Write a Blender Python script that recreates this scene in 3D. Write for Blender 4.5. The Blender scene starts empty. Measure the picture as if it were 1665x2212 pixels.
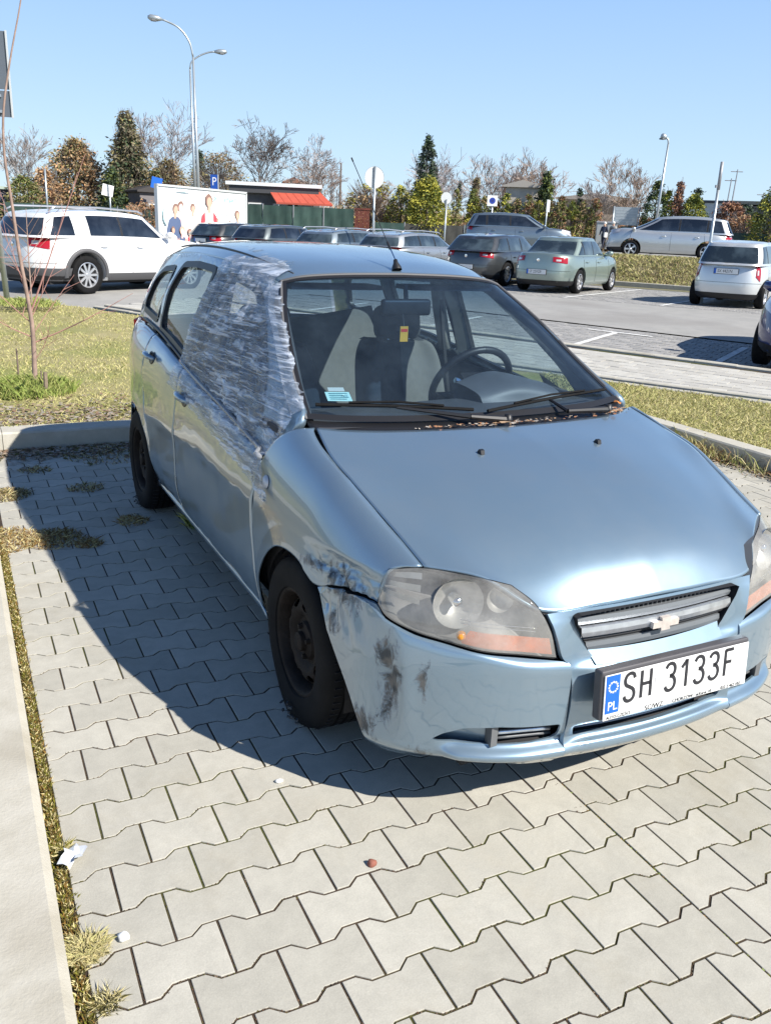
import bpy, bmesh, math, random
from mathutils import Vector, Matrix, noise
from math import sin, cos, pi, radians, sqrt, atan2, hypot

SC = bpy.context.scene
COL = SC.collection
random.seed(7)

# ------------------------------------------------------------------ camera, sky, sun, exposure
YAW, PITCH, ROLL, FPX = 0.46881, 0.31915, 0.04412, 1843.85
cam_d = bpy.data.cameras.new("camera"); cam = bpy.data.objects.new("camera", cam_d); COL.objects.link(cam)
_f = Vector((sin(YAW)*cos(PITCH), cos(YAW)*cos(PITCH), -sin(PITCH)))
_r = Vector((cos(YAW), -sin(YAW), 0)); _u = _r.cross(_f)
_r2 = _r*cos(ROLL) + _u*sin(ROLL); _u2 = -_r*sin(ROLL) + _u*cos(ROLL)
cam.matrix_world = Matrix(((_r2.x, _u2.x, -_f.x, -1.1124), (_r2.y, _u2.y, -_f.y, -1.665), (_r2.z, _u2.z, -_f.z, 1.576), (0, 0, 0, 1)))
cam_d.sensor_fit = 'VERTICAL'; cam_d.sensor_height = 24.0
cam_d.lens = 24.0*FPX/2212.0
cam_d.clip_start = 0.05; cam_d.clip_end = 3000
SC.camera = cam

SUNV = Vector((0.64, -0.99, 1.0)).normalized()       # towards the sun
world = bpy.data.worlds.new("World"); SC.world = world; world.use_nodes = True
nt = world.node_tree; bg = nt.nodes['Background']
sky = nt.nodes.new('ShaderNodeTexSky'); sky.sky_type = 'NISHITA'; sky.sun_disc = False
sky.sun_elevation = math.asin(SUNV.z); sky.sun_rotation = atan2(SUNV.x, SUNV.y)
sky.air_density = 1.0; sky.dust_density = 0.2; sky.ozone_density = 3.0
_tc = nt.nodes.new('ShaderNodeTexCoord'); _sp = nt.nodes.new('ShaderNodeSeparateXYZ'); nt.links.new(_tc.outputs['Generated'], _sp.inputs[0])
_rp = nt.nodes.new('ShaderNodeValToRGB'); nt.links.new(_sp.outputs['Z'], _rp.inputs[0])     # pale blue at the horizon, deeper blue overhead
_e = _rp.color_ramp.elements
_e[0].position = 0.0; _e[0].color = (5.4, 7.1, 8.5, 1)
_e[1].position = 1.0; _e[1].color = (.30, .72, 1.95, 1)
for _p, _c in ((.08, (4.8, 6.7, 8.7)), (.26, (3.0, 5.05, 8.5)), (.34, (1.9, 3.6, 6.9)), (.5, (.7, 1.55, 3.6))):
    _q = _e.new(_p); _q.color = (*_c, 1)
_mx = nt.nodes.new('ShaderNodeMix'); _mx.data_type = 'RGBA'; _mx.inputs[0].default_value = .8
nt.links.new(sky.outputs[0], _mx.inputs[6]); nt.links.new(_rp.outputs[0], _mx.inputs[7]); nt.links.new(_mx.outputs[2], bg.inputs[0]); bg.inputs[1].default_value = 0.078
sun_d = bpy.data.lights.new("sun", 'SUN'); sun = bpy.data.objects.new("sun", sun_d); COL.objects.link(sun)
sun_d.energy = 4.9; sun_d.angle = radians(0.53); sun_d.color = (1.0, 0.95, 0.87)
sun.rotation_euler = SUNV.to_track_quat('Z', 'Y').to_euler(); sun.location = (3, -5, 12)
SC.view_settings.view_transform = 'Standard'; SC.view_settings.look = 'None'
SC.view_settings.exposure = 0.72; SC.view_settings.gamma = 1
SC.view_settings.use_curve_mapping = False
SC.render.engine = 'CYCLES'
SC.cycles.max_bounces = 8; SC.cycles.transparent_max_bounces = 24

# ------------------------------------------------------------------ naming helpers
def tag(o, label=None, cat=None, group=None, kind=None):
    if label: o['label'] = label
    if cat: o['category'] = cat
    if group: o['group'] = group
    if kind: o['kind'] = kind
    return o
def empty(name, loc=(0, 0, 0), rz=0.0, label=None, cat=None, group=None):
    o = bpy.data.objects.new(name, None); COL.objects.link(o); o.empty_display_size = .2
    o.location = loc; o.rotation_euler = (0, 0, rz)
    return tag(o, label, cat, group)
def link(name, me, mats, parent=None):
    o = bpy.data.objects.new(name, me); COL.objects.link(o)
    if not isinstance(mats, (list, tuple)): mats = [mats]
    if not me.materials:
        for m in mats: me.materials.append(m)
    if parent: o.parent = parent
    return o
class MB:
    def __init__(s): s.v = []; s.f = []; s.mi = []; s.cur = 0
    def add(s, vs, fs):
        b = len(s.v); s.v += [tuple(p) for p in vs]
        for f in fs: s.f.append([b+i for i in f]); s.mi.append(s.cur)
    def box(s, c, d, rz=0., taper=1.0, M=None):
        x, y, z = d[0]/2, d[1]/2, d[2]/2; vs = []
        for k, t in ((-z, 1), (z, taper)):
            for a, b in ((-x*t, -y*t), (x*t, -y*t), (x*t, y*t), (-x*t, y*t)):
                p = Vector((a, b, k))
                if M: p = M @ p
                if rz: p = Vector((p.x*cos(rz)-p.y*sin(rz), p.x*sin(rz)+p.y*cos(rz), p.z))
                vs.append((p.x+c[0], p.y+c[1], p.z+c[2]))
        s.add(vs, [(3, 2, 1, 0), (4, 5, 6, 7), (0, 1, 5, 4), (1, 2, 6, 5), (2, 3, 7, 6), (3, 0, 4, 7)])
    def tube(s, pts, rad, n=8, cap=True):
        pts = [Vector(p) for p in pts]
        if not isinstance(rad, (list, tuple)): rad = [rad]*len(pts)
        ref = None; vs = []
        for i, p in enumerate(pts):
            t = (pts[min(i+1, len(pts)-1)]-pts[max(i-1, 0)])
            if t.length < 1e-9: t = Vector((0, 0, 1))
            t.normalize()
            if ref is None: ref = t.orthogonal().normalized()
            ref = (ref - t*ref.dot(t))
            if ref.length < 1e-6: ref = t.orthogonal()
            ref.normalize(); b = t.cross(ref)
            for k in range(n):
                a = 2*pi*k/n; vs.append(p+(ref*cos(a)+b*sin(a))*rad[i])
        fs = []
        for i in range(len(pts)-1):
            for k in range(n):
                fs.append((i*n+k, i*n+(k+1) % n, (i+1)*n+(k+1) % n, (i+1)*n+k))
        if cap and n > 2:
            fs.append(tuple(range(n-1, -1, -1))); fs.append(tuple((len(pts)-1)*n+k for k in range(n)))
        s.add(vs, fs)
    def lathe(s, prof, n=32, M=None, a0=0., a1=2*pi):
        # prof list of (r, h) around local Z
        full = abs(a1-a0-2*pi) < 1e-6; cols = n if full else n+1; vs = []
        for r, h in prof:
            for k in range(cols):
                a = a0+(a1-a0)*k/n; p = Vector((r*cos(a), r*sin(a), h))
                vs.append(M @ p if M else p)
        fs = []
        for i in range(len(prof)-1):
            for k in range(n):
                k2 = (k+1) % cols
                fs.append((i*cols+k, i*cols+k2, (i+1)*cols+k2, (i+1)*cols+k))
        s.add(vs, fs)
    def prism(s, poly, h0, h1, M=None):
        # polygon in local XY extruded along Z
        n = len(poly); vs = [Vector((x, y, h0)) for x, y in poly]+[Vector((x, y, h1)) for x, y in poly]
        if M: vs = [M @ p for p in vs]
        s.add(vs, [tuple(range(n-1, -1, -1)), tuple(range(n, 2*n))]+[(k, (k+1) % n, n+(k+1) % n, n+k) for k in range(n)])
    def build(s, name, mats, parent=None, smooth=False, ang=None):
        me = bpy.data.meshes.new(name); me.from_pydata(s.v, [], s.f)
        if not isinstance(mats, (list, tuple)): mats = [mats]
        for m in mats: me.materials.append(m)
        if len(mats) > 1: me.polygons.foreach_set('material_index', s.mi)
        if smooth:
            me.polygons.foreach_set('use_smooth', [True]*len(me.polygons))
            if ang: me.set_sharp_from_angle(angle=radians(ang))
        me.update()
        o = bpy.data.objects.new(name, me); COL.objects.link(o)
        if parent: o.parent = parent
        return o
def apply_mods(o):
    dg = bpy.context.evaluated_depsgraph_get(); dg.update()
    me = bpy.data.meshes.new_from_object(o.evaluated_get(dg))
    o.modifiers.clear(); o.data = me
def boolean(o, cutters, smooth_ang=None):
    for c in cutters:
        m = o.modifiers.new('b', 'BOOLEAN'); m.operation = 'DIFFERENCE'; m.object = c; m.solver = 'EXACT'
    apply_mods(o)
    for c in cutters: bpy.data.objects.remove(c)
    if smooth_ang: o.data.set_sharp_from_angle(angle=radians(smooth_ang))

# ------------------------------------------------------------------ materials
def nm(name):
    m = bpy.data.materials.new(name); m.use_nodes = True; t = m.node_tree
    return m, t, t.nodes['Principled BSDF']
def N(t, typ, **kw):
    n = t.nodes.new(typ)
    for k, v in kw.items():
        if k.startswith('i_'): n.inputs[k[2:].replace('_', ' ')].default_value = v
        else: setattr(n, k, v)
    return n
def plain(name, col, rough=.6, metal=0., var=.0, scale=8., bump=0., bscale=60., coat=0., spec=.5, emit=None, bdist=.01):
    m, t, b = nm(name)
    b.inputs['Base Color'].default_value = (*col, 1); b.inputs['Roughness'].default_value = rough
    b.inputs['Metallic'].default_value = metal; b.inputs['Coat Weight'].default_value = coat
    b.inputs['Coat Roughness'].default_value = .05; b.inputs['Specular IOR Level'].default_value = spec
    tc = N(t, 'ShaderNodeTexCoord')
    if var > 0:
        n = N(t, 'ShaderNodeTexNoise', i_Scale=scale, i_Detail=5.); t.links.new(tc.outputs['Object'], n.inputs['Vector'])
        r = N(t, 'ShaderNodeMapRange'); r.inputs[1].default_value = .3; r.inputs[2].default_value = .7
        r.inputs[3].default_value = 1-var; r.inputs[4].default_value = 1+var
        t.links.new(n.outputs['Fac'], r.inputs[0])
        mx = N(t, 'ShaderNodeMix', data_type='RGBA', blend_type='MULTIPLY'); mx.inputs[0].default_value = 1
        mx.inputs[6].default_value = (*col, 1); t.links.new(r.outputs[0], mx.inputs[7]); t.links.new(mx.outputs[2], b.inputs['Base Color'])
    if bump > 0:
        n2 = N(t, 'ShaderNodeTexNoise', i_Scale=bscale, i_Detail=6.); t.links.new(tc.outputs['Object'], n2.inputs['Vector'])
        bp = N(t, 'ShaderNodeBump', i_Strength=bump, i_Distance=bdist); t.links.new(n2.outputs['Fac'], bp.inputs['Height']); t.links.new(bp.outputs[0], b.inputs['Normal'])
    if emit: b.inputs['Emission Color'].default_value = (*emit[0], 1); b.inputs['Emission Strength'].default_value = emit[1]
    return m
def two(name, c1, c2, scale, rough=.85, detail=8., lo=.35, hi=.65, bump=.4, bscale=80, c3=None, s3=3., coord='Object', bdist=.01, lo3=.5, hi3=.7):
    m, t, b = nm(name); tc = N(t, 'ShaderNodeTexCoord')
    n = N(t, 'ShaderNodeTexNoise', i_Scale=scale, i_Detail=detail, i_Roughness=.65); t.links.new(tc.outputs[coord], n.inputs['Vector'])
    r = N(t, 'ShaderNodeMapRange'); r.inputs[1].default_value = lo; r.inputs[2].default_value = hi; t.links.new(n.outputs['Fac'], r.inputs[0])
    mx = N(t, 'ShaderNodeMix', data_type='RGBA'); mx.inputs[6].default_value = (*c1, 1); mx.inputs[7].default_value = (*c2, 1)
    t.links.new(r.outputs[0], mx.inputs[0]); out = mx.outputs[2]
    if c3:
        n3 = N(t, 'ShaderNodeTexNoise', i_Scale=s3, i_Detail=6.); t.links.new(tc.outputs[coord], n3.inputs['Vector'])
        r3 = N(t, 'ShaderNodeMapRange'); r3.inputs[1].default_value = lo3; r3.inputs[2].default_value = hi3; t.links.new(n3.outputs['Fac'], r3.inputs[0])
        m3 = N(t, 'ShaderNodeMix', data_type='RGBA'); m3.inputs[7].default_value = (*c3, 1)
        t.links.new(r3.outputs[0], m3.inputs[0]); t.links.new(out, m3.inputs[6]); out = m3.outputs[2]
    t.links.new(out, b.inputs['Base Color']); b.inputs['Roughness'].default_value = rough; b.inputs['Specular IOR Level'].default_value = .3
    if bump:
        n2 = N(t, 'ShaderNodeTexNoise', i_Scale=bscale, i_Detail=8.); t.links.new(tc.outputs[coord], n2.inputs['Vector'])
        bp = N(t, 'ShaderNodeBump', i_Strength=bump, i_Distance=bdist); t.links.new(n2.outputs['Fac'], bp.inputs['Height']); t.links.new(bp.outputs[0], b.inputs['Normal'])
    return m
def perobj(name, c1, c2, rough=.8, var=.1, bump=.2, bscale=90, island=False, stain=None):
    """colour differs from piece to piece (object random, or random per island), plus stains"""
    m, t, b = nm(name); tc = N(t, 'ShaderNodeTexCoord'); geo = N(t, 'ShaderNodeNewGeometry')
    rnd = geo.outputs['Random Per Island'] if island else N(t, 'ShaderNodeObjectInfo').outputs['Random']
    mx = N(t, 'ShaderNodeMix', data_type='RGBA'); mx.inputs[6].default_value = (*c1, 1); mx.inputs[7].default_value = (*c2, 1)
    t.links.new(rnd, mx.inputs[0])
    pos = geo.outputs['Position']
    n = N(t, 'ShaderNodeTexNoise', i_Scale=14., i_Detail=8., i_Roughness=.7); t.links.new(pos, n.inputs['Vector'])
    r = N(t, 'ShaderNodeMapRange'); r.inputs[1].default_value = .3; r.inputs[2].default_value = .7; r.inputs[3].default_value = 1-var; r.inputs[4].default_value = 1+var
    t.links.new(n.outputs['Fac'], r.inputs[0])
    m2 = N(t, 'ShaderNodeMix', data_type='RGBA', blend_type='MULTIPLY'); m2.inputs[0].default_value = 1
    t.links.new(mx.outputs[2], m2.inputs[6]); t.links.new(r.outputs[0], m2.inputs[7]); out = m2.outputs[2]
    nf = N(t, 'ShaderNodeTexNoise', i_Scale=260., i_Detail=3.); t.links.new(pos, nf.inputs['Vector'])
    rf = N(t, 'ShaderNodeMapRange'); rf.inputs[1].default_value = .3; rf.inputs[2].default_value = .7; rf.inputs[3].default_value = .93; rf.inputs[4].default_value = 1.07
    t.links.new(nf.outputs['Fac'], rf.inputs[0])
    m4 = N(t, 'ShaderNodeMix', data_type='RGBA', blend_type='MULTIPLY'); m4.inputs[0].default_value = 1
    t.links.new(out, m4.inputs[6]); t.links.new(rf.outputs[0], m4.inputs[7]); out = m4.outputs[2]
    if stain:
        n3 = N(t, 'ShaderNodeTexNoise', i_Scale=1.7, i_Detail=9., i_Roughness=.75); t.links.new(pos, n3.inputs['Vector'])
        r3 = N(t, 'ShaderNodeMapRange'); r3.inputs[1].default_value = .52; r3.inputs[2].default_value = .8; r3.inputs[4].default_value = .55; t.links.new(n3.outputs['Fac'], r3.inputs[0])
        m3 = N(t, 'ShaderNodeMix', data_type='RGBA'); m3.inputs[7].default_value = (*stain, 1)
        t.links.new(r3.outputs[0], m3.inputs[0]); t.links.new(out, m3.inputs[6]); out = m3.outputs[2]
    t.links.new(out, b.inputs['Base Color']); b.inputs['Roughness'].default_value = rough; b.inputs['Specular IOR Level'].default_value = .25
    n2 = N(t, 'ShaderNodeTexNoise', i_Scale=bscale, i_Detail=8., i_Roughness=.7); t.links.new(pos, n2.inputs['Vector'])
    bp = N(t, 'ShaderNodeBump', i_Strength=bump, i_Distance=.004); t.links.new(n2.outputs['Fac'], bp.inputs['Height']); t.links.new(bp.outputs[0], b.inputs['Normal'])
    return m
def paint(name, col, metal=.58, rough=.35, coat=1., dust=(.34, .33, .30), dustamt=.20, scuff=None):
    m, t, b = nm(name); tc = N(t, 'ShaderNodeTexCoord')
    n = N(t, 'ShaderNodeTexNoise', i_Scale=3.5, i_Detail=8., i_Roughness=.7); t.links.new(tc.outputs['Object'], n.inputs['Vector'])
    r = N(t, 'ShaderNodeMapRange'); r.inputs[1].default_value = .35; r.inputs[2].default_value = .8; r.inputs[4].default_value = dustamt; t.links.new(n.outputs['Fac'], r.inputs[0])
    mx = N(t, 'ShaderNodeMix', data_type='RGBA'); mx.inputs[6].default_value = (*col, 1); mx.inputs[7].default_value = (*dust, 1); t.links.new(r.outputs[0], mx.inputs[0])
    out = mx.outputs[2]
    fl = N(t, 'ShaderNodeTexNoise', i_Scale=900., i_Detail=2.); t.links.new(tc.outputs['Object'], fl.inputs['Vector'])
    rr = N(t, 'ShaderNodeMapRange'); rr.inputs[3].default_value = rough-.04; rr.inputs[4].default_value = rough+.08; t.links.new(n.outputs['Fac'], rr.inputs[0]); rout = rr.outputs[0]
    cout = None
    if scuff:
        # list of (centre, size, strength): worn, rubbed and rusty places with shapes of their own
        acc = None
        for c, sz, st in scuff:
            mp = N(t, 'ShaderNodeMapping', vector_type='TEXTURE'); mp.inputs['Location'].default_value = c; mp.inputs['Scale'].default_value = sz
            t.links.new(tc.outputs['Object'], mp.inputs['Vector'])
            g = N(t, 'ShaderNodeTexGradient', gradient_type='SPHERICAL'); t.links.new(mp.outputs[0], g.inputs[0])
            ml = N(t, 'ShaderNodeMath', operation='MULTIPLY'); ml.inputs[1].default_value = st; t.links.new(g.outputs['Fac'], ml.inputs[0])
            if acc is None: acc = ml.outputs[0]
            else:
                a = N(t, 'ShaderNodeMath', operation='MAXIMUM'); t.links.new(acc, a.inputs[0]); t.links.new(ml.outputs[0], a.inputs[1]); acc = a.outputs[0]
        mp = N(t, 'ShaderNodeMapping'); mp.inputs['Scale'].default_value = (22, 22, 9); t.links.new(tc.outputs['Object'], mp.inputs['Vector'])
        ns = N(t, 'ShaderNodeTexNoise', i_Scale=1., i_Detail=9., i_Roughness=.78, i_Distortion=1.2); t.links.new(mp.outputs[0], ns.inputs['Vector'])
        sm = N(t, 'ShaderNodeMath', operation='ADD'); t.links.new(ns.outputs['Fac'], sm.inputs[0]); t.links.new(acc, sm.inputs[1])
        rs = N(t, 'ShaderNodeMapRange'); rs.inputs[1].default_value = .86; rs.inputs[2].default_value = .98; t.links.new(sm.outputs[0], rs.inputs[0])
        n5 = N(t, 'ShaderNodeTexNoise', i_Scale=30., i_Detail=6.); t.links.new(tc.outputs['Object'], n5.inputs['Vector'])
        r5 = N(t, 'ShaderNodeMapRange'); r5.inputs[1].default_value = .4; r5.inputs[2].default_value = .6; t.links.new(n5.outputs['Fac'], r5.inputs[0])
        dc = N(t, 'ShaderNodeMix', data_type='RGBA'); dc.inputs[6].default_value = (.025, .025, .027, 1); dc.inputs[7].default_value = (.14, .125, .11, 1); t.links.new(r5.outputs[0], dc.inputs[0])
        fa = N(t, 'ShaderNodeMath', operation='MULTIPLY'); fa.inputs[1].default_value = .85; t.links.new(rs.outputs[0], fa.inputs[0])
        m3 = N(t, 'ShaderNodeMix', data_type='RGBA'); t.links.new(fa.outputs[0], m3.inputs[0]); t.links.new(out, m3.inputs[6]); t.links.new(dc.outputs[2], m3.inputs[7]); out = m3.outputs[2]
        m4 = N(t, 'ShaderNodeMix', data_type='FLOAT'); t.links.new(fa.outputs[0], m4.inputs[0]); t.links.new(rout, m4.inputs[2]); m4.inputs[3].default_value = .6; rout = m4.outputs[0]
        iv = N(t, 'ShaderNodeMath', operation='SUBTRACT'); iv.inputs[0].default_value = coat; t.links.new(fa.outputs[0], iv.inputs[1]); cout = iv.outputs[0]
        bp = N(t, 'ShaderNodeBump', i_Strength=.35, i_Distance=.01); t.links.new(rs.outputs[0], bp.inputs['Height']); t.links.new(bp.outputs[0], b.inputs['Normal'])
    t.links.new(out, b.inputs['Base Color']); t.links.new(rout, b.inputs['Roughness'])
    b.inputs['Metallic'].default_value = metal; b.inputs['Coat Weight'].default_value = coat; b.inputs['Coat Roughness'].default_value = .025; b.inputs['Coat IOR'].default_value = 1.75
    if cout is not None: t.links.new(cout, b.inputs['Coat Weight'])
    return m
def glass(name, tint=(.80, .87, .88), dirt=.05, ior=1.5, dirtcol=(.6, .62, .62), grad=None):
    m = bpy.data.materials.new(name); m.use_nodes = True; t = m.node_tree; t.nodes.clear()
    o = N(t, 'ShaderNodeOutputMaterial'); tr = N(t, 'ShaderNodeBsdfTransparent'); tr.inputs[0].default_value = (*tint, 1)
    gl = N(t, 'ShaderNodeBsdfGlossy', i_Roughness=.015); lw = N(t, 'ShaderNodeLayerWeight', i_Blend=.5); pw = N(t, 'ShaderNodeMath', operation='POWER'); pw.inputs[1].default_value = 4.5; t.links.new(lw.outputs['Facing'], pw.inputs[0]); fr = N(t, 'ShaderNodeMath', operation='MULTIPLY_ADD'); fr.inputs[1].default_value = .85; fr.inputs[2].default_value = .055; t.links.new(pw.outputs[0], fr.inputs[0])
    mx = N(t, 'ShaderNodeMixShader'); t.links.new(fr.outputs[0], mx.inputs[0]); t.links.new(tr.outputs[0], mx.inputs[1]); t.links.new(gl.outputs[0], mx.inputs[2])
    df = N(t, 'ShaderNodeBsdfDiffuse'); df.inputs[0].default_value = (*dirtcol, 1)
    tc = N(t, 'ShaderNodeTexCoord'); n = N(t, 'ShaderNodeTexNoise', i_Scale=5., i_Detail=8., i_Roughness=.7); t.links.new(tc.outputs['Object'], n.inputs['Vector'])
    r = N(t, 'ShaderNodeMapRange'); r.inputs[1].default_value = .3; r.inputs[2].default_value = .75; r.inputs[3].default_value = dirt*.4; r.inputs[4].default_value = dirt*1.8; t.links.new(n.outputs['Fac'], r.inputs[0])
    m2 = N(t, 'ShaderNodeMixShader'); t.links.new(r.outputs[0], m2.inputs[0]); t.links.new(mx.outputs[0], m2.inputs[1]); t.links.new(df.outputs[0], m2.inputs[2])
    t.links.new(m2.outputs[0], o.inputs[0])
    if grad:
        # tinted band along the top edge of the glass: (axis, z0, z1, colour)
        sp = N(t, 'ShaderNodeSeparateXYZ'); t.links.new(tc.outputs['Object'], sp.inputs[0])
        rg = N(t, 'ShaderNodeMapRange'); rg.inputs[1].default_value = grad[0]; rg.inputs[2].default_value = grad[1]; t.links.new(sp.outputs['Z'], rg.inputs[0])
        mc = N(t, 'ShaderNodeMix', data_type='RGBA'); mc.inputs[6].default_value = (*tint, 1); mc.inputs[7].default_value = (*grad[2], 1)
        t.links.new(rg.outputs[0], mc.inputs[0]); t.links.new(mc.outputs[2], tr.inputs[0])
    return m

M = {}
M['paver'] = perobj('concrete_paver', (.385, .368, .315), (.46, .44, .38), stain=(.29, .25, .175))
M['paver_stuff'] = perobj('concrete_paver_far', (.385, .368, .315), (.46, .44, .38), island=True, stain=(.29, .25, .175))
M['paver_bay'] = perobj('grey_paver', (.27, .265, .255), (.35, .34, .325), island=True, stain=(.2, .19, .17))
M['paver_walk'] = perobj('walk_paver', (.40, .385, .35), (.50, .485, .44), island=True, stain=(.3, .27, .2))
M['kerb'] = two('kerb_concrete', (.50, .475, .41), (.42, .395, .33), 9, bump=.35, bscale=120, c3=(.33, .30, .24), s3=2.2, lo3=.58, hi3=.8, bdist=.004)
M['joint'] = two('joint_soil', (.036, .026, .018), (.075, .050, .032), 18, c3=(.065, .068, .016), s3=1.6, lo3=.48, hi3=.6)
M['asphalt'] = two('asphalt', (.34, .33, .31), (.29, .285, .27), 3, bump=.5, bscale=200, c3=(.26, .25, .235), s3=.5, bdist=.005)
M['line'] = two('line_paint', (.68, .68, .66), (.42, .41, .39), 9, lo=.45, hi=.75, bump=.2)
M['soil'] = two('dry_soil', (.22, .18, .12), (.15, .13, .07), 5, c3=(.24, .21, .12), s3=1.1)
M['turf'] = two('turf', (.30, .275, .11), (.38, .33, .17), 6, c3=(.21, .24, .06), s3=.9, lo3=.5, hi3=.75, bump=.8, bscale=60, bdist=.03)
M['bankturf'] = two('bank_turf', (.27, .22, .115), (.17, .145, .07), 4, c3=(.30, .26, .15), s3=1.1, bump=1., bscale=16, bdist=.06)
M['far_ground'] = two('far_ground', (.17, .16, .09), (.22, .19, .12), .4, c3=(.12, .14, .05), s3=.1)
M['dark'] = plain('black_plastic', (.014, .014, .016), .45, bump=.1, bscale=400, bdist=.001)
M['dark2'] = plain('dark_cavity', (.012, .012, .014), .8)
M['greyplastic'] = plain('grey_plastic', (.13, .135, .14), .42)
M['rubber'] = plain('tyre_rubber', (.008, .008, .0085), .8, spec=.2, var=.35, scale=12, bump=.3, bscale=150, bdist=.002)
M['steelrim'] = plain('rusty_steel_rim', (.020, .015, .012), .7, metal=.1, spec=.25, var=.5, scale=14, bump=.2, bscale=80)
M['alloy'] = plain('silver_alloy', (.62, .63, .65), .28, metal=.75)
M['chrome'] = plain('chrome', (.85, .86, .88), .08, metal=1.)
M['brush'] = plain('worn_chrome', (.74, .77, .82), .3, metal=.9, var=.15, scale=30)
M['emblem'] = plain('faded_emblem', (.60, .54, .49), .45, metal=.2, var=.15, scale=40)
M['white'] = plain('white_plate', (.80, .80, .78), .4)
M['black'] = plain('black_print', (.02, .02, .025), .5)
M['blueprint'] = plain('blue_plate_band', (.01, .12, .55), .4)
M['yellow'] = plain('yellow_print', (.8, .65, .05), .5)
M['orange'] = plain('orange_leaf', (.55, .2, .04), .7)
M['red'] = plain('red_print', (.65, .03, .02), .45)
M['steel'] = plain('galvanised_steel', (.42, .46, .48), .38, metal=.6, var=.1, scale=3)
M['steeldull'] = plain('dull_steel', (.30, .31, .33), .55, metal=.4, var=.1, scale=5)
M['seat'] = plain('grey_seat_fabric', (.15, .15, .145), .9, var=.08, scale=30, bump=.2, bscale=500, bdist=.001)
M['seatshade_trim'] = plain('dark_trim_and_seat_shade', (.05, .053, .06), .9, bump=.2, bscale=500, bdist=.001)  # dark cabin trim; on the seats it paints shade on the grey fabric
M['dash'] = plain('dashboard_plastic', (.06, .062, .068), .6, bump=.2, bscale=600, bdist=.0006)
M['trim'] = plain('pale_cabin_trim', (.40, .39, .36), .8)
M['wood'] = plain('weathered_wood', (.22, .17, .12), .85, var=.3, scale=20, bump=.3)
M['bark'] = plain('bark', (.16, .12, .095), .9, var=.3, scale=20, bump=.5)
M['twig'] = plain('twig', (.26, .17, .13), .85, var=.25, scale=10)
BLUE = (.205, .300, .385)
M['paint'] = paint('light_blue_metallic_paint', BLUE)
M['paint_s'] = paint('scuffed_blue_metallic_paint', BLUE, dustamt=.22, scuff=[
    ((.30, -.80, .62), (.34, .14, .15), .58), ((.53, -.75, .42), (.09, .12, .30), .62), ((.45, -.80, .26), (.20, .15, .13), .56), ((.60, -.66, .22), (.14, .1, .08), .50), ((.12, -.80, .62), (.34, .15, .06), .48), ((.61, -.68, .44), (.05, .08, .18), .52), ((.30, -.80, .50), (.16, .1, .10), .5)])
M['glass'] = glass('windscreen_glass', tint=(.66, .77, .84), dirt=.035, grad=(1.23, 1.35, (.20, .34, .50)), dirtcol=(.30, .42, .55))
M['sideglass'] = glass('side_glass', tint=(.70, .78, .77), dirt=.05)
M['lens'] = glass('clouded_lens', tint=(.86, .86, .84), dirt=.27, dirtcol=(.56, .55, .52))
M['amber'] = plain('amber_lens', (.62, .16, .05), .25, coat=.6, var=.2, scale=25)
M['bulb'] = plain('amber_bulb', (.75, .28, .02), .2, coat=.8)
M['reflector'] = plain('reflector', (.50, .50, .49), .45, metal=.55, var=.15, scale=20)
M['lampgrey'] = plain('lamp_housing', (.22, .22, .22), .5, metal=.2)

# ------------------------------------------------------------------ terrain
def WU(w, u): return (.86*w+.51*u, .51*w-.86*u)
def wof(x, y): return .86*x+.51*y
def uof(x, y): return .51*x-.86*y
def sst(a, b, v):
    t = min(max((v-a)/(b-a), 0), 1); return t*t*(3-2*t)
def gh(x, y):
    return min(max(.03*(.45*x+.893*y-8), 0), .22)
def th(x, y):
    w = wof(x, y); u = uof(x, y)
    return gh(x, y)+.80*sst(25.5, 27.6, w)*sst(-22, -12, u)+.5*sst(24, 34, w)*(1-sst(-22, -12, u))
def sheet(name, fn, u0, u1, v0, v1, nu, nv, off, mat, h=th, parent=None):
    vs = []; fs = []
    for j in range(nv+1):
        for i in range(nu+1):
            x, y = fn(u0+(u1-u0)*i/nu, v0+(v1-v0)*j/nv); vs.append((x, y, h(x, y)+off))
    for j in range(nv):
        for i in range(nu): fs.append((j*(nu+1)+i, j*(nu+1)+i+1, (j+1)*(nu+1)+i+1, (j+1)*(nu+1)+i))
    a = Vector(vs[1])-Vector(vs[0]); b = Vector(vs[nu+1])-Vector(vs[0])
    if a.cross(b).z < 0: fs = [f[::-1] for f in fs]
    me = bpy.data.meshes.new(name); me.from_pydata(vs, [], fs); me.update()
    return link(name, me, mat, parent)
XY = lambda x, y: (x, y)
o = sheet('ground', XY, -900, 900, -60, 1500, 120, 160, -.30, M['far_ground'], h=lambda x, y: th(x, y)); tag(o, kind='structure')
# close ground, dense enough for the slopes
o = sheet('ground', WU, 24.5, 75, -75, 40, 100, 60, -.004, M['far_ground']); tag(o, kind='structure')
o = sheet('asphalt_aisle', WU, 12.95, 18.1, -60, 25, 12, 60, -.015, M['asphalt']); tag(o, kind='structure')
o = sheet('bank', WU, 25.45, 30.5, -14, 12, 30, 60, .012, M['bankturf']); tag(o, kind='structure')
o = sheet('upper_road', WU, 30.6, 39.5, -22, 25, 10, 40, .012, M['asphalt']); tag(o, kind='structure')
# joint soil under the paved bays
o = sheet('bay_bedding', XY, -1.03, 4.16, -4.0, 4.78, 4, 4, -.0030, M['joint'], h=lambda x, y: 0); tag(o, kind='structure')

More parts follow.
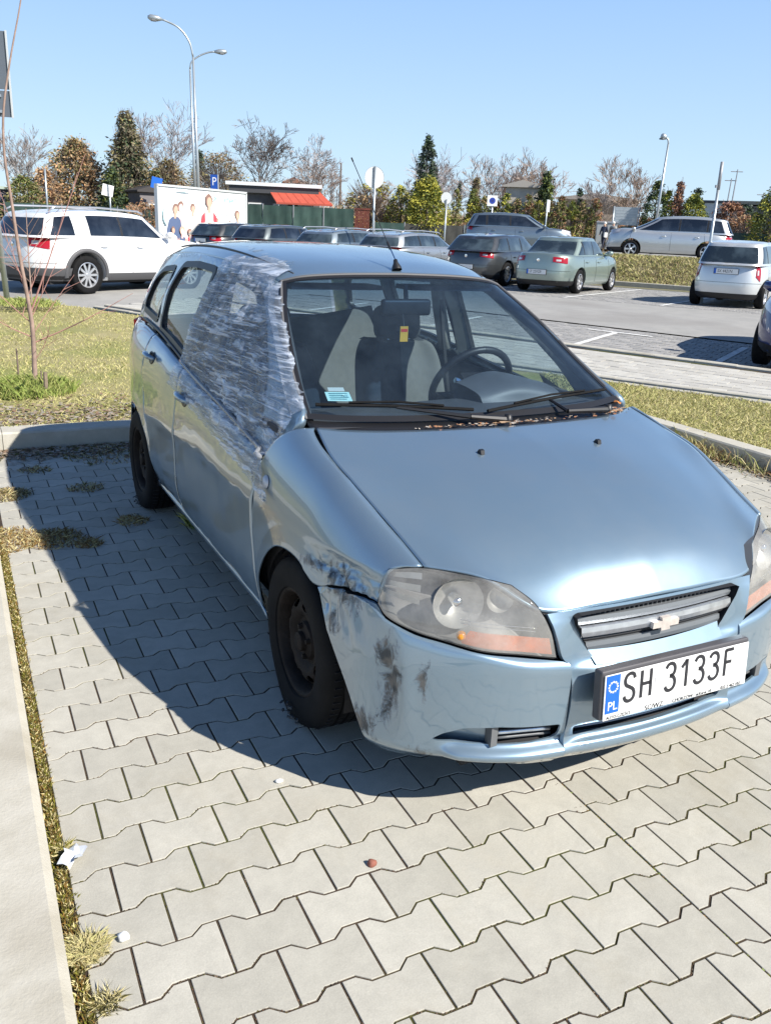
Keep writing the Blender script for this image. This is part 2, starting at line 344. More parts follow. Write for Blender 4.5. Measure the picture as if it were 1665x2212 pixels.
# ---- bone shaped pavers of the near bay
def bone(x0, x1, phase, sx=.0, gap=.0031):
    """outline of a bone paver piece between x0 and x1 of a full 0.2 m stone (local x, -0.1..0.1)"""
    top = [(-.1, .0825), (-.066, .0825), (-.036, .0575), (.036, .0575), (.066, .0825), (.1, .0825)]
    pts = [p for p in top if x0+1e-6 < p[0] < x1-1e-6]
    def yy(x):
        for (a, ya), (b, yb) in zip(top, top[1:]):
            if a <= x <= b: return ya+(yb-ya)*(x-a)/(b-a)
        return .0825
    pts = [(x0, yy(x0))]+pts+[(x1, yy(x1))]
    up = [(x, y-gap) for x, y in pts]; up[0] = (up[0][0]+gap, up[0][1]); up[-1] = (up[-1][0]-gap, up[-1][1])
    return up+[(x, -y) for x, y in reversed(up)]
def paver_mesh(poly, depth=.03, ch=.0011):
    n = len(poly); cx = sum(p[0] for p in poly)/n
    W2 = max(abs(p[0]-cx) for p in poly); H2 = .08
    ins = [((p[0]-cx)*(1-ch/W2)+cx, p[1]*(1-ch/H2)) for p in poly]
    vs = [(x, y, 0) for x, y in ins]+[(x, y, -ch*.8) for x, y in poly]+[(x, y, -depth) for x, y in poly]
    fs = [tuple(range(n))[::-1]]
    for r in range(2):
        for k in range(n): fs.append((r*n+k, r*n+(k+1) % n, (r+1)*n+(k+1) % n, (r+1)*n+k))
    return vs, fs
shapes = {}
for key, (a, b) in dict(full=(-.1, .1), left=(-.1, 0), right=(0, .1)).items():
    vs, fs = paver_mesh(bone(a, b, 0)); me = bpy.data.meshes.new('paver'); me.from_pydata(vs, [], fs)
    bm = bmesh.new(); bm.from_mesh(me); bmesh.ops.recalc_face_normals(bm, faces=bm.faces); bm.to_mesh(me); bm.free(); me.materials.append(M['paver']); shapes[key] = (me, vs, fs)
rp = random.Random(3)
allp = []
SEAM = .40
for k in range(-33, 24):                      # row k, centre y = -0.14*(k-1)
    y = -.14*(k-1)
    if y > 4.62 or y < -3.2: continue
    for side in (0, 1):
        ph = (0. if k % 2 else .1) if side == 0 else (.1 if k % 2 else 0.)
        lo, hi = (-1.0, SEAM) if side == 0 else (SEAM, 4.06)
        # stone ends at ph + .2 i
        i = math.floor((lo-ph)/.2-1e-6)-1
        while True:
            a = ph+.2*i; b = a+.2; i += 1
            if a >= hi-1e-6: break
            if b <= lo+1e-6: continue
            cx = a+.1
            kind = 'full'
            if a < lo-1e-6: kind = 'right'
            elif b > hi+1e-6: kind = 'left'
            allp.append((cx, y, kind))
camp = cam.matrix_world.translation
def visible_size(x, y):
    p = Vector((x, y, 0))-camp; z = p.dot(_f)
    if z < .3: return 0
    u = FPX*p.dot(_r2)/z; v = -FPX*p.dot(_u2)/z
    if abs(u) > 880 or abs(v) > 1150: return 0
    return 1/z**3
allp = [(visible_size(x, y), x, y, k) for x, y, k in allp]
def underneath(x, y):      # wholly hidden under the car
    return .05 < x < 1.15 and .75 < y < 3.7
allp.sort(key=lambda q: -(q[0] if not underneath(q[1], q[2]) else q[0]*.01))
pave = empty('paved_bay', (0, 0, 0)); tag(pave, kind='structure')
mb = MB()
for n_, (s_, x, y, kind) in enumerate(allp):
    z = rp.uniform(-.0008, .0008); rz = rp.uniform(-.006, .006); tx = rp.uniform(-.003, .003); ty = rp.uniform(-.003, .003)
    if n_ < 299:
        o = bpy.data.objects.new('paver', shapes[kind][0]); COL.objects.link(o); o.parent = pave
        o.location = (x, y, z); o.rotation_euler = (tx, ty, rz)
    else:
        Mx = Matrix.Translation((x, y, z)) @ Matrix.Rotation(rz, 4, 'Z') @ Matrix.Rotation(tx, 4, 'X')
        mb.add([Mx @ Vector(v) for v in shapes[kind][1]], shapes[kind][2])
o = mb.build('paver_field', M['paver_stuff'], pave); o['kind'] = 'stuff'
bm = bmesh.new(); bm.from_mesh(o.data); bmesh.ops.recalc_face_normals(bm, faces=bm.faces); bm.to_mesh(o.data); bm.free()

# sand, soil and crumbs caught in the joints
_fb = bone(-.1, .1, 0); _rj = random.Random(41)
def joint_pt(r):
    while True:
        q = allp[int(len(allp)*r.random()**1.4)]
        i = r.randrange(len(_fb)); a = _fb[i]; b = _fb[(i+1) % len(_fb)]; t = r.random()
        x, y = q[1]+(a[0]+(b[0]-a[0])*t)*1.02+r.gauss(0, .0012), q[2]+(a[1]+(b[1]-a[1])*t)*1.03+r.gauss(0, .0012)
        if noise.noise(Vector((x*2.3, y*2.3, 7))) > -.12 and -1.0 < x < 4.05: return x, y, -.0012
# ---- kerbs: each kerb stone of the near runs is a piece of its own
def kerb_run(name, p0, p1, width, h, n, side=1, hfn=lambda x, y: 0, mat='kerb', low=-.1, ch=.012, lowkerb=False):
    root = empty(name, (0, 0, 0)); tag(root, kind='structure')
    p0 = Vector((*p0, 0)); p1 = Vector((*p1, 0)); d = (p1-p0); L = d.length; d.normalize(); nrm = Vector((-d.y, d.x, 0))*side
    for i in range(n):
        a = p0+d*(L*i/n+.002); b = p0+d*(L*(i+1)/n-.002); dz = rp.uniform(-.003, .003)
        prof = [(0, low), (0, h-ch), (ch, h), (width-ch*.6, h), (width, h-ch*.6), (width, low)]
        vs = []
        for q in (a, b):
            for u, z in prof:
                r = q+nrm*u; vs.append((r.x, r.y, z+dz+hfn(q.x, q.y)))
        m = len(prof)
        fs = [(k, (k+1) % m, m+(k+1) % m, m+k) for k in range(m)]+[tuple(range(m)), tuple(range(m, 2*m))]
        me = bpy.data.meshes.new('kerb_stone'); me.from_pydata(vs, [], fs)
        bm = bmesh.new(); bm.from_mesh(me); bmesh.ops.recalc_face_normals(bm, faces=bm.faces); bm.to_mesh(me); bm.free()
        link('kerb_stone', me, M[mat], root)
    return root
kerb_run('kerb', (-1.035, -1.42), (-1.035, 2.62), .36, .035, 4, side=1, ch=.022)          # broad pale kerb on the left
kerb_run('kerb', (-5.9, 4.74), (4.1, 4.70), .22, .12, 10, side=1)                        # across the back of the bay
kerb_run('kerb', (4.10, 4.72), (4.10, -2.3), .17, .13, 7, side=-1*-1)                        # right side of the bay
L0 = WU(7.3, -10.6); L1 = WU(7.3, 8)
kerb_run('kerb', L0, L1, .08, .115, 22, side=1, hfn=gh)
L0 = WU(7.52, -10.6); L1 = WU(7.52, 8)
kerb_run('kerb', L0, L1, .08, .125, 22, side=1, hfn=gh)
L0 = WU(9.62, -10.6); L1 = WU(9.62, 8)
kerb_run('kerb', L0, L1, .12, .12, 36, side=1, hfn=gh)
L0 = WU(25.25, -12.6); L1 = WU(25.25, 8)
kerb_run('kerb', L0, L1, .14, .13, 20, side=1, hfn=gh)
# island of grass left of the bay's left kerb and dirt corner
o = sheet('dirt_patch', XY, -7, -1.03, 2.66, 4.74, 10, 6, -.01, M['soil'], h=lambda x, y: 0); tag(o, kind='structure')
o = sheet('concrete_apron', XY, -6, -1.40, -4, 2.62, 4, 4, .03, M['kerb'], h=lambda x, y: 0); tag(o, kind='structure')

# ---- lawn (fan from the kerb to the walk)
def lawn_h(x, y): return gh(x, y)+.018*noise.noise(Vector((x*1.3, y*1.3, 0)))
def lawn(name, quad, nu, nv, off=.10, mat='turf'):
    a, b, c, d = [Vector((*q, 0)) for q in quad]
    def fn(s, t):
        p = a.lerp(b, s).lerp(d.lerp(c, s), t); return p.x, p.y
    o = sheet(name, fn, 0, 1, 0, 1, nu, nv, off, M[mat], h=lawn_h); tag(o, kind='structure'); return fn
LAWN_A = lawn('lawn', [(-9, 4.92), (3.95, 4.9), WU(7.3, -2.95), WU(6.9, -22)], 80, 60)
LAWN_B = lawn('lawn', [(4.27, -4), (4.27, 5.0), WU(7.3, -2.95), WU(7.3, 7.5)], 50, 20)
# left of the walk at far left
o = sheet('side_road', WU, 5.0, 12.95, -60, -10.6, 20, 60, -.008, M['asphalt'], h=gh); tag(o, kind='structure')
for uu in (-14.95, -12.4): pass

def stones(name, w0, w1, u0, u1, lw, lu, z, mat, gap=.006, depth=.02, bond=True, dz=.002):
    mb = MB(); r = random.Random(5); nw = int((w1-w0)/lw); nu = int((u1-u0)/lu)
    for i in range(nw):
        for j in range(nu+1):
            a0 = w0+i*lw; c0 = u0+j*lu+(lu/2 if bond and i % 2 else 0); zz = z+r.uniform(-dz, dz)
            q = []
            for (a, c) in ((a0+gap/2, c0+gap/2), (a0+lw-gap/2, c0+gap/2), (a0+lw-gap/2, c0+lu-gap/2), (a0+gap/2, c0+lu-gap/2)):
                x, y = WU(a, c); q.append((x, y, gh(x, y)+zz))
            vs = q+[(x, y, h-depth) for x, y, h in q]
            mb.add(vs, [(3, 2, 1, 0), (0, 1, 5, 4), (1, 2, 6, 5), (2, 3, 7, 6), (3, 0, 4, 7)])
    o = mb.build(name, mat); o['kind'] = 'stuff'; return o
o = sheet('walk_bedding', WU, 7.3, 9.62, -10.6, 8, 6, 60, .085, M['joint'], h=gh); tag(o, kind='structure')
stones('walk_paving', 7.62, 9.62, -10.6, 8, .2, .2, .105, M['paver_walk'], gap=.008)
o = sheet('bay_bedding', WU, 9.62, 12.95, -10.6, 10, 8, 80, -.045, M['joint'], h=gh); tag(o, kind='structure')
stones('bay_paving', 9.75, 12.95, -11, 6, .16, .2, -.012, M['paver_bay'], gap=.014)
o = sheet('bay_bedding', WU, 18.1, 25.3, -60, 20, 10, 80, -.045, M['joint'], h=gh); tag(o, kind='structure')
stones('bay_paving', 18.1, 25.2, -12, 3, .18, .2, -.012, M['paver_bay'], gap=.016)
o = sheet('bay_paving', WU, 18.1, 25.25, -60, -12, 10, 60, -.02, M['asphalt'], h=gh); tag(o, kind='structure')
def stripe(w0, u0, w1, u1, wd=.10, off=-.004):
    a = Vector(WU(w0, u0)); b = Vector(WU(w1, u1)); d = (b-a).normalized(); n = Vector((-d.y, d.x))*wd/2; vs = []; k = 14
    for i in range(k+1):
        p = a.lerp(b, i/k)
        for s in (-1, 1):
            q = p+n*s; vs.append((q.x, q.y, gh(q.x, q.y)+off))
    me = bpy.data.meshes.new('bay_line'); me.from_pydata(vs, [], [(2*i, 2*i+2, 2*i+3, 2*i+1) for i in range(k)]); me.update()
    o = link('bay_line', me, M['line']); tag(o, kind='structure')
for uu in (-1.72, -3.75, -6.25, -8.75): stripe(9.75, uu, 12.3, uu)
for uu in (-3.75,): stripe(12.3, uu-.5, 12.3, uu+.6)
for uu in (-4.72, -7.05, -9.5, -2.2): stripe(18.1, uu, 24.2, uu)

# ---- grass blades, moss and litter
def blades(name, n, place, hr, wr, cols, seed, lean=.6):
    r = random.Random(seed); mb = MB(); mats = cols
    for _ in range(n):
        x, y, z, sc = place(r)
        if x is None: continue
        h = r.uniform(*hr)*sc; w = r.uniform(*wr); a = r.uniform(0, 2*pi); l = r.uniform(.1, lean)*h*1.6; b = r.uniform(0, 2*pi)
        ca, sa = cos(a)*w, sin(a)*w
        tx, ty = x+cos(b)*l, y+sin(b)*l
        mb.cur = r.randrange(len(mats))
        mb.add([(x-ca, y-sa, z), (x+ca, y+sa, z), ((x+tx)/2+ca*.7, (y+ty)/2+sa*.7, z+h*.62), (tx, ty, z+h*.85), ((x+tx)/2-ca*.7, (y+ty)/2-sa*.7, z+h*.62)], [(0, 1, 2, 3, 4)])
    o = mb.build(name, mats); o['kind'] = 'stuff'; return o
GR = [plain('straw_blade', (.56, .49, .25), .8), plain('pale_blade', (.47, .44, .19), .8), plain('green_blade', (.22, .28, .06), .75), plain('olive_blade', (.36, .37, .12), .8)]
def pl_A(r):
    s, t = r.random(), r.random()**1.3
    x, y = LAWN_A(s*.75+.1, t)
    if noise.noise(Vector((x*.9, y*.9, 3))) < -.35: return None, 0, 0, 0
    return x, y, lawn_h(x, y)+.095, .8+.4*noise.noise(Vector((x, y, 0)))
def pl_B(r):
    x, y = LAWN_B(.35+.65*r.random(), r.random()); return x, y, lawn_h(x, y)+.095, 1
blades('grass', 52000, pl_A, (.02, .055), (.0025, .006), [GR[0], GR[1], GR[3], GR[1]], 11, 1.1)
blades('grass', 26000, pl_B, (.02, .055), (.002, .005), [GR[0], GR[1], GR[3], GR[1]], 12, 1.1)
def clump(cx, cy, rr, hz=0.0, sc=1.):
    def f(r):
        a = r.uniform(0, 2*pi); d = rr*sqrt(r.random()); return cx+cos(a)*d, cy+sin(a)*d, hz, sc*(1.2-.6*d/rr)
    return f
blades('grass', 2600, clump(-.62, 6.35, .42, .1, 1.5), (.05, .13), (.003, .006), [GR[2], GR[2], GR[3]], 13, .7)
blades('grass', 900, clump(-.1, 12.6, .45, .27, 1.3), (.05, .12), (.004, .008), [GR[2], GR[3]], 14, .7)
def pl_bank(r):
    w = r.uniform(25.42, 28.6); u = r.uniform(-12, 4); x, y = WU(w, u); return x, y, th(x, y)+.01, 1
blades('dry_tufts', 26000, pl_bank, (.06, .16), (.006, .016), [GR[0], GR[1], GR[3], plain('dead_blade', (.30, .24, .14), .85)], 15, 1.2)
def pl_kerbR(r):
    return 4.10-abs(r.gauss(0, .07)), r.choice((r.uniform(2.0, 4.6), r.gauss(3.25, .2))), 0, r.choice((.5, 1, 1.6))
blades('weeds', 2600, pl_kerbR, (.02, .11), (.0015, .004), [GR[0], GR[0], GR[3], plain('brown_blade', (.24, .14, .07), .85)], 16, .9)
def pl_moss(r):
    y = r.uniform(-.6, 3.0); return -1.015+r.gauss(0, .0075), y, -.008, 1
moss = [plain('moss', (.17, .16, .02), .95), plain('moss_dark', (.085, .075, .015), .95), plain('moss_rust', (.22, .13, .03), .95), GR[0]]
blades('moss', 15000, pl_moss, (.006, .022), (.0015, .004), moss, 17, .6)
blades('moss', 1500, clump(-.992, -.03, .045, -.006), (.012, .034), (.0012, .002), [GR[0], GR[0], GR[1]], 18, 1.3)
blades('moss', 420, clump(-.975, -.19, .03, -.006), (.01, .03), (.001, .002), [GR[0], moss[1]], 181, 1.3)
blades('moss', 220, clump(-1.0, .33, .022, -.006), (.01, .03), (.001, .002), [GR[0], moss[0]], 182, 1.4)
blades('weeds', 700, clump(.02, 2.72, .12, -.004, 1.1), (.03, .10), (.002, .004), [GR[2], GR[3], moss[1]], 19, 1.)
blades('weeds', 500, clump(.28, 2.3, .14, -.004, .8), (.02, .07), (.002, .004), [GR[2], GR[3], moss[1]], 191, 1.)
for i_, (x, y, rr, n) in enumerate(((-.78, 2.75, .16, 1100), (-1.02, 2.8, .2, 1400), (-.62, 2.62, .07, 300), (-.35, 2.9, .09, 280), (-.5, 3.6, .1, 240), (-.75, 4.1, .1, 200), (-.25, 4.4, .3, 700), (-.95, 3.6, .14, 900))):
    blades('dead_grass', n, clump(x, y, rr, -.002, .8), (.015, .045), (.0015, .004), [GR[0], plain('dead_leafy', (.30, .21, .11), .9), moss[2] if y < 3 else moss[1]], 20+i_, 1.5)
def leafmb(name, n, place, size, mats, seed):
    r = random.Random(seed); mb = MB()
    for _ in range(n):
        x, y, z = place(r); s = r.uniform(*size); a = r.uniform(0, 6.28); mb.cur = r.randrange(len(mats)); tl = r.uniform(-.5, .5); e = r.uniform(.4, .8)
        mb.add([(x+cos(a)*s, y+sin(a)*s, z+.3*s), (x-sin(a)*s*e, y+cos(a)*s*e, z+tl*s*.5+.2*s), (x-cos(a)*s, y-sin(a)*s, z+.1*s), (x+sin(a)*s*e, y-cos(a)*s*e, z-tl*s*.5+.3*s)], [(0, 1, 2, 3)])
    o = mb.build(name, mats); o['kind'] = 'stuff'; return o
LF = [plain('leaf_litter_pale', (.30, .23, .16), .9), plain('leaf_litter_brown', (.18, .11, .07), .9), plain('leaf_litter_grey', (.28, .25, .21), .9)]
leafmb('leaf_litter', 1700, lambda r: (r.uniform(-1.9, .1)+r.uniform(0, .5), 4.95+abs(r.gauss(0, .45)), .115), (.012, .028), LF, 31)
leafmb('leaf_litter', 1300, lambda r: (r.uniform(-1.05, .2), 4.66-abs(r.gauss(0, .16)), .006), (.010, .026), LF+[moss[1]], 32)
leafmb('leaf_litter', 900, lambda r: (4.06-abs(r.gauss(0, .07)), r.uniform(1.2, 4.5), .008), (.008, .022), LF+[moss[2]], 33)
leafmb('joint_crumbs', 16000, joint_pt, (.0012, .0036), [plain('soil_crumb', (.045, .03, .02), .95), plain('sand_crumb', (.17, .125, .085), .95), moss[1], plain('rust_crumb', (.10, .055, .03), .95)], 35)
leafmb('joint_moss', 420, lambda r: (r.choice((.40, .40, .4+r.uniform(-.03, .8)))+r.gauss(0, .006), r.uniform(-.9, .9), -.003), (.002, .006), [moss[0], GR[2], moss[2]], 34)
# pebbles and scraps
def scrap(name, loc, r, sq, mat, label, seed=1, rot=0.):
    bm = bmesh.new(); bmesh.ops.create_icosphere(bm, subdivisions=2, radius=r)
    for v in bm.verts: v.co *= 1+.35*noise.noise(v.co/r*1.3+Vector((seed*3, 0, 0)))
    for v in bm.verts: v.co.z *= sq[2]; v.co.x *= sq[0]; v.co.y *= sq[1]
    me = bpy.data.meshes.new(name); bm.to_mesh(me); bm.free()
    for p in me.polygons: p.use_smooth = True
    o = link(name, me, mat); o.location = loc; o.rotation_euler = (0, 0, rot); tag(o, label, name.replace('_', ' ')); return o
scrap('pebble', (-.91, -.031, .010), .014, (1, .9, .7), M['white'], 'white pebble lying on a paver near the left kerb')
scrap('pebble', (-.387, .388, .006), .010, (1.3, .8, .5), M['white'], 'small white stone chip on the pavers by the edge of the shadow', 2)
scrap('dead_leaf', (-.282, -.036, .006), .013, (1, .9, .8), plain('reddish_leaf', (.25, .09, .06), .8), 'crumpled reddish dead leaf in a joint between lit pavers', 3)
# clear crumpled plastic by the moss
mb = MB(); rr = random.Random(9); pts = [[(-.995+.05*(i/5)-.010*j+rr.uniform(-.008, .008), .235+.06*(i/5)+.010*j+rr.uniform(-.006, .006), .012+rr.uniform(0, .022)) for j in range(4)] for i in range(6)]
vs = [p for row in pts for p in row]; mb.add(vs, [(i*4+j, i*4+j+1, (i+1)*4+j+1, (i+1)*4+j) for i in range(5) for j in range(3)])
o = mb.build('plastic_scrap', plain('shiny_clear_wrap', (.62, .64, .66), .12, coat=.5)); tag(o, 'crumpled shiny plastic wrapper lying in the moss by the left kerb', 'litter')
# short cut stakes and the sapling
def branch(mb, p, d, L, r, depth, rnd, seg=5, droop=0., spread=.6, n=3, sides=4, curve=.12, shrink=.62, minr=.0):
    pts = [p.copy()]; rad = [r]; dd = d.copy(); q = p.copy(); kids = []
    for i in range(seg):
        dd = (dd+Vector((rnd.gauss(0, curve), rnd.gauss(0, curve), rnd.gauss(0, curve)+.04-droop))).normalized()
        q = q+dd*(L/seg); pts.append(q.copy()); rad.append(max(r*(1-.8*(i+1)/seg), minr))
        if depth > 0 and i >= 1: kids.append((q.copy(), dd.copy(), rad[-1]))
    mb.tube(pts, rad, sides, cap=False)
    if depth > 0:
        for _ in range(n):
            kp, kd, kr = rnd.choice(kids)
            ax = Vector((rnd.gauss(0, 1), rnd.gauss(0, 1), rnd.gauss(0, .5))).normalized()
            nd = (kd+ax*spread).normalized()
            branch(mb, kp, nd, L*rnd.uniform(shrink-.15, shrink+.12), max(kr*.8, minr), depth-1, rnd, max(3, seg-1), droop, spread, n, max(3, sides-1), curve, shrink, minr)

# ------------------------------------------------------------------ surfaces for the blue car
def cr(p0, p1, p2, p3, t):
    return .5*((2*p1)+(p2-p0)*t+(2*p0-5*p1+4*p2-p3)*t*t+(3*p1-p0-3*p2+p3)*t*t*t)
def spline(pts, n, closed=False):
    """n+1 samples, uniform in chord length"""
    P = [Vector(p) for p in pts]; m = len(P); cl = [0]
    for a, b in zip(P, P[1:]): cl.append(cl[-1]+(b-a).length)
    T = cl[-1]; out = []
    for i in range(n+1):
        s = T*i/n; k = 0
        while k < m-2 and cl[k+1] < s-1e-9: k += 1
        d = cl[k+1]-cl[k]; t = 0 if d < 1e-9 else (s-cl[k])/d
        p0 = P[k-1] if k > 0 else P[k]*2-P[k+1]; p3 = P[k+2] if k+2 < m else P[k+1]*2-P[k]
        # centripetal-like: scale tangents by the neighbouring chord lengths
        d0 = (P[k]-p0).length or d; d2 = (p3-P[k+1]).length or d
        m1 = ((P[k]-p0)/d0*d+(P[k+1]-P[k]))/2 if d else (P[k+1]-P[k]); m2 = ((p3-P[k+1])/d2*d+(P[k+1]-P[k]))/2
        t2 = t*t; t3 = t2*t
        out.append(P[k]*(2*t3-3*t2+1)+m1*(t3-2*t2+t)+P[k+1]*(-2*t3+3*t2)+m2*(t3-t2))
    return out
def uspline(P, n):
    """uniform in index"""
    P = [Vector(p) for p in P]; m = len(P); out = []
    for i in range(n+1):
        s = (m-1)*i/n; k = min(int(s), m-2); t = s-k
        p0 = P[k-1] if k > 0 else P[k]*2-P[k+1]; p3 = P[k+2] if k+2 < m else P[k+1]*2-P[k]
        out.append(cr(p0, P[k], P[k+1], p3, t))
    return out
def loft(ctrl, nu, nv):
    """ctrl[i][j] control points -> (nu+1)x(nv+1) grid"""
    rows = [uspline(r, nv) for r in ctrl]
    cols = [uspline([rows[i][j] for i in range(len(rows))], nu) for j in range(nv+1)]
    return [[cols[j][i] for j in range(nv+1)] for i in range(nu+1)]
def gridmesh(name, G, mat, parent, mirror=False, thick=.0, flip=False, disp=None, smooth=True, eps=0.):
    nu, nv = len(G)-1, len(G[0])-1
    if eps:
        H = [[p.copy() for p in r] for r in G]
        for j in range(nv+1):
            a = (G[1][j]-G[0][j]); H[0][j] = G[0][j]+a.normalized()*min(eps, a.length*.8) if a.length > 1e-6 else G[0][j]
            a = (G[-2][j]-G[-1][j]); H[-1][j] = G[-1][j]+a.normalized()*min(eps, a.length*.8) if a.length > 1e-6 else G[-1][j]
        G = H; H = [[p.copy() for p in r] for r in G]
        for i in range(nu+1):
            a = (G[i][1]-G[i][0]); H[i][0] = G[i][0]+a.normalized()*min(eps, a.length*.8) if a.length > 1e-6 else G[i][0]
            a = (G[i][-2]-G[i][-1]); H[i][-1] = G[i][-1]+a.normalized()*min(eps, a.length*.8) if a.length > 1e-6 else G[i][-1]
        G = H
    vs = []
    for r in G:
        for p in r:
            q = p.copy()
            if disp: q = q+disp(q)
            if mirror: q.y = -q.y
            vs.append(q)
    fs = [(i*(nv+1)+j, i*(nv+1)+j+1, (i+1)*(nv+1)+j+1, (i+1)*(nv+1)+j) for i in range(nu) for j in range(nv)]
    me = bpy.data.meshes.new(name); me.from_pydata(vs, [], fs)
    bm = bmesh.new(); bm.from_mesh(me); bmesh.ops.remove_doubles(bm, verts=bm.verts, dist=1e-5); bmesh.ops.recalc_face_normals(bm, faces=bm.faces)
    c = Vector((-1.2, 0, .65)); s = 0
    for f in bm.faces: s += f.normal.dot(f.calc_center_median()-c)*f.calc_area()
    if s < 0: bmesh.ops.reverse_faces(bm, faces=bm.faces)
    bm.to_mesh(me); bm.free()
    if smooth:
        for p in me.polygons: p.use_smooth = True
    o = link(name, me, mat, parent)
    if thick:
        m = o.modifiers.new('t', 'SOLIDIFY'); m.thickness = thick; m.offset = -1; m.use_even_offset = False
        if smooth: me.set_sharp_from_angle(angle=radians(50))
    return o
def lerp(a, b, t): return a+(b-a)*t
def tab(T, x):
    """piecewise smooth table: list of (x, values...)"""
    if x <= T[0][0]: return T[0][1:]
    if x >= T[-1][0]: return T[-1][1:]
    for k in range(len(T)-1):
        if T[k][0] <= x <= T[k+1][0]:
            d = T[k+1][0]-T[k][0]; t = (x-T[k][0])/d; res = []
            for c in range(1, len(T[0])):
                a, b = T[k][c], T[k+1][c]
                ma = (b-T[k-1][c])/(T[k+1][0]-T[k-1][0])*d if k > 0 else (b-a)
                mb_ = (T[k+2][c]-a)/(T[k+2][0]-T[k][0])*d if k+2 < len(T) else (b-a)
                t2, t3 = t*t, t*t*t
                res.append(a*(2*t3-3*t2+1)+ma*(t3-2*t2+t)+b*(-2*t3+3*t2)+mb_*(t3-t2))
            return res
# crest line of the wings / belt line of the doors: x, y, z
WING = [(-.42, .640, .995), (-.30, .652, .975), (-.20, .665, .955), (-.03, .688, .907), (.12, .687, .872), (.27, .668, .817), (.39, .650, .770), (.5, .637, .728)]
BELT = [(-3.02, .655, 1.02), (-2.6, .695, 1.03), (-2.14, .722, 1.015), (-1.85, .738, .99), (-1.58, .748, .958), (-1.3, .755, .925), (-.95, .760, .890), (-.7, .764, .862), (-.38, .770, .825)]
YMAX = [(-3.02, .70), (-2.85, .76), (-2.6, .795), (-2.3, .81), (-1.8, .815), (-.6, .815), (-.2, .818), (.1, .812), (.22, .80), (.32, .79), (.42, .775), (.5, .755)]
def yside(x, z, wing=False):
    yc, zc = tab(WING if wing else BELT, x); ym = tab(YMAX, x)[0]
    H = .28 if wing else .24
    h = max(zc-z, 0)/H
    if h < 1: y = yc+(ym-yc)*sqrt(max(0, 1-(1-h)**2))
    else: y = ym
    if z < .42: y -= .035*((.42-z)/.17)**1.6
    for cx in (0, -2.48):       # lip round the wheel arches
        d = hypot(x-cx, z-.275)
        if .30 < d < .40 and z > .2: y += .008*(1-abs(d-.325)/.075) if abs(d-.325) < .075 else 0
    # soft crease through the doors
    if not wing: y += .006*math.exp(-((z-(.66+.03*(x+1)))/.045)**2)
    return y
def coons(B, T, L, R, nu, nv):
    """B,T along u; L,R along v; 2-D or 3-D polylines"""
    b = spline(B, nu); t = spline(T, nu); l = spline(L, nv); r = spline(R, nv); G = []
    for i in range(nu+1):
        u = i/nu; row = []
        for j in range(nv+1):
            v = j/nv
            p = b[i]*(1-v)+t[i]*v+l[j]*(1-u)+r[j]*u-(b[0]*(1-u)*(1-v)+b[-1]*u*(1-v)+t[0]*(1-u)*v+t[-1]*u*v)
            row.append(p)
        G.append(row)
    return G
def V2(l): return [Vector((x, z, 0)) for x, z in l]
def sidepatch(B, T, L, R, nu, nv, wing=False, fn=None, sy=-1):
    G = coons(V2(B), V2(T), V2(L), V2(R), nu, nv); f = fn or (lambda x, z: yside(x, z, wing))
    return [[Vector((p.x, sy*f(p.x, p.y), p.y)) for p in r] for r in G]

hero = empty('hatchback_car', (0.5732, 0.6827, 0), radians(-90)+.00995, 'light blue hatchback with a scraped front corner and clear film over its side window', 'car')
PA, PS = M['paint'], M['paint_s']
def wav(q):        # faint waviness of old panels
    return Vector((0, .0016*noise.noise(q*3.1+Vector((4, 0, 0))), 0))
def vor(p):
    d_ = noise.voronoi(p)[0]; return min(d_[1]-d_[0], .5)
def crush(q):
    a = math.exp(-(((q.x-.29)/.17)**4+((q.z-.60)/.10)**4)); b = math.exp(-(((q.x-.52)/.10)**2+((q.z-.40)/.20)**2)); a *= 1-sst(.665, .70, q.z)
    n = noise.noise(Vector((q.x*9, q.y*6, q.z*8)))
    v = vor(Vector((q.x*15+3, 0, q.z*13)))+.5*vor(Vector((q.x*31, 4, q.z*27)))
    dn = Vector((.5, -.86, 0)) if q.x > .3 else Vector((0, -1, 0))
    g1 = -.022*math.exp(-((q.x-.525)/.024)**2-((q.z-.43)/.11)**2)+.007*math.exp(-((q.x-.57)/.02)**2-((q.z-.43)/.10)**2)
    return dn*(a*(.020*n+.042*v-.030)+b*.005*n+g1+.001*noise.noise(q*5))+wav(q)

# bonnet
J = [[(-.06, 0, .950), (.13, 0, .922), (.32, 0, .875), (.50, 0, .806), (.64, 0, .728), (.725, 0, .636)],
     [(-.08, -.25, .950), (.12, -.235, .918), (.31, -.22, .872), (.49, -.21, .803), (.63, -.20, .724), (.72, -.19, .634)],
     [(-.11, -.45, .951), (.1, -.44, .906), (.28, -.43, .857), (.46, -.415, .787), (.60, -.395, .712), (.70, -.383, .640)],
     [(-.155, -.58, .952), (.06, -.585, .899), (.22, -.575, .852), (.38, -.555, .796), (.50, -.53, .752), (.60, -.503, .712)],
     [(-.20, -.665, .955), (-.03, -.688, .907), (.12, -.687, .872), (.27, -.668, .817), (.39, -.650, .770), (.50, -.637, .728)]]
G = loft(J, 40, 50)
full = [[Vector((p.x, -p.y, p.z)) for p in r] for r in reversed(G)]+G[1:]
gridmesh('bonnet', full, PA, hero, thick=.012, eps=.0025)
# dark structure just below the outer skin, seen through the panel gaps
under = [[p+Vector((0, 0, -.014)) for p in r] for r in full]
gridmesh('under_shell', under, M['dark2'], hero)

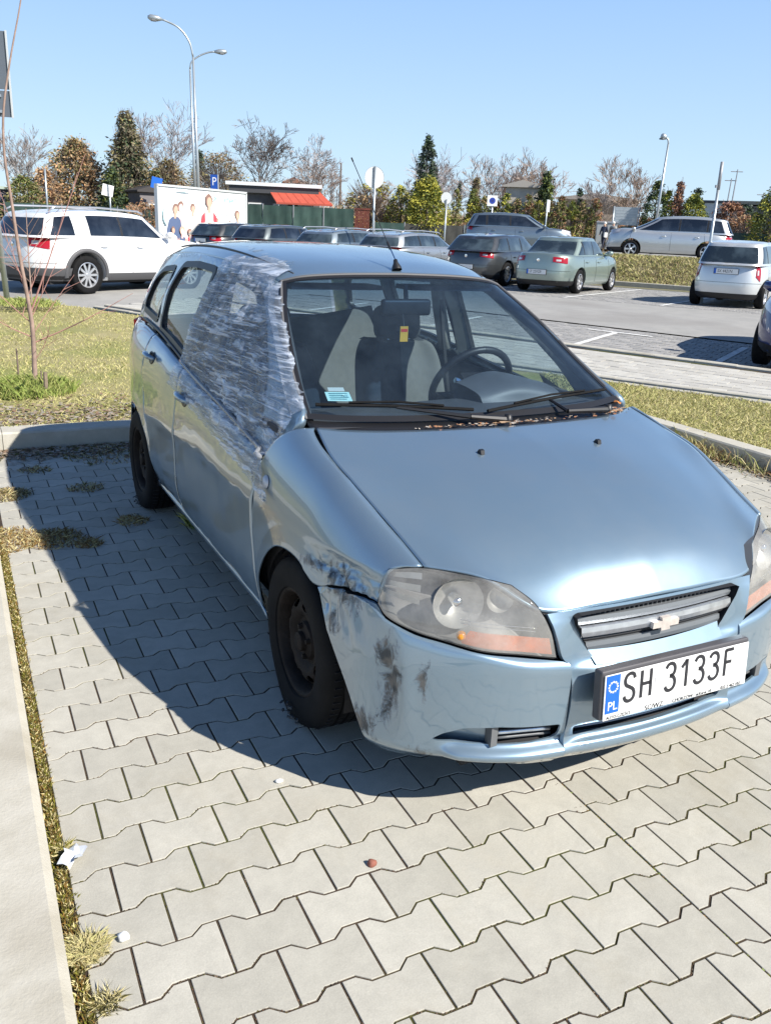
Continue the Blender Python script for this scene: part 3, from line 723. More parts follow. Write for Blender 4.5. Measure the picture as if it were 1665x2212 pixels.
# wing (both sides); the right one is the dented one
ARCH_R = [(-.345, .30), (-.325, .41), (-.26, .50), (-.16, .572), (-.05, .603), (.06, .600), (.15, .555)]
SEAMB = [(.15, .555), (.22, .582), (.30, .602), (.38, .613), (.447, .612)]
BWING = [(-.362, .265), (-.35, .30)]+ARCH_R[1:]+SEAMB[1:]
TWING = [(x, z) for x, y, z in WING[2:]]
LWING = [(-.362, .265), (-.368, .385), (-.384, .465), (-.404, .557), (-.403, .624), (-.379, .713), (-.345, .81), (-.30, .90), (-.24, .945), (-.20, .955)]
RWING = [(.447, .612), (.449, .66), (.452, .706), (.472, .721), (.5, .728)]
Gw = sidepatch(BWING, TWING, LWING, RWING, 60, 44, wing=True)
gridmesh('wing', Gw, PS, hero, thick=.006, eps=.0025, disp=crush); tag(hero.children[-1] if hero.children else hero)
gridmesh('wing', Gw, PA, hero, thick=.006, eps=.0025, mirror=True)
for mir in (False, True):
    gridmesh('under_shell', [[p+Vector((-.01, .045, -.012)) for p in r] for r in Gw[3:-3]], M['dark2'], hero, mirror=mir)

# doors
FD_B = [(-1.53, .265), (-1.0, .262), (-.362, .265)]
FD_T = [(-1.525, .952), (-1.3, .925), (-.95, .890), (-.7, .862), (-.40, .828)]
FD_L = [(-1.53, .265), (-1.55, .45), (-1.552, .65), (-1.536, .76), (-1.525, .952)]
FD_R = [(-.362, .265), (-.368, .385), (-.384, .465), (-.404, .557), (-.403, .624), (-.382, .713), (-.372, .78), (-.40, .828)]
RD_B = [(-2.135, .40), (-2.09, .30), (-2.06, .265), (-1.8, .265), (-1.53, .265)]
RD_T = [(-2.21, 1.018), (-1.95, 1.0), (-1.75, .978), (-1.525, .952)]
RD_L = [(-2.135, .40), (-2.16, .5), (-2.215, .64), (-2.24, .80), (-2.21, 1.018)]
Gf = sidepatch(FD_B, FD_T, FD_L, FD_R, 44, 32); Gr = sidepatch(RD_B, RD_T, RD_L, FD_L, 32, 32)
doors = {}
def dent(q):
    return Vector((0, .006*math.exp(-(((q.x+1.62)/.10)**2+((q.z-.80)/.09)**2))+.005*math.exp(-(((q.x+1.15)/.3)**2+((q.z-.62)/.07)**2))
                   + .003*noise.noise(Vector((q.x*3.6, 0, q.z*5.2)))+.0015*noise.noise(q*9), 0))
for mir in (False, True):
    doors['f', mir] = gridmesh('door', Gf, PA, hero, thick=.006, eps=.0025, mirror=mir, disp=None if mir else dent)
    doors['r', mir] = gridmesh('door', Gr, PA, hero, thick=.006, eps=.0025, mirror=mir, disp=None if mir else dent)
    for G_ in (Gf, Gr): gridmesh('under_shell', [[p+Vector((0, .013, 0)) for p in r] for r in G_], M['dark2'], hero, mirror=mir)
# sill, rear quarter, rear bumper
SB = [[Vector((x, -(yside(x, z)+dy), z)) for z, dy in ((.262, .0), (.235, .004), (.205, -.01), (.19, -.06))] for x in [-.33-i*(1.76/20) for i in range(21)]]
QB = [(-2.135, .40), (-2.165, .45)]+[(-2.48+.325*cos(a), .275+.325*sin(a)) for a in [radians(t) for t in (50, 75, 100, 125, 150)]]+[(-3.0, .50)]
QT = [(-2.21, 1.018), (-2.5, 1.03), (-2.8, 1.025), (-3.0, 1.02)]
QL = RD_L; QR = [(-3.0, .50), (-3.03, .65), (-3.02, .85), (-3.0, 1.02)]
Gq = sidepatch(QB, QT, QL, QR, 40, 30)
RB = [[Vector(p) for p in r] for r in (
    [(-2.80, -.762, .50), (-3.0, -.70, .52), (-3.10, -.52, .54), (-3.14, -.25, .55), (-3.15, 0, .55)],
    [(-2.80, -.775, .40), (-3.02, -.71, .40), (-3.12, -.52, .40), (-3.16, -.25, .40), (-3.17, 0, .40)],
    [(-2.82, -.745, .25), (-3.0, -.68, .24), (-3.09, -.5, .23), (-3.13, -.25, .23), (-3.14, 0, .23)])]
TG = [[Vector(p) for p in r] for r in (
    [(-3.0, -.62, .55), (-3.08, -.35, .56), (-3.10, 0, .56)], [(-3.03, -.64, .80), (-3.11, -.35, .82), (-3.13, 0, .82)],
    [(-2.98, -.62, 1.02), (-3.06, -.35, 1.03), (-3.08, 0, 1.03)])]
for mir in (False, True):
    gridmesh('sill', SB, PA, hero, thick=.006, mirror=mir)
    gridmesh('rear_quarter', Gq, PA, hero, thick=.006, eps=.0025, mirror=mir)
    gridmesh('rear_bumper', loft(RB, 10, 16), PA, hero, thick=.006, mirror=mir)
    gridmesh('tailgate', loft(TG, 12, 10), PA, hero, thick=.006, mirror=mir)
    mbt = MB(); s = 1 if mir else -1
    mbt.prism([(-.13, -.16), (.0, -.16), (.02, .14), (-.10, .16)], -.02, .02, Matrix.Translation((-3.02, s*.665, .86)) @ Matrix.Rotation(s*radians(38), 4, 'Z') @ Matrix.Rotation(radians(90), 4, 'X'))
    mbt.build('tail_lamp', M['red'], hero)

# ---- greenhouse
RAIL = [(-3.05, .49, 1.345), (-2.85, .515, 1.375), (-2.4, .545, 1.415), (-1.8, .558, 1.425), (-1.3, .545, 1.405), (-.96, .512, 1.372), (-.7, .486, 1.36), (-.45, .455, 1.35), (-.2, .41, 1.34)]
def ygl(x, z):
    yb, zb = tab(BELT, x); yr, zr = tab(RAIL, x); s = (z-zb)/(zr-zb)
    return yb+(yr-yb)*s+.026*sin(pi*min(max(s, 0), 1))
PIL = [(-.372, .785), (-.345, .81), (-.30, .90), (-.245, .955), (-.262, .975), (-.42, 1.055), (-.55, 1.125), (-.69, 1.215), (-.85, 1.292), (-.97, 1.36)]
APL = [(-.262, .680, .972), (-.42, .655, 1.053), (-.55, .628, 1.128), (-.69, .598, 1.213), (-.85, .560, 1.295), (-.965, .512, 1.362)]
GB = [(x, z) for x, y, z in BELT[:-1]]+[(-.40, .828)]
GT = [(x, z) for x, y, z in RAIL[:5]]+[(-.97, 1.373)]
GL_ = [(-3.02, 1.02), (-2.99, 1.15), (-2.93, 1.27), (-2.87, 1.372)]
GB[0] = (-3.02, 1.02); GT[0] = (-2.87, 1.372)
GT = [(-2.87, 1.372), (-2.6, 1.40), (-2.2, 1.422), (-1.8, 1.425), (-1.3, 1.405), (-.97, 1.365)]
GRr = [(-.40, .828), (-.372, .81), (-.315, .89), (-.262, .965), (-.42, 1.053), (-.55, 1.128), (-.69, 1.213), (-.85, 1.295), (-.97, 1.365)]
Gg = sidepatch(GB, GT, GL_, GRr, 110, 36, fn=ygl)
FWIN = [(-1.47, .965), (-1.2, .935), (-.9, .905), (-.56, .878), (-.555, .93), (-.66, 1.06), (-.82, 1.175), (-1.0, 1.285), (-1.08, 1.328), (-1.25, 1.352), (-1.45, 1.366)]
RWIN = [(-1.60, .985), (-1.59, 1.375), (-1.9, 1.382), (-2.17, 1.368), (-2.23, 1.25), (-2.20, 1.04), (-1.9, 1.022)]
QWIN = [(-2.31, 1.07), (-2.31, 1.345), (-2.62, 1.32), (-2.76, 1.27), (-2.83, 1.13), (-2.80, 1.085)]
def rot_prism(poly, y0, y1, name='cut'):
    mb = MB(); n = len(poly); vs = [(x, y0, z) for x, z in poly]+[(x, y1, z) for x, z in poly]
    mb.add(vs, [tuple(range(n)), tuple(range(2*n-1, n-1, -1))]+[(k, n+k, n+(k+1) % n, (k+1) % n) for k in range(n)])
    o = mb.build(name, M['dark'], hero)
    bm = bmesh.new(); bm.from_mesh(o.data); bmesh.ops.recalc_face_normals(bm, faces=bm.faces); bm.to_mesh(o.data); bm.free()
    return o
def roundpoly(poly, r=.05, n=4):
    out = []; P = [Vector((a, b, 0)) for a, b in poly]; m = len(P)
    for i in range(m):
        p, a, b = P[i], P[i-1], P[(i+1) % m]; u = (a-p); v = (b-p); rr = min(r, u.length*.45, v.length*.45)
        if u.normalized().dot(v.normalized()) < -.97: out.append((p.x, p.y)); continue
        q0 = p+u.normalized()*rr; q1 = p+v.normalized()*rr
        for k in range(n+1):
            t = k/n; q = q0*(1-t)**2+p*2*t*(1-t)+q1*t*t; out.append((q.x, q.y))
    return out
def offset_poly(poly, d):
    c = Vector((sum(p[0] for p in poly)/len(poly), sum(p[1] for p in poly)/len(poly)))
    n = len(poly); ar = sum(poly[i][0]*poly[(i+1) % n][1]-poly[(i+1) % n][0]*poly[i][1] for i in range(n)); sg = 1 if ar > 0 else -1
    out = []
    for i in range(n):
        a = Vector(poly[i-1]); p = Vector(poly[i]); b = Vector(poly[(i+1) % n])
        n1 = (p-a); n2 = (b-p)
        n1 = Vector((n1.y, -n1.x)).normalized()*sg; n2 = Vector((n2.y, -n2.x)).normalized()*sg
        m = (n1+n2)
        if m.length < 1e-6: m = n1
        m.normalize(); q = p+m*d/max(.4, m.dot(n1)); out.append((q.x, q.y))
    return out
def winpane(poly, off, name, mat, parent, mir, nseg=12):
    """pane bounded by poly lying on the greenhouse side surface"""
    from mathutils.geometry import delaunay_2d_cdt
    pts = [Vector(p) for p in poly]; n = len(pts); xs = [p.x for p in pts]; zs = [p.y for p in pts]
    inner = []
    for i in range(1, 20):
        for j in range(1, 10):
            inner.append(Vector((lerp(min(xs), max(xs), i/20), lerp(min(zs), max(zs), j/10))))
    r = delaunay_2d_cdt(pts+inner, [], [list(range(n))], 1, 1e-5)
    s = 1 if mir else -1
    vs = [(v.x, s*(ygl(v.x, v.y)+off), v.y) for v in r[0]]
    me = bpy.data.meshes.new(name); me.from_pydata(vs, [], [list(f) for f in r[2]])
    bm = bmesh.new(); bm.from_mesh(me); bmesh.ops.recalc_face_normals(bm, faces=bm.faces); bm.to_mesh(me); bm.free()
    for p in me.polygons: p.use_smooth = True
    return link(name, me, mat, parent)
def inpoly(x, y, P):
    c = False; j = len(P)-1
    for i in range(len(P)):
        if (P[i][1] > y) != (P[j][1] > y) and x < (P[j][0]-P[i][0])*(y-P[i][1])/(P[j][1]-P[i][1])+P[i][0]: c = not c
        j = i
    return c
from mathutils.geometry import delaunay_2d_cdt
def dens(P, d=.03):
    out = []
    for i in range(len(P)):
        a, b = Vector(P[i]), Vector(P[(i+1) % len(P)]); k = max(1, int((b-a).length/d))
        out += [a.lerp(b, q/k) for q in range(k)]
    return out
OUT = dens([(p.x, p.y) for p in spline(V2(GB), 60)]+[(p.x, p.y) for p in spline(V2(GRr), 40)][1:]+[(p.x, p.y) for p in reversed(spline(V2(GT), 40))][1:]+[(p.x, p.y) for p in reversed(spline(V2(GL_), 10))][1:-1], .05)
HOLES = [roundpoly(w, .045) for w in (FWIN, RWIN, QWIN)]
pts2 = list(OUT); edges2 = [(i, (i+1) % len(OUT)) for i in range(len(OUT))]
for h_ in HOLES:
    b0 = len(pts2); hp = dens(h_, .03); pts2 += hp; edges2 += [(b0+i, b0+(i+1) % len(hp)) for i in range(len(hp))]
OUTt = [(p.x, p.y) for p in OUT]
for i in range(90):
    for j in range(22):
        q = (-3.04+i*.031, .80+j*.029+(.0145 if i % 2 else 0))
        if inpoly(*q, OUTt) and not any(inpoly(*q, h_) for h_ in HOLES): pts2.append(Vector(q))
R2 = delaunay_2d_cdt(pts2, edges2, [], 0, 1e-5)
tris = []
for f in R2[2]:
    cx_ = sum(R2[0][i].x for i in f)/len(f); cy_ = sum(R2[0][i].y for i in f)/len(f)
    if inpoly(cx_, cy_, OUTt) and not any(inpoly(cx_, cy_, h_) for h_ in HOLES): tris.append(list(f))
for mir in (False, True):
    s = 1 if mir else -1
    me = bpy.data.meshes.new('pillars_and_rail'); me.from_pydata([(v.x, s*ygl(v.x, v.y), v.y) for v in R2[0]], [], tris)
    bm = bmesh.new(); bm.from_mesh(me); bmesh.ops.delete(bm, geom=[v for v in bm.verts if not v.link_faces], context='VERTS')
    for f in bm.faces:
        f.normal_update()
        if f.normal.y*s < 0: f.normal_flip()
    bm.to_mesh(me); bm.free()
    for p in me.polygons: p.use_smooth = True
    o = link('pillars_and_rail', me, PA, hero); m = o.modifiers.new('t', 'SOLIDIFY'); m.thickness = .025; m.offset = -1; me.set_sharp_from_angle(angle=radians(50))
    # black window rubbers: frame ring between a slightly larger and the window outline
    for nm_, w in (('front', FWIN), ('rear', RWIN), ('quarter', QWIN)):
        mbr = MB(); ring = roundpoly(w, .045)
        for d0, d1, y0 in ((.014, -.016, .004), (-.016, -.016, -.02)):
            A = offset_poly(ring, d0); B_ = offset_poly(ring, d1); m = len(ring)
            vs = [(x, s*(ygl(x, z)+.0045), z) for x, z in A]+[(x, s*(ygl(x, z)+(.0035 if y0 > 0 else -.02)), z) for x, z in B_]
            if y0 < 0: vs = [(x, s*(ygl(x, z)+.0035), z) for x, z in A]+[(x, s*(ygl(x, z)-.02), z) for x, z in B_]
            mbr.add(vs, [(k, (k+1) % m, m+(k+1) % m, m+k) for k in range(m)])
        mbr.build('window_rubber', M['dark'], hero)
        if mir or nm_ != 'front':
            pn = winpane(offset_poly(ring, -.010), -.012, 'side_window', M['sideglass'], hero, mir)
    # dark B pillar
    BP = [(-1.465, .965), (-1.455, 1.366), (-1.595, 1.374), (-1.605, .985)]
    winpane(BP, .003, 'door_pillar', M['dark'], hero, mir)
    mbs = MB()      # waist strips below the windows
    mbs.tube([(x, s*(tab(BELT, x)[0]+.004), tab(BELT, x)[1]+.012) for x in [-.62-.1*i for i in range(22)]], .008, 6)
    mbs.build('waist_strip', M['dark'], hero, smooth=True)
# roof
RO = [[(-.905, 0, 1.405), (-.915, -.25, 1.400), (-.935, -.42, 1.388), (-.965, -.512, 1.366)],
      [(-1.15, 0, 1.452), (-1.16, -.26, 1.448), (-1.17, -.45, 1.430), (-1.18, -.538, 1.396)],
      [(-1.5, 0, 1.488), (-1.5, -.28, 1.483), (-1.5, -.475, 1.460), (-1.5, -.555, 1.419)],
      [(-1.9, 0, 1.500), (-1.9, -.28, 1.494), (-1.9, -.475, 1.470), (-1.9, -.557, 1.427)],
      [(-2.4, 0, 1.490), (-2.4, -.27, 1.484), (-2.4, -.465, 1.458), (-2.4, -.546, 1.416)],
      [(-2.8, 0, 1.452), (-2.8, -.26, 1.447), (-2.8, -.44, 1.420), (-2.8, -.52, 1.380)],
      [(-2.96, 0, 1.420), (-2.95, -.25, 1.415), (-2.92, -.43, 1.395), (-2.87, -.515, 1.372)]]
Gro = loft(RO, 40, 22); Gro = [[Vector((p.x, -p.y, p.z)) for p in reversed(r)]+r[1:] for r in Gro]
gridmesh('roof', Gro, PA, hero, thick=.01)
gridmesh('headlining', [[p+Vector((-.01 if i > 3 else -.06, 0, -.035)) for p in r[3:-3]] for i, r in enumerate(Gro[1:-1])], M['trim'], hero)
for s in (-1, 1):
    mbs = MB(); mbs.tube([(x, s*(tab([(-2.75, .47, 1.432), (-2.4, .49, 1.455), (-1.9, .50, 1.467), (-1.5, .50, 1.458), (-1.2, .478, 1.431), (-.99, .445, 1.400)], x)[0]), tab([(-2.75, .47, 1.432), (-2.4, .49, 1.4555), (-1.9, .50, 1.4655), (-1.5, .50, 1.4545), (-1.2, .478, 1.4265), (-.99, .445, 1.394)], x)[1]-.001) for x in [-.99-.088*i for i in range(20)]], .0045, 6)
    mbs.build('roof_seam', M['dark'], hero, smooth=True)
# rear screen and pillars
RS = [[(-3.07, 0, 1.035), (-3.05, -.35, 1.035), (-3.0, -.60, 1.03)], [(-3.04, 0, 1.22), (-3.01, -.32, 1.22), (-2.95, -.55, 1.21)], [(-2.955, 0, 1.40), (-2.94, -.28, 1.395), (-2.88, -.49, 1.372)]]
Grs = loft(RS, 8, 10); Grs = [[Vector((p.x, -p.y, p.z)) for p in reversed(r)]+r[1:] for r in Grs]
gridmesh('rear_window', Grs, M['sideglass'], hero)

# windscreen
WT = [(-.905, 0, 1.403), (-.915, -.25, 1.398), (-.935, -.42, 1.386), (-.962, -.508, 1.366)]
WBt = [(-.155, 0, .957), (-.17, -.28, .958), (-.21, -.50, .961), (-.268, -.672, .968)]
WM1 = [(-.40, 0, 1.105), (-.412, -.27, 1.103), (-.45, -.48, 1.097), (-.50, -.635, 1.092)]
WM2 = [(-.655, 0, 1.26), (-.667, -.26, 1.257), (-.70, -.46, 1.247), (-.735, -.583, 1.236)]
def halfsym(rows, nu, nv):
    g_ = loft(rows, nu, nv); return [[Vector((p.x, -p.y, p.z)) for p in reversed(r)]+r[1:] for r in g_]
Gws = halfsym([WBt, WM1, WM2, WT], 30, 24)
gridmesh('windscreen', Gws, M['glass'], hero)
# printed black border of the screen
def border(Gx, wl, off, name, mat):
    nu, nv = len(Gx)-1, len(Gx[0])-1; vs = []; fs = []
    def pt(i, j): return Gx[i][j]+Vector((off, 0, off*.8))
    ring = [(0, j) for j in range(nv+1)]+[(i, nv) for i in range(1, nu+1)]+[(nu, j) for j in range(nv-1, -1, -1)]+[(i, 0) for i in range(nu-1, 0, -1)]
    c = Gx[nu//2][nv//2]
    for i, j in ring:
        p = pt(i, j); bt, lf, rt, tp = i == 0, j == 0, j == nv, i == nu
        q = p.copy()
        inn_i = min(max(i, 0), nu); w_ = wl['b'] if i == 0 else (wl['t'] if i == nu else wl['s'])
        up = (pt(min(i+1, nu), j)-pt(max(i-1, 0), j)).normalized(); sd = (pt(i, min(j+1, nv))-pt(i, max(j-1, 0))).normalized()
        if i == 0: q += up*wl['b']*(1.0)
        if i == nu: q -= up*wl['t']
        if j == 0: q += sd*wl['s']
        if j == nv: q -= sd*wl['s']
        if 0 < i < nu or 0 < j < nv:
            pass
        vs += [p, q]
    m = len(ring)
    mbx = MB(); mbx.add(vs, [(2*k, 2*((k+1) % m), 2*((k+1) % m)+1, 2*k+1) for k in range(m)])
    return mbx.build(name, mat, hero, smooth=True)
border(Gws, dict(b=.03, t=.022, s=.02), .0016, 'screen_border', M['dark'])
# rubber seal round the screen
P_ = [r[0] for r in Gws]; ringp = Gws[0]+[r[-1] for r in Gws[1:]]+list(reversed(Gws[-1][:-1]))+[r[0] for r in reversed(Gws[1:-1])]
ringp = [r[-1] for r in Gws]+list(reversed(Gws[-1][:-1]))+[r[0] for r in reversed(Gws[:-1])]
mbx = MB(); mbx.tube(ringp, .0065, 6); mbx.build('screen_seal', plain('seal_rubber', (.10, .10, .105), .6), hero, smooth=True)
# cowl under the wipers
CW = [[Vector((lerp(a.x, b.x, t)+(.0 if 0 < t < 1 else 0), lerp(a.y, b.y, t), lerp(a.z, b.z, t)-.012*sin(pi*t)-.004)) for t in (0, .3, .6, 1)] for a, b in zip([Gws[0][j] for j in range(len(Gws[0]))], spline([(-.2, .66, .953), (-.155, .58, .952), (-.11, .45, .951), (-.08, .25, .950), (-.06, 0, .950), (-.08, -.25, .950), (-.11, -.45, .951), (-.155, -.58, .952), (-.2, -.66, .953)], len(Gws[0])-1))]
gridmesh('cowl', CW, M['dark'], hero, thick=.01)

# ---- headlamps
HB = [(.447, -.741, .614), (.5, -.742, .600), (.565, -.690, .575), (.62, -.628, .561), (.68, -.555, .546), (.712, -.443, .528), (.738, -.348, .512)]
HT = [(.445, -.713, .712), (.5, -.640, .726), (.56, -.565, .722), (.605, -.500, .712), (.64, -.448, .701)]
HO = [(.447, -.741, .614), (.440, -.735, .66), (.445, -.713, .712)]
HI = [(.738, -.348, .512), (.722, -.366, .590), (.692, -.402, .660), (.64, -.448, .701)]
Gh = coons([Vector(p) for p in HB], [Vector(p) for p in HT], [Vector(p) for p in HO], [Vector(p) for p in HI], 40, 22)
def hbulge(i, j, k=.02):
    return Vector((.7, -.55, .12)).normalized()*k*sin(pi*i/40)**.6*sin(pi*j/22)**.7
Gl = [[p+hbulge(i, j) for j, p in enumerate(r)] for i, r in enumerate(Gh)]
nin = Vector((-.75, .55, -.35)).normalized()
for mir in (False, True):
    lamp = gridmesh('headlamp', [[p+nin*(.03+.055*(sin(pi*i/40)*sin(pi*j/22))**.5) for j, p in enumerate(r)] for i, r in enumerate(Gh)], M['lampgrey'], hero, mirror=mir)
    lamp.name = 'headlamp'
    gridmesh('lens', Gl, M['lens'], lamp, mirror=mir, eps=.0035)
    s = 1 if mir else -1
    def on(i, j, d): return Gl[i][j]+nin*d
    # bezel rim between lens and housing
    mbz = MB(); nu, nv = 40, 22
    ring = [(i, 0) for i in range(nu+1)]+[(nu, j) for j in range(1, nv+1)]+[(i, nv) for i in range(nu-1, -1, -1)]+[(0, j) for j in range(nv-1, 0, -1)]
    vs = []
    for i, j in ring:
        for p in (Gl[i][j], Gl[i][j]+nin*.06): vs.append((p.x, -p.y if mir else p.y, p.z))
    m = len(ring); mbz.add(vs, [(2*k, 2*((k+1) % m), 2*((k+1) % m)+1, 2*k+1) for k in range(m)]); mbz.build('bezel', M['greyplastic'], lamp, smooth=True)
    # bowl reflector
    c = on(20, 12, .03); d = Vector((1, -.25, .10)).normalized()
    if mir: c.y = -c.y; d.y = -d.y
    Mt = Matrix.Translation(c) @ d.to_track_quat('Z', 'Y').to_matrix().to_4x4()
    mbz = MB(); mbz.lathe([(.001, -.055), (.02, -.054), (.045, -.040), (.062, -.015), (.070, .002)], 36, Mt); mbz.build('reflector_bowl', M['reflector'], lamp, smooth=True)
    mbz = MB(); mbz.lathe([(.0, .0), (.012, -.002), (.016, -.012), (.016, -.05)], 16, Mt); mbz.build('bulb_cap', M['chrome'], lamp, smooth=True)
    # second bowl, outboard side trims and inner reflector plates
    c2 = on(31, 15, .038)
    if mir: c2.y = -c2.y
    Mt2 = Matrix.Translation(c2) @ d.to_track_quat('Z', 'Y').to_matrix().to_4x4()
    mbz = MB(); mbz.lathe([(.001, -.03), (.018, -.026), (.034, -.008), (.038, .002)], 28, Mt2); mbz.build('reflector_bowl', M['reflector'], lamp, smooth=True)
    for j0, j1 in ((20, 17.6), (15.6, 13.2), (11.2, 9)):
        vs = []; n = 10
        for k in range(n+1):
            i = 2+int(k*9/n)
            for jj, dd in ((j0, .016), (j1, .024)):
                a = on(i, int(jj), dd); b = on(i, min(int(jj)+1, 22), dd); p = a.lerp(b, jj-int(jj)); vs.append((p.x, -p.y if mir else p.y, p.z))
        mbz = MB(); mbz.add(vs, [(2*k, 2*k+2, 2*k+3, 2*k+1) for k in range(n)]); mbz.build('trim_bar', M['reflector'], lamp, smooth=True)
    # amber indicator strip low on the inner half
    vs = []; n = 14
    for k in range(n+1):
        i = 20+int(19*k/n)
        for jj in (1.0, 5.2 if k > 1 else 3.6):
            a = on(i, int(jj), .005); b = on(i, int(jj)+1, .005); p = a.lerp(b, jj-int(jj)); vs.append((p.x, -p.y if mir else p.y, p.z))
    mbz = MB(); mbz.add(vs, [(2*k, 2*k+2, 2*k+3, 2*k+1) for k in range(n)]); o = mbz.build('indicator', M['amber'], lamp, smooth=True)
    bmo = bpy.data.meshes.new('indicator_bulb'); bm = bmesh.new(); bmesh.ops.create_uvsphere(bm, u_segments=16, v_segments=10, radius=.014); bm.to_mesh(bmo); bm.free()
    for p in bmo.polygons: p.use_smooth = True
    o = link('indicator_bulb', bmo, M['bulb'], lamp); q = on(20, 3, .012); o.location = (q.x, -q.y if mir else q.y, q.z)
    for jj in (6.6, 7.8):
        mbz = MB(); mbz.tube([((lambda p: (p.x, -p.y if mir else p.y, p.z))(on(i, 7, .012+.001*(jj-6))+Vector((0, 0, (jj-7)*.008)))) for i in range(20, 38)], .0012, 5); mbz.build('reflector_edge', M['chrome'], lamp, smooth=True)

# ---- front bumper corners
K = [(.05, .818), (.15, .812), (.25, .810), (.345, .803), (.45, .785), (.54, .737), (.62, .662), (.69, .562), (.735, .45), (.760, .312)]
Kf = spline([(x, y, 0) for x, y in K], 200); KS = [0]
for a, b in zip(Kf, Kf[1:]): KS.append(KS[-1]+(b-a).length)
def Kat(s):
    s = min(max(s, 0), KS[-1]-1e-6); lo = 0; hi = 200
    while hi-lo > 1:
        m = (lo+hi)//2
        if KS[m] <= s: lo = m
        else: hi = m
    t = (s-KS[lo])/(KS[lo+1]-KS[lo]); p = Kf[lo].lerp(Kf[lo+1], t); d = (Kf[min(lo+2, 200)]-Kf[max(lo-1, 0)]).normalized()
    n = Vector((-d.y, d.x, 0)); n = n if n.x*1+n.y*1 > 0 else -n
    return p, n
def Ks_at_x(x):
    for i in range(200):
        if Kf[i].x <= x <= Kf[i+1].x: return lerp(KS[i], KS[i+1], (x-Kf[i].x)/max(1e-9, Kf[i+1].x-Kf[i].x))
    return 0
TOP = [(.15, .812, .553), (.22, .806, .579), (.30, .797, .599), (.38, .780, .610), (.447, .745, .609), (.5, .746, .595), (.565, .694, .570), (.62, .632, .556), (.68, .559, .541), (.714, .447, .523), (.742, .345, .507), (.748, .318, .502)]
Tp = spline(TOP, 48)
def archx(z): return tab([(.12, .515), (.165, .49), (.20, .47), (.25, .444), (.338, .387), (.426, .308), (.50, .228), (.553, .15)], z)[0]
OFF = [(.13, -.15), (.155, -.115), (.17, -.085), (.19, -.050), (.205, -.024), (.225, -.008), (.25, -.005), (.30, -.002), (.38, .002), (.47, .004), (.60, .004)]
def bump_pt(f, z):
    s0 = Ks_at_x(archx(z)); s = lerp(s0, KS[-1], f); p, n = Kat(s); o_ = tab(OFF, z)[0]*(.55+.75*math.exp(-((f-.45)/.25)**2))
    lip = .017*sst(.38, .50, f)*math.exp(-((z-.232)/.018)**4)-.014*sst(.40, .5, f)*math.exp(-((z-.268)/.014)**2)
    o_ += lip
    return Vector((p.x+n.x*o_, -(p.y+n.y*o_), z))
Gb = []
ZL = [.160, .165, .172, .180, .190, .200, .210, .220, .230, .240, .248, .256, .264, .272, .285, .31, .34, .37, .40, .43, .455]
for i in range(49):
    f = i/48; t = Tp[i]; row = [bump_pt(f, min(z, t.z-.03)) for z in ZL]
    zt = t.z; P0 = row[-1]; tp = Vector((t.x, -t.y, t.z))
    # shoulder from the flank over to the top edge
    hi = bump_pt(f, min(.50, zt-.028)); ed = bump_pt(f, zt-.012); ed = Vector((lerp(ed.x, tp.x, .35), lerp(ed.y, tp.y, .35), zt-.010))
    row += [hi, ed, tp]
    Gb.append(row)
Gb2 = [uspline(r, 60) for r in Gb]
seamy = lambda z: .30+.012*sst(.40, .50, z)
for mir in (False, True):
    s = 1 if mir else -1
    o = gridmesh('bumper_corner', Gb2, PA if mir else PS, hero, thick=.006, mirror=mir, eps=.0012, disp=None if mir else crush)
    def yzcut(poly, x0=.3, x1=1.0):
        mbc = MB(); n = len(poly); vs = [(x0, s*y, z) for y, z in poly]+[(x1, s*y, z) for y, z in poly]
        mbc.add(vs, [tuple(range(n)), tuple(range(2*n-1, n-1, -1))]+[(k, n+k, n+(k+1) % n, (k+1) % n) for k in range(n)])
        c = mbc.build('cut', M['dark'], hero); bm = bmesh.new(); bm.from_mesh(c.data); bmesh.ops.recalc_face_normals(bm, faces=bm.faces); bm.to_mesh(c.data); bm.free(); return c
    boolean(o, [yzcut(roundpoly([(.655, .272), (.63, .296), (.585, .322), (.50, .328), (.325, .318), (.335, .270), (.40, .264), (.50, .264)], .012))], 40)
    # fog lamp blank, divider and slats inside the opening
    rec = [[Vector((.70 if y < .5 else lerp(.70, .585, (y-.5)/.18), s*y, z)) for y in (.28, .36, .44, .505, .56, .62, .69)] for z in (.24, .27, .30, .34)]
    rec = [[Vector((p.x-(.05 if abs(p.y) < .5 else .022), p.y, p.z)) for p in r] for r in rec]
    mbx = MB()
    for i in range(3):
        for j in range(6): mbx.cur = 0 if abs(rec[i][j].y) >= .499 else 1; mbx.add([rec[i][j], rec[i][j+1], rec[i+1][j+1], rec[i+1][j]], [(0, 1, 2, 3)])
    mbx.build('bumper_recess', [PA, M['dark2']], hero)
    mbx = MB(); mbx.box((.690, s*.505, .295), (.03, .020, .066)); mbx.build('recess_divider', M['greyplastic'], hero)
    mbx = MB(); mbx.tube([(.693+.035*t, s*(.495-.155*t), .297-.002*t) for t in (0, .25, .5, .75, 1)], .0075, 8); mbx.build('grille_slat', M['brush'], hero, smooth=True)
    mbx = MB(); mbx.tube([(.685+.035*t, s*(.495-.165*t), .274-.002*t) for t in (0, .25, .5, .75, 1)], .005, 8); mbx.build('grille_slat', M['greyplastic'], hero, smooth=True)
for mir in (False, True):
    sh = [[p+Vector((-.03, .035 if True else 0, -.012 if j > 50 else 0)) for j, p in enumerate(r)] for r in Gb2]
    gridmesh('under_shell', [r[:] for r in sh], M['dark2'], hero, mirror=mir)
    gridmesh('under_shell', [[r[-1], r[-1]+Vector((-.10, .09, -.01))] for r in sh], M['dark2'], hero, mirror=mir)
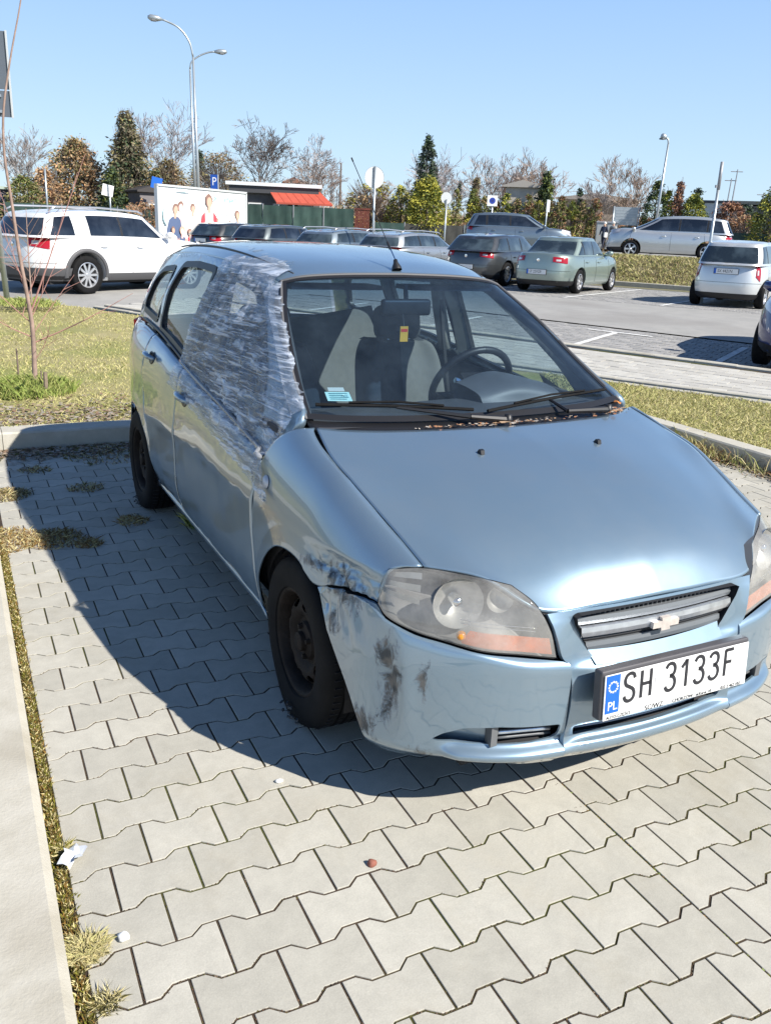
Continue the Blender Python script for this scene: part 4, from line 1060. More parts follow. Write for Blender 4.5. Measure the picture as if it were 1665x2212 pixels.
# ---- centre nose with grille opening
NP = [(.636, .728), (.62, .733), (.60, .738), (.56, .744), (.52, .750), (.495, .757), (.478, .772), (.46, .786), (.44, .792), (.38, .793), (.33, .790), (.312, .786), (.290, .772), (.268, .766), (.256, .772), (.248, .788), (.235, .792), (.222, .789), (.208, .776), (.19, .757), (.172, .735), (.160, .705)]
Gn = []
for z, x in NP:
    yw = .312 if z > .6 else lerp(.306, .312, 0)
    yw = tab([(.15, .308), (.19, .310), (.22, .314), (.27, .314), (.32, .311), (.42, .311), (.49, .318), (.512, .338), (.56, .353), (.60, .364), (.636, .377)], z)[0]
    row = []
    for k in range(-8, 9):
        f = k/8; y = f*yw; curv = -.028*abs(f)**2.2 if z < .47 else -.018*abs(f)**2.2
        xx = x+curv
        edge = tab([(.16, .703), (.17, .711), (.19, .730), (.205, .746), (.232, .773), (.25, .766), (.30, .762), (.40, .766), (.50, .752), (.56, .742), (.60, .728), (.636, .708)], z)[0]
        if abs(f) > .8: xx = lerp(xx, edge+.002, (abs(f)-.8)/.2*.8)
        row.append(Vector((xx, y, z)))
    Gn.append(row)
nose = gridmesh('nose_panel', loft(Gn, 76, 48), PA, hero, thick=.012, eps=.001)
gr = [(-.300, .622), (-.285, .628), (.285, .628), (.300, .622), (.292, .595), (.250, .520), (.222, .486), (.12, .476), (0, .473), (-.12, .476), (-.222, .486), (-.250, .520), (-.292, .595)]
def nosecut(poly, x0, x1):
    mbc = MB(); n = len(poly); vs = [(x0, y, z) for y, z in poly]+[(x1, y, z) for y, z in poly]
    mbc.add(vs, [tuple(range(n)), tuple(range(2*n-1, n-1, -1))]+[(k, n+k, n+(k+1) % n, (k+1) % n) for k in range(n)])
    c = mbc.build('cut', M['dark'], hero); bm = bmesh.new(); bm.from_mesh(c.data); bmesh.ops.recalc_face_normals(bm, faces=bm.faces); bm.to_mesh(c.data); bm.free(); return c
low = [(-.285, .303), (.285, .303), (.275, .268), (.0, .260), (-.275, .268)]
nb_ = loft(Gn, 30, 24); gridmesh('under_shell', [[Vector((p.x-.045, p.y*1.12, p.z+.01)) for p in r] for r in nb_[14:]], M['dark2'], hero)
boolean(nose, [nosecut(roundpoly(gr, .01), .4, 1.0), nosecut(roundpoly(low, .008), .5, 1.0)], 40)
# grille interior: rear wall, bars, bow-tie shaped badge
mbx = MB(); n = len(gr); vs = [(.742, y, z) for y, z in gr]+[(.665, y*.98, z) for y, z in gr]
mbx.add(vs, [(k, n+k, n+(k+1) % n, (k+1) % n) for k in range(n)]); mbx.add(vs[n:], [tuple(range(n))]); mbx.build('grille_surround', M['dark2'], hero)
M['grillegrey'] = plain('pale_grille_grey', (.19, .205, .22), .4, metal=.3)
def hbar(name, z, hh, xo, mat, y0=-.285, y1=.285, dep=.014):
    mbx = MB(); ks = 24; vs = []
    for k in range(ks+1):
        y = lerp(y0, y1, k/ks); x = xo-.20*y*y
        for dx, dz in ((0, -hh/2), (.003, 0), (0, hh/2), (-dep, hh/2), (-dep, -hh/2)): vs.append((x+dx, y, z+dz+.02*y*y))
    mbx.add(vs, [(5*k+i, 5*k+(i+1) % 5, 5*k+5+(i+1) % 5, 5*k+5+i) for k in range(ks) for i in range(5)]); return mbx.build(name, mat, hero)
hbar('grille_bar', .572, .028, .752, M['brush'], -.277, .277)
hbar('grille_bar', .545, .012, .738, M['dark'], -.265, .265)
hbar('grille_bar', .523, .026, .742, M['grillegrey'], -.25, .25)
hbar('grille_bar', .600, .022, .738, M['grillegrey'], -.287, .287)
for k in range(34):
    mbx = MB(); y = -.27+k*.0165; mbx.box((.712-.15*y*y, y, .616), (.03, .004, .014)); mbx.build('grille_fin', M['greyplastic'], hero)
BT = [(a_*.86, b_*.86) for a_, b_ in [(-.055, -.011), (-.020, -.011), (-.017, -.023), (.020, -.023), (.018, -.011), (.055, -.011), (.055, .011), (.020, .011), (.017, .023), (-.020, .023), (-.018, .011), (-.055, .011)]]
mbx = MB(); mbx.prism(BT, 0, .012, Matrix.Translation((.754, 0, .566)) @ Matrix(((0, 0, 1, 0), (1, 0, 0, 0), (0, 1, 0, 0), (0, 0, 0, 1)))); o = mbx.build('grille_emblem', M['emblem'], hero)
mbx = MB(); vs = []
for k in range(25):
    y = lerp(-.235, .235, k/24); xo = -.20*y*y
    vs += [(.776+xo, y*1.0, .474+.18*y*y), (.742+xo, y*1.04, .505+.18*y*y)]
mbx.add(vs, [(2*k, 2*k+2, 2*k+3, 2*k+1) for k in range(24)]); mbx.build('grille_shelf', PA, hero)
# lower intake
mbx = MB(); mbx.box((.715, 0, .285), (.02, .60, .09)); mbx.build('intake_backing', M['dark2'], hero)
mbx = MB(); mbx.tube([(.755-.3*y*y, y, .283) for y in [-.27+.045*i for i in range(13)]], .006, 6); mbx.build('intake_bar', plain('blue_slat', (.12, .17, .26), .4), hero, smooth=True)

# ---- number plate
def plate(parent, loc, w, h, tilt, band=True):
    pass
txtcache = {}
def text(name, s, size, mat, parent, M4, sx=1., ext=.0006, align='LEFT', shear=0.):
    c = bpy.data.curves.new(name, 'FONT'); c.body = s; c.size = size; c.extrude = ext; c.align_x = align; c.align_y = 'CENTER'; c.resolution_u = 3; c.shear = shear
    o = bpy.data.objects.new(name, c); COL.objects.link(o); dg = bpy.context.evaluated_depsgraph_get(); dg.update()
    me = bpy.data.meshes.new_from_object(o.evaluated_get(dg)); bpy.data.objects.remove(o)
    me.transform(Matrix.Diagonal((sx, 1, 1, 1))); me.materials.clear(); me.materials.append(mat)
    q = bpy.data.objects.new(name, me); COL.objects.link(q); q.parent = parent; q.matrix_local = M4; return q
YZ = Matrix(((0, 0, 1, 0), (1, 0, 0, 0), (0, 1, 0, 0), (0, 0, 0, 1)))
PL = Matrix.Translation((.838, 0, .427)) @ Matrix.Rotation(radians(-5), 4, 'Y') @ YZ      # local x = car left, y up, z forward
mbx = MB(); mbx.box((0, .004, -.018), (.544, .143, .034), M=None)
mbx.v = [tuple(PL @ Vector(v)) for v in mbx.v]; o = mbx.build('plate_bracket', plain('bracket_plastic', (.075, .072, .078), .38), hero)
m_ = o.modifiers.new('b', 'BEVEL'); m_.width = .007; m_.segments = 3
mbx = MB(); mbx.box((0, 0, .0025), (.530, .130, .004)); mbx.v = [tuple(PL @ Vector(v)) for v in mbx.v]
pl = mbx.build('number_plate', M['white'], hero); m_ = pl.modifiers.new('b', 'BEVEL'); m_.width = .0018; m_.segments = 2
mbx = MB(); mbx.box((-.2375, .009, .0052), (.046, .108, .0014)); mbx.v = [tuple(PL @ Vector(v)) for v in mbx.v]; mbx.build('country_band', M['blueprint'], pl)
# star ring
mbx = MB()
for k in range(12):
    a = 2*pi*k/12; c = Vector((-.2375+.0145*cos(a), .030+.0145*sin(a), 0)); pts = []
    for q in range(10):
        r_ = .0042 if q % 2 == 0 else .0018; b = pi/2+q*pi/5; pts.append((c.x+r_*cos(b), c.y+r_*sin(b)))
    mbx.prism(pts, .0058, .0066)
mbx.v = [tuple(PL @ Vector(v)) for v in mbx.v]; mbx.build('star_ring', M['white'], pl)
text('lettering', 'PL', .036, M['white'], pl, PL @ Matrix.Translation((-.2375, -.025, .0062)), .95, align='CENTER', ext=.0006)
def glyph(pts, r=.0045, closed=False):
    return pts
def stroke(mb, pts, w=.0052, z=.0054):
    """flat stroked letter line on the plate (round-ended ribbon)"""
    P = spline([(x, y, 0) for x, y in pts], max(2, (len(pts)-1)*5)) if len(pts) > 2 else [Vector((*p, 0)) for p in pts]
    n = len(P); vs = []
    for i, p in enumerate(P):
        t = (P[min(i+1, n-1)]-P[max(i-1, 0)]).normalized(); q = Vector((-t.y, t.x, 0))*w
        vs += [(p.x+q.x, p.y+q.y, z), (p.x-q.x, p.y-q.y, z)]
    mb.add(vs, [(2*i, 2*i+1, 2*i+3, 2*i+2) for i in range(n-1)])
mbx = MB()
def put(strokes, x0, w=.036, h=.080, y0=-.0225):
    for st in strokes: stroke(mbx, [(x0+a*w, y0+b*h) for a, b in st])
S_ = [[(.98, .80), (.85, .95), (.55, 1.0), (.2, .93), (.05, .77), (.15, .61), (.5, .51), (.85, .40), (.97, .23), (.85, .07), (.5, 0), (.18, .05), (.0, .2)]]
H_ = [[(.05, 0), (.05, 1)], [(.95, 0), (.95, 1)], [(.05, .5), (.95, .5)]]
T3 = [[(.02, .84), (.2, .96), (.5, 1.0), (.8, .93), (.92, .76), (.8, .60), (.42, .54)], [(.42, .54), (.8, .47), (.98, .28), (.85, .08), (.5, 0), (.18, .04), (.0, .17)]]
O1 = [[(.1, .74), (.6, 1.0)], [(.6, 1.02), (.6, 0)]]
F_ = [[(.1, 0), (.1, 1.0)], [(.07, .98), (.95, .98)], [(.1, .52), (.8, .52)]]
for gl_, x in ((S_, -.198), (H_, -.140), (T3, -.052), (O1, .003), (T3, .056), (T3, .112), (F_, .170)): put(gl_, x)
mbx.v = [tuple(PL @ Vector(v)) for v in mbx.v]; o = mbx.build('lettering', M['black'], pl)
for fc in (0,): pass
mbx = MB(); mbx.prism([(-.091, .010), (-.081, .010), (-.081, .028), (-.091, .028)], .0052, .0060); mbx.v = [tuple(PL @ Vector(v)) for v in mbx.v]; mbx.build('registration_seal', plain('faint_seal', (.60, .60, .62), .3, metal=.3), pl)
for s_, x, sz in (('AUTO-CZ\u0118\u015aCI', -.255, .0125), ('SC/WZ', -.120, .021), ('CHORZ\u00d3W', -.020, .0145), ('ul.Karol. 10', .070, .0125), ('032 2 462 102', .165, .0135)):
    text('lettering', s_, sz, M['black'], pl, PL @ Matrix.Translation((x, -.058, .0054)), 1.0, ext=.0003)

# ---- wings: side lamp and letters, handles
def side_at(x, z, off=0., wing=False): return Vector((x, -(yside(x, z, wing)+off), z))
c = side_at(-.265, .765, .002, True); mbx = MB(); Mt = Matrix.Translation(c) @ Vector((0, -1, .18)).normalized().to_track_quat('Z', 'Y').to_matrix().to_4x4()
mbx.lathe([(.0, .012), (.012, .0105), (.02, .006), (.0235, 0)], 24, Mt @ Matrix.Diagonal((1.15, 1, 1, 1))); rep = mbx.build('side_repeater', plain('milky_lens', (.55, .56, .58), .15, coat=.8), hero, smooth=True)
Ms = Matrix.Translation(side_at(-.285, .700, .0035, True)) @ Matrix(((-1, 0, 0, 0), (0, 0, -1, 0), (0, 1, 0, 0), (0, 0, 0, 1))) 
Ms = Matrix.Translation(side_at(-.285, .708, .0035, True)) @ Matrix(((1, 0, 0, 0), (0, 0, -1, 0), (0, 1, 0, 0), (0, 0, 0, 1)))
for _k, _ch in enumerate('SE'): text('letter', _ch, .036, M['white'], hero, Ms @ Matrix.Translation((-.024+.026*_k, 0, 0)), 1.2, ext=.002)
for mir in (False, True):
    s = 1 if mir else -1
    for (hx, hz), key in (((-1.37, .832), 'f'), ((-2.055, .915), 'r')):
        d = doors[key, mir]; y = yside(hx, hz)
        mbx = MB(); Mt = Matrix.Translation((hx, s*(y+.001), hz)) @ Vector((0, s, .15)).normalized().to_track_quat('Z', 'X').to_matrix().to_4x4()
        mbx.lathe([(0, .0012), (.030, .0014), (.038, .003), (.0415, .0)], 24, Mt @ Matrix.Diagonal((.8, 1.25, 1, 1))); mbx.build('handle_cup', M['dark'], d, smooth=True)
        mbx = MB(); mbx.tube([(hx-.085, s*(y+.008), hz+.012), (hx-.05, s*(y+.026), hz+.016), (hx+.0, s*(y+.032), hz+.016), (hx+.05, s*(y+.026), hz+.012), (hx+.085, s*(y+.008), hz+.006)], [.010, .014, .015, .014, .010], 10); mbx.build('handle', PA, d, smooth=True)
# washer jets, aerial
for s in (-1, 1):
    mbx = MB(); mbx.prism([(-.014, 0), (.012, 0), (.006, .012), (-.006, .012)], -.007, .007, Matrix.Translation((.13, s*.235, .9165)) @ Matrix.Rotation(radians(10), 4, 'Y') @ Matrix.Rotation(radians(90), 4, 'X')); mbx.build('washer_jet', M['dark'], hero)
mbx = MB(); mbx.lathe([(.022, 0), (.020, .012), (.011, .03), (.008, .045), (0, .046)], 16, Matrix.Translation((-.955, .0, 1.418)) @ Matrix.Rotation(radians(-25), 4, 'Y')); aer = mbx.build('aerial', M['dark'], hero, smooth=True)
a0 = Vector((-.975, 0, 1.455)); a1 = Vector((-1.40, -.02, 1.872)); d = (a1-a0)
mbx = MB(); mbx.tube([a0, a0+d*.10], .0045, 8); mbx.build('aerial_spring', M['chrome'], aer)
mbx = MB(); mbx.tube([a0+d*.10, a0+d*.17], .0055, 8); mbx.build('aerial_collar', M['dark'], aer)
mbx = MB(); mbx.tube([a0+d*.17, a0+d*.97], .0019, 6); mbx.tube([a0+d*.965, a1], .0035, 6); mbx.build('aerial_rod', M['dark'], aer)
# wipers
def screen_pt(y, t, off=.012):
    nvv = len(Gws[0])-1; j = (y+.672)/1.344; j = (1-j)*nvv; i = t*(len(Gws)-1); i0 = min(int(i), len(Gws)-2); j0 = min(max(int(j), 0), nvv-1)
    p = Gws[i0][j0].lerp(Gws[i0][j0+1], j-j0).lerp(Gws[i0+1][j0].lerp(Gws[i0+1][j0+1], j-j0), i-i0)
    return p+Vector((off*.5, 0, off))
def wiper(pivot, tip0, tip1, elbow):
    w = empty('wiper'); w.parent = hero
    mbx = MB(); mbx.tube([pivot, elbow], [.013, .009], 8); mbx.tube([elbow, (tip0+tip1)/2], [.008, .005], 6); mbx.build('wiper_arm', M['dark'], w)
    mbx = MB(); P = [tip0.lerp(tip1, k/10)+Vector((0, 0, .004*sin(pi*k/10))) for k in range(11)]; mbx.tube(P, .006, 6); mbx.tube([tip0.lerp(tip1, .2)+Vector((.004, 0, .012)), tip0.lerp(tip1, .5)+Vector((.006, 0, .020)), tip0.lerp(tip1, .8)+Vector((.004, 0, .012))], .004, 6); mbx.build('wiper_blade', M['rubber'], w)
    mbx = MB(); mbx.lathe([(0, .02), (.012, .018), (.016, 0)], 16, Matrix.Translation(pivot)); mbx.build('wiper_pivot', M['dark'], w, smooth=True)
wiper(Vector((-.10, .02, .962)), screen_pt(-.62, .075, .014), screen_pt(-.06, .035, .014), Vector((-.125, -.12, .975)))
wiper(Vector((-.135, .50, .966)), screen_pt(-.02, .02, .016), screen_pt(.60, .075, .014), Vector((-.125, .30, .972)))
# old leaves caught by the wipers (lie on the car: things of their own)
def leaf_thing(loc, s, mat, label, seed):
    r = random.Random(seed); mb = MB(); n = 8; vs = [(0, 0, s*.3)]
    for k in range(n):
        a = 2*pi*k/n; rr = s*(.8+.3*r.random())*(1.3 if k % 4 == 0 else 1); vs.append((rr*cos(a), rr*.6*sin(a), s*r.uniform(-.15, .35)))
    mb.add(vs, [(0, 1+k, 1+(k+1) % n) for k in range(n)]); o = mb.build('dead_leaf', mat); o.location = hero.matrix_basis @ Vector(loc); o.rotation_euler = (0, 0, r.uniform(0, 6)); tag(o, label, 'leaf'); return o
leaf_thing((-.155, .56, .985), .02, M['orange'], 'orange dead leaf lying on the wiper at the driver side', 1)
leaf_thing((-.06, -.02, .962), .016, plain('tan_leaf', (.45, .30, .18), .8), 'tan dead leaf at the base of the windscreen near the middle', 2)

def cowl_leaf(r):
    y = r.choice((r.gauss(.0, .13), r.gauss(.52, .07), r.uniform(-.35, .62))); x = -.085-.22*y*y+r.gauss(-.01, .014)
    p = hero.matrix_basis @ Vector((x, y, .951)); return p.x, p.y, p.z
leafmb('leaf_debris', 260, cowl_leaf, (.004, .011), [plain('debris_tan', (.40, .26, .15), .9), plain('debris_rust', (.30, .14, .07), .9), plain('debris_grey', (.35, .31, .27), .9)], 51)
# ---- interior
def ibox(name, c, d, mat, par=None, bev=.02, rot=None):
    bm = bmesh.new(); bmesh.ops.create_cube(bm, size=1); 
    for v in bm.verts: v.co = Vector((v.co.x*d[0], v.co.y*d[1], v.co.z*d[2]))
    me = bpy.data.meshes.new(name); bm.to_mesh(me); bm.free()
    for p in me.polygons: p.use_smooth = True
    o = link(name, me, mat, par or hero); o.location = c
    if rot: o.rotation_euler = rot
    m = o.modifiers.new('b', 'BEVEL'); m.width = bev; m.segments = 4; return o
DS = [[(-.20, -.64, .945), (-.17, -.3, .950), (-.16, 0, .950), (-.17, .3, .950), (-.20, .64, .945)],
      [(-.40, -.67, .955), (-.38, -.3, .955), (-.38, 0, .958), (-.38, .3, .955), (-.40, .67, .955)],
      [(-.58, -.68, .935), (-.56, -.3, .935), (-.58, 0, .940), (-.56, .3, .945), (-.58, .68, .935)],
      [(-.64, -.68, .86), (-.63, -.3, .86), (-.66, 0, .86), (-.63, .3, .86), (-.64, .68, .86)],
      [(-.60, -.68, .62), (-.60, -.3, .60), (-.66, 0, .55), (-.60, .3, .60), (-.60, .68, .62)]]
gridmesh('dashboard', loft(DS, 24, 30), M['dash'], hero)
bin_ = [[(-.40, .11, .955), (-.41, .30, .955), (-.40, .49, .955)], [(-.44, .11, .985), (-.44, .30, 1.010), (-.44, .49, .985)], [(-.56, .11, 1.0), (-.57, .30, 1.035), (-.56, .49, 1.0)], [(-.66, .13, .985), (-.68, .30, 1.02), (-.66, .47, .985)], [(-.65, .14, .90), (-.66, .30, .90), (-.65, .46, .90)]]
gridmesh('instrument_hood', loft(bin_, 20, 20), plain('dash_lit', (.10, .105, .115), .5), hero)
# steering wheel
sw = empty('steering_wheel', (-.80, .305, .95)); sw.parent = hero; sw.rotation_euler = (0, radians(-62), 0)
mbx = MB(); mbx.tube([(.185*cos(a), .185*sin(a), 0) for a in [2*pi*k/40 for k in range(41)]], .0155, 10, cap=False); mbx.build('wheel_rim', M['dark'], sw, smooth=True)
mbx = MB(); mbx.box((0, 0, -.02), (.13, .15, .05)); mbx.box((-.05, .10, -.01), (.04, .13, .02)); mbx.box((-.05, -.10, -.01), (.04, .13, .02)); mbx.box((-.12, 0, -.01), (.1, .05, .02)); mbx.build('wheel_hub', M['dark'], sw)
mbx = MB(); mbx.tube([(-.70, .31, .92), (-.55, .33, .87)], .04, 10); mbx.build('steering_column', M['dark'], hero)
mbx = MB(); mbx.tube([(-.74, .30, .955), (-.745, .19, .985)], [.009, .012], 8); mbx.build('stalk', M['chrome'], hero)
def seat(x, y, w, rear=False, split=15):
    st = empty('seat', (x, y, .30)); st.parent = hero
    def cush(name, rows, mat):
        g_ = loft(rows, 16, 16); o = gridmesh(name, g_, mat, st, thick=.0); o.location = (-x, -y, -.30); return o
    hw = w/2
    # backrest: shade painted dark up to the split column, lit grey beyond; rear dark
    bx = x-.20
    rows = []
    for z, xo, ww in ((.50, .0, 1.0), (.62, -.03, 1.02), (.80, -.08, 1.0), (.95, -.125, .93), (1.03, -.15, .78), (1.05, -.17, .6)):
        rows.append([(bx+xo-.05, y-hw*ww, z), (bx+xo+.035, y-hw*ww*.82, z), (bx+xo+.02, y-hw*ww*.45, z), (bx+xo+.03, y, z), (bx+xo+.02, y+hw*ww*.45, z), (bx+xo+.035, y+hw*ww*.82, z), (bx+xo-.05, y+hw*ww, z)])
    g_ = loft(rows, 24, 30)
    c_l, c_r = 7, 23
    for a, b, mt in ((0, split, M['seatshade_trim']), (split, 30, M['seat'])):
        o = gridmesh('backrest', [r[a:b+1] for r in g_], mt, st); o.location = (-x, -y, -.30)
    back = [[Vector((p.x-.10, p.y, p.z-.01)) for p in (r[0], r[15], r[-1])] for r in g_]
    o = gridmesh('backrest_shell', [[r[0], Vector((r[0].x-.09, lerp(r[0].y, r[15].y, .15), r[0].z)), Vector((r[15].x-.12, r[15].y, r[15].z)), Vector((r[-1].x-.09, lerp(r[-1].y, r[15].y, .15), r[-1].z)), r[-1]] for r in g_], M['seatshade_trim'], st); o.location = (-x, -y, -.30)
    o = gridmesh('backrest_top', [[g_[-1][j], Vector((g_[-1][j].x-.05, g_[-1][j].y, g_[-1][j].z+.008)), Vector((g_[-1][j].x-.11, g_[-1][j].y, g_[-1][j].z-.01))] for j in range(31)], M['seatshade_trim'], st); o.location = (-x, -y, -.30)
    cu = [[(x+.32, y-hw, .44), (x+.34, y, .45), (x+.32, y+hw, .44)], [(x+.28, y-hw, .52), (x+.30, y, .52), (x+.28, y+hw, .52)], [(x, y-hw, .52), (x, y, .50), (x, y+hw, .52)], [(x-.2, y-hw, .50), (x-.2, y, .48), (x-.2, y+hw, .50)]]
    cush('cushion', cu, M['seat'])
    if not rear:
        ibox('headrest', (-.405, 0, .835), (.10, .25, .17), M['seatshade_trim'], st, .045, (0, radians(-12), 0))
        for s2 in (-.06, .06):
            mbx = MB(); mbx.tube([(-.37, s2, .70), (-.39, s2, .80)], .007, 8); mbx.build('headrest_post', M['chrome'], st)
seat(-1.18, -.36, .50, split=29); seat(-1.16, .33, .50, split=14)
RBK = [[(-2.15, -.60, .50), (-2.16, 0, .50), (-2.15, .60, .50)], [(-2.28, -.60, .80), (-2.28, 0, .80), (-2.28, .60, .80)], [(-2.36, -.58, 1.02), (-2.36, .1, 1.06), (-2.36, .58, 1.12)], [(-2.42, -.58, 1.02), (-2.42, .1, 1.06), (-2.42, .58, 1.12)]]
gridmesh('rear_bench', loft(RBK, 16, 10), M['seat'], hero)
mbx = MB(); mbx.box((-1.45, 0, .26), (2.6, 1.42, .03)); mbx.box((-2.75, 0, .72), (.55, 1.2, .5)); mbx.box((-.36, 0, .55), (.05, 1.4, .55)); mbx.build('cabin_floor', M['seatshade_trim'], hero)
for s in (-1, 1):
    ibox('door_card', (-1.2, s*.73, .62), (1.7, .03, .62), M['seatshade_trim'], hero, .01); ibox('armrest', (-.95, s*.68, .72), (.5, .08, .06), M['dash'], hero, .02)
    mbx = MB(); mbx.tube([(-1.56, s*.62, 1.0), (-1.56, s*.57, 1.2), (-1.55, s*.535, 1.36)], .035, 8); mbx.build('inner_pillar', M['trim'], hero, smooth=True)
    mbx = MB(); mbx.tube([(-1.53, s*.56, 1.25), (-1.50, s*.57, 1.05), (-1.46, s*.60, .75)], .011, 4); mbx.build('seat_belt', M['dark'], hero)
    mbx = MB(); mbx.tube([Vector((p[0], s*p[1], p[2]))+Vector((-.035, -s*.02, -.015)) for p in APL], .026, 8); mbx.build('pillar_trim', M['dash'], hero, smooth=True)
# rear-view mirror with pine-tree style... plain hanging freshener
ibox('interior_mirror', (-.86, -.0, 1.275), (.03, .23, .068), M['dark'], hero, .018)
mbx = MB(); mbx.tube([(-.86, 0, 1.30), (-.875, 0, 1.365)], .01, 8); mbx.build('mirror_stem', M['dark'], hero)
mbx = MB(); mbx.box((-.83, -.02, 1.17), (.006, .036, .062)); fr = mbx.build('air_freshener', plain('amber_freshener', (.75, .42, .04), .4), hero)
mbx = MB(); mbx.box((-.8265, -.02, 1.185), (.001, .030, .012)); mbx.build('freshener_label', M['red'], fr)
mbx = MB(); mbx.tube([(-.83, -.02, 1.20), (-.845, -.02, 1.25)], .0012, 4); mbx.build('freshener_string', M['dark'], fr)
for s in (-1, 1):
    mbx = MB(); mbx.box((-1.02, s*.27, 1.345), (.15, .40, .018)); o = mbx.build('sun_visor', M['seatshade_trim'], hero); 
# stickers inside the screen
def sticker(y0, y1, t0, t1, mat, name):
    a = [screen_pt(y0, t0, -.004), screen_pt(y1, t0, -.004), screen_pt(y1, t1, -.004), screen_pt(y0, t1, -.004)]; mb = MB(); mb.add(a, [(0, 1, 2, 3)]); return mb.build(name, mat, hero)
s1 = sticker(-.545, -.440, .135, .195, plain('pale_cyan_sticker', (.45, .72, .70), .5), 'registration_sticker'); s1b = sticker(-.525, -.455, .20, .225, plain('milky_sticker', (.50, .55, .54), .5), 'sticker_sleeve')
mb = MB()
for k in range(4):
    a = screen_pt(-.53, .147+.012*k, -.0025); b = screen_pt(-.46+.01*(k % 2), .147+.012*k, -.0025); mb.tube([a, b], .0012, 4)
mb.build('lettering', plain('teal_print', (.06, .25, .3), .5), s1)
text('lettering', '24', .022, plain('teal_print2', (.10, .35, .42), .5), s1, hero.matrix_basis.inverted() @ hero.matrix_basis @ (Matrix.Translation(screen_pt(-.475, .16, -.002)) @ Matrix(((-.52, 0, .85, 0), (0, 1, 0, 0), (.85, 0, .52, 0), (0, 0, 0, 1))) @ Matrix(((0, 1, 0, 0), (1, 0, 0, 0), (0, 0, 1, 0), (0, 0, 0, 1)))), ext=.0002)

# ---- wheels
def hero_wheel(name, loc, mir, flat=.0, parent=hero):
    w = empty(name, loc); w.parent = parent
    R, Wd = .287, .092
    prof = [(.178, -.075), (.185, -.088), (.21, -.094), (.245, -.093), (.268, -.086), (.280, -.074), (.286, -.05), (.2872, -.034), (.282, -.033), (.282, -.029), (.2875, -.028), (.288, -.004), (.282, -.003), (.282, .003), (.288, .004), (.2875, .028), (.282, .029), (.282, .033), (.2872, .034), (.286, .05), (.280, .074), (.268, .086), (.245, .093), (.21, .094), (.185, .088), (.178, .075)]
    s = 1 if mir else -1
    mb = MB(); mb.lathe(prof, 96, Matrix.Rotation(radians(90), 4, 'X'))
    vs = []
    for v in mb.v:
        x, y, z = v; r = hypot(x, z)
        if flat and r > .17:
            zc_ = -(loc[2]-.004)
            if z < 0:
                k = max(0, (-z-.16)/.13); sq = max(0, 1-abs(x)/.26); y = y*(1+.30*flat*k*sq); 
            if z < zc_: z = zc_+(z-zc_)*.03
        vs.append((x, y, z))
    mb.v = vs; ty = mb.build('tyre', M['rubber'], w, smooth=True, ang=40)
    # tread blocks: lateral sipes
    mb = MB()
    for k in range(64):
        a = 2*pi*k/64
        for y0, y1 in ((-.066, -.040), (.040, .066), (-.024, -.008), (.008, .024)):
            z = .2868*sin(a); x = .2868*cos(a)
            if z < -(loc[2]-.02): continue
            mb.box((x, (y0+y1)/2, z), (.003, y1-y0, .0035), M=Matrix.Rotation(-a, 4, 'Y') @ Matrix.Rotation(radians(90), 4, 'Y'))
    mb.build('tread_sipes', M['dark2'], ty)['kind'] = 'stuff'
    rim = MB(); o_ = s
    rim.lathe([(.182, o_*.082), (.176, o_*.084), (.168, o_*.076), (.162, o_*.055), (.158, o_*.02), (.155, -o_*.05)], 64, Matrix.Rotation(radians(90), 4, 'X') @ Matrix.Diagonal((1, 1, -1, 1)))
    rm = rim.build('steel_rim', M['steelrim'], w, smooth=True)
    # disc with ring of oval holes
    disc = MB(); Rx = Matrix.Rotation(radians(90), 4, 'X') @ Matrix.Diagonal((1, 1, -1, 1))
    disc.lathe([(.159, o_*.028), (.150, o_*.036), (.135, o_*.052), (.122, o_*.060), (.105, o_*.060), (.092, o_*.052), (.078, o_*.040), (.066, o_*.040), (.060, o_*.052), (.045, o_*.056), (.034, o_*.058), (.032, o_*.074), (.026, o_*.078), (0, o_*.078)], 72, Rx)
    dk = disc.build('rim_disc', M['steelrim'], rm, smooth=True)
    m = dk.modifiers.new('s', 'SOLIDIFY'); m.thickness = .004; apply_mods(dk)
    cut = MB()
    for k in range(10):
        a = 2*pi*k/10+.2; Mt = Matrix.Rotation(-a, 4, 'Y') @ Matrix.Translation((.127, 0, 0)) @ Matrix.Rotation(radians(90), 4, 'X') 
        pl_ = [(.013*cos(t), .024*sin(t)) for t in [2*pi*q/14 for q in range(14)]]
        cut.prism(pl_, -.12, .12, Mt)
    cb = cut.build('cut', M['dark2'], rm); boolean(dk, [cb], 40)
    for k in range(4):
        a = 2*pi*k/4+.4; mb = MB(); mb.lathe([(0, .016), (.008, .015), (.0105, 0)], 6, Matrix.Translation((.05*cos(a), s*.052, .05*sin(a))) @ Vector((0, s, 0)).to_track_quat('Z', 'Y').to_matrix().to_4x4()); mb.build('wheel_nut', M['steelrim'], dk)
    mb = MB(); mb.lathe([(0, -.0), (.12, -.0), (.12, .02), (0, .02)], 32, Matrix.Rotation(radians(90), 4, 'X') @ Matrix.Translation((0, 0, -.01))); mb.build('brake_disc', plain('brake_rust', (.10, .06, .045), .8) if 'brake_rust' not in bpy.data.materials else bpy.data.materials['brake_rust'], w)
    if flat > .4 and not mir:   # ragged rubber at the foot of the flat tyre
        r = random.Random(4); mb = MB()
        for k in range(12):
            x = r.gauss(.03, .06); mb.box((x, -.115-r.uniform(0, .015), -loc[2]+.02+r.uniform(0, .05)), (r.uniform(.004, .02), .006, r.uniform(.003, .01)), rz=r.uniform(-1, 1))
        mb.build('torn_rubber', plain('torn_rubber', (.06, .065, .07), .6), ty)['kind'] = 'stuff'
    return w
hero_wheel('wheel', (-.035, -.708, .279), False, .75); hero_wheel('wheel', (0, .722, .284), True, .15)
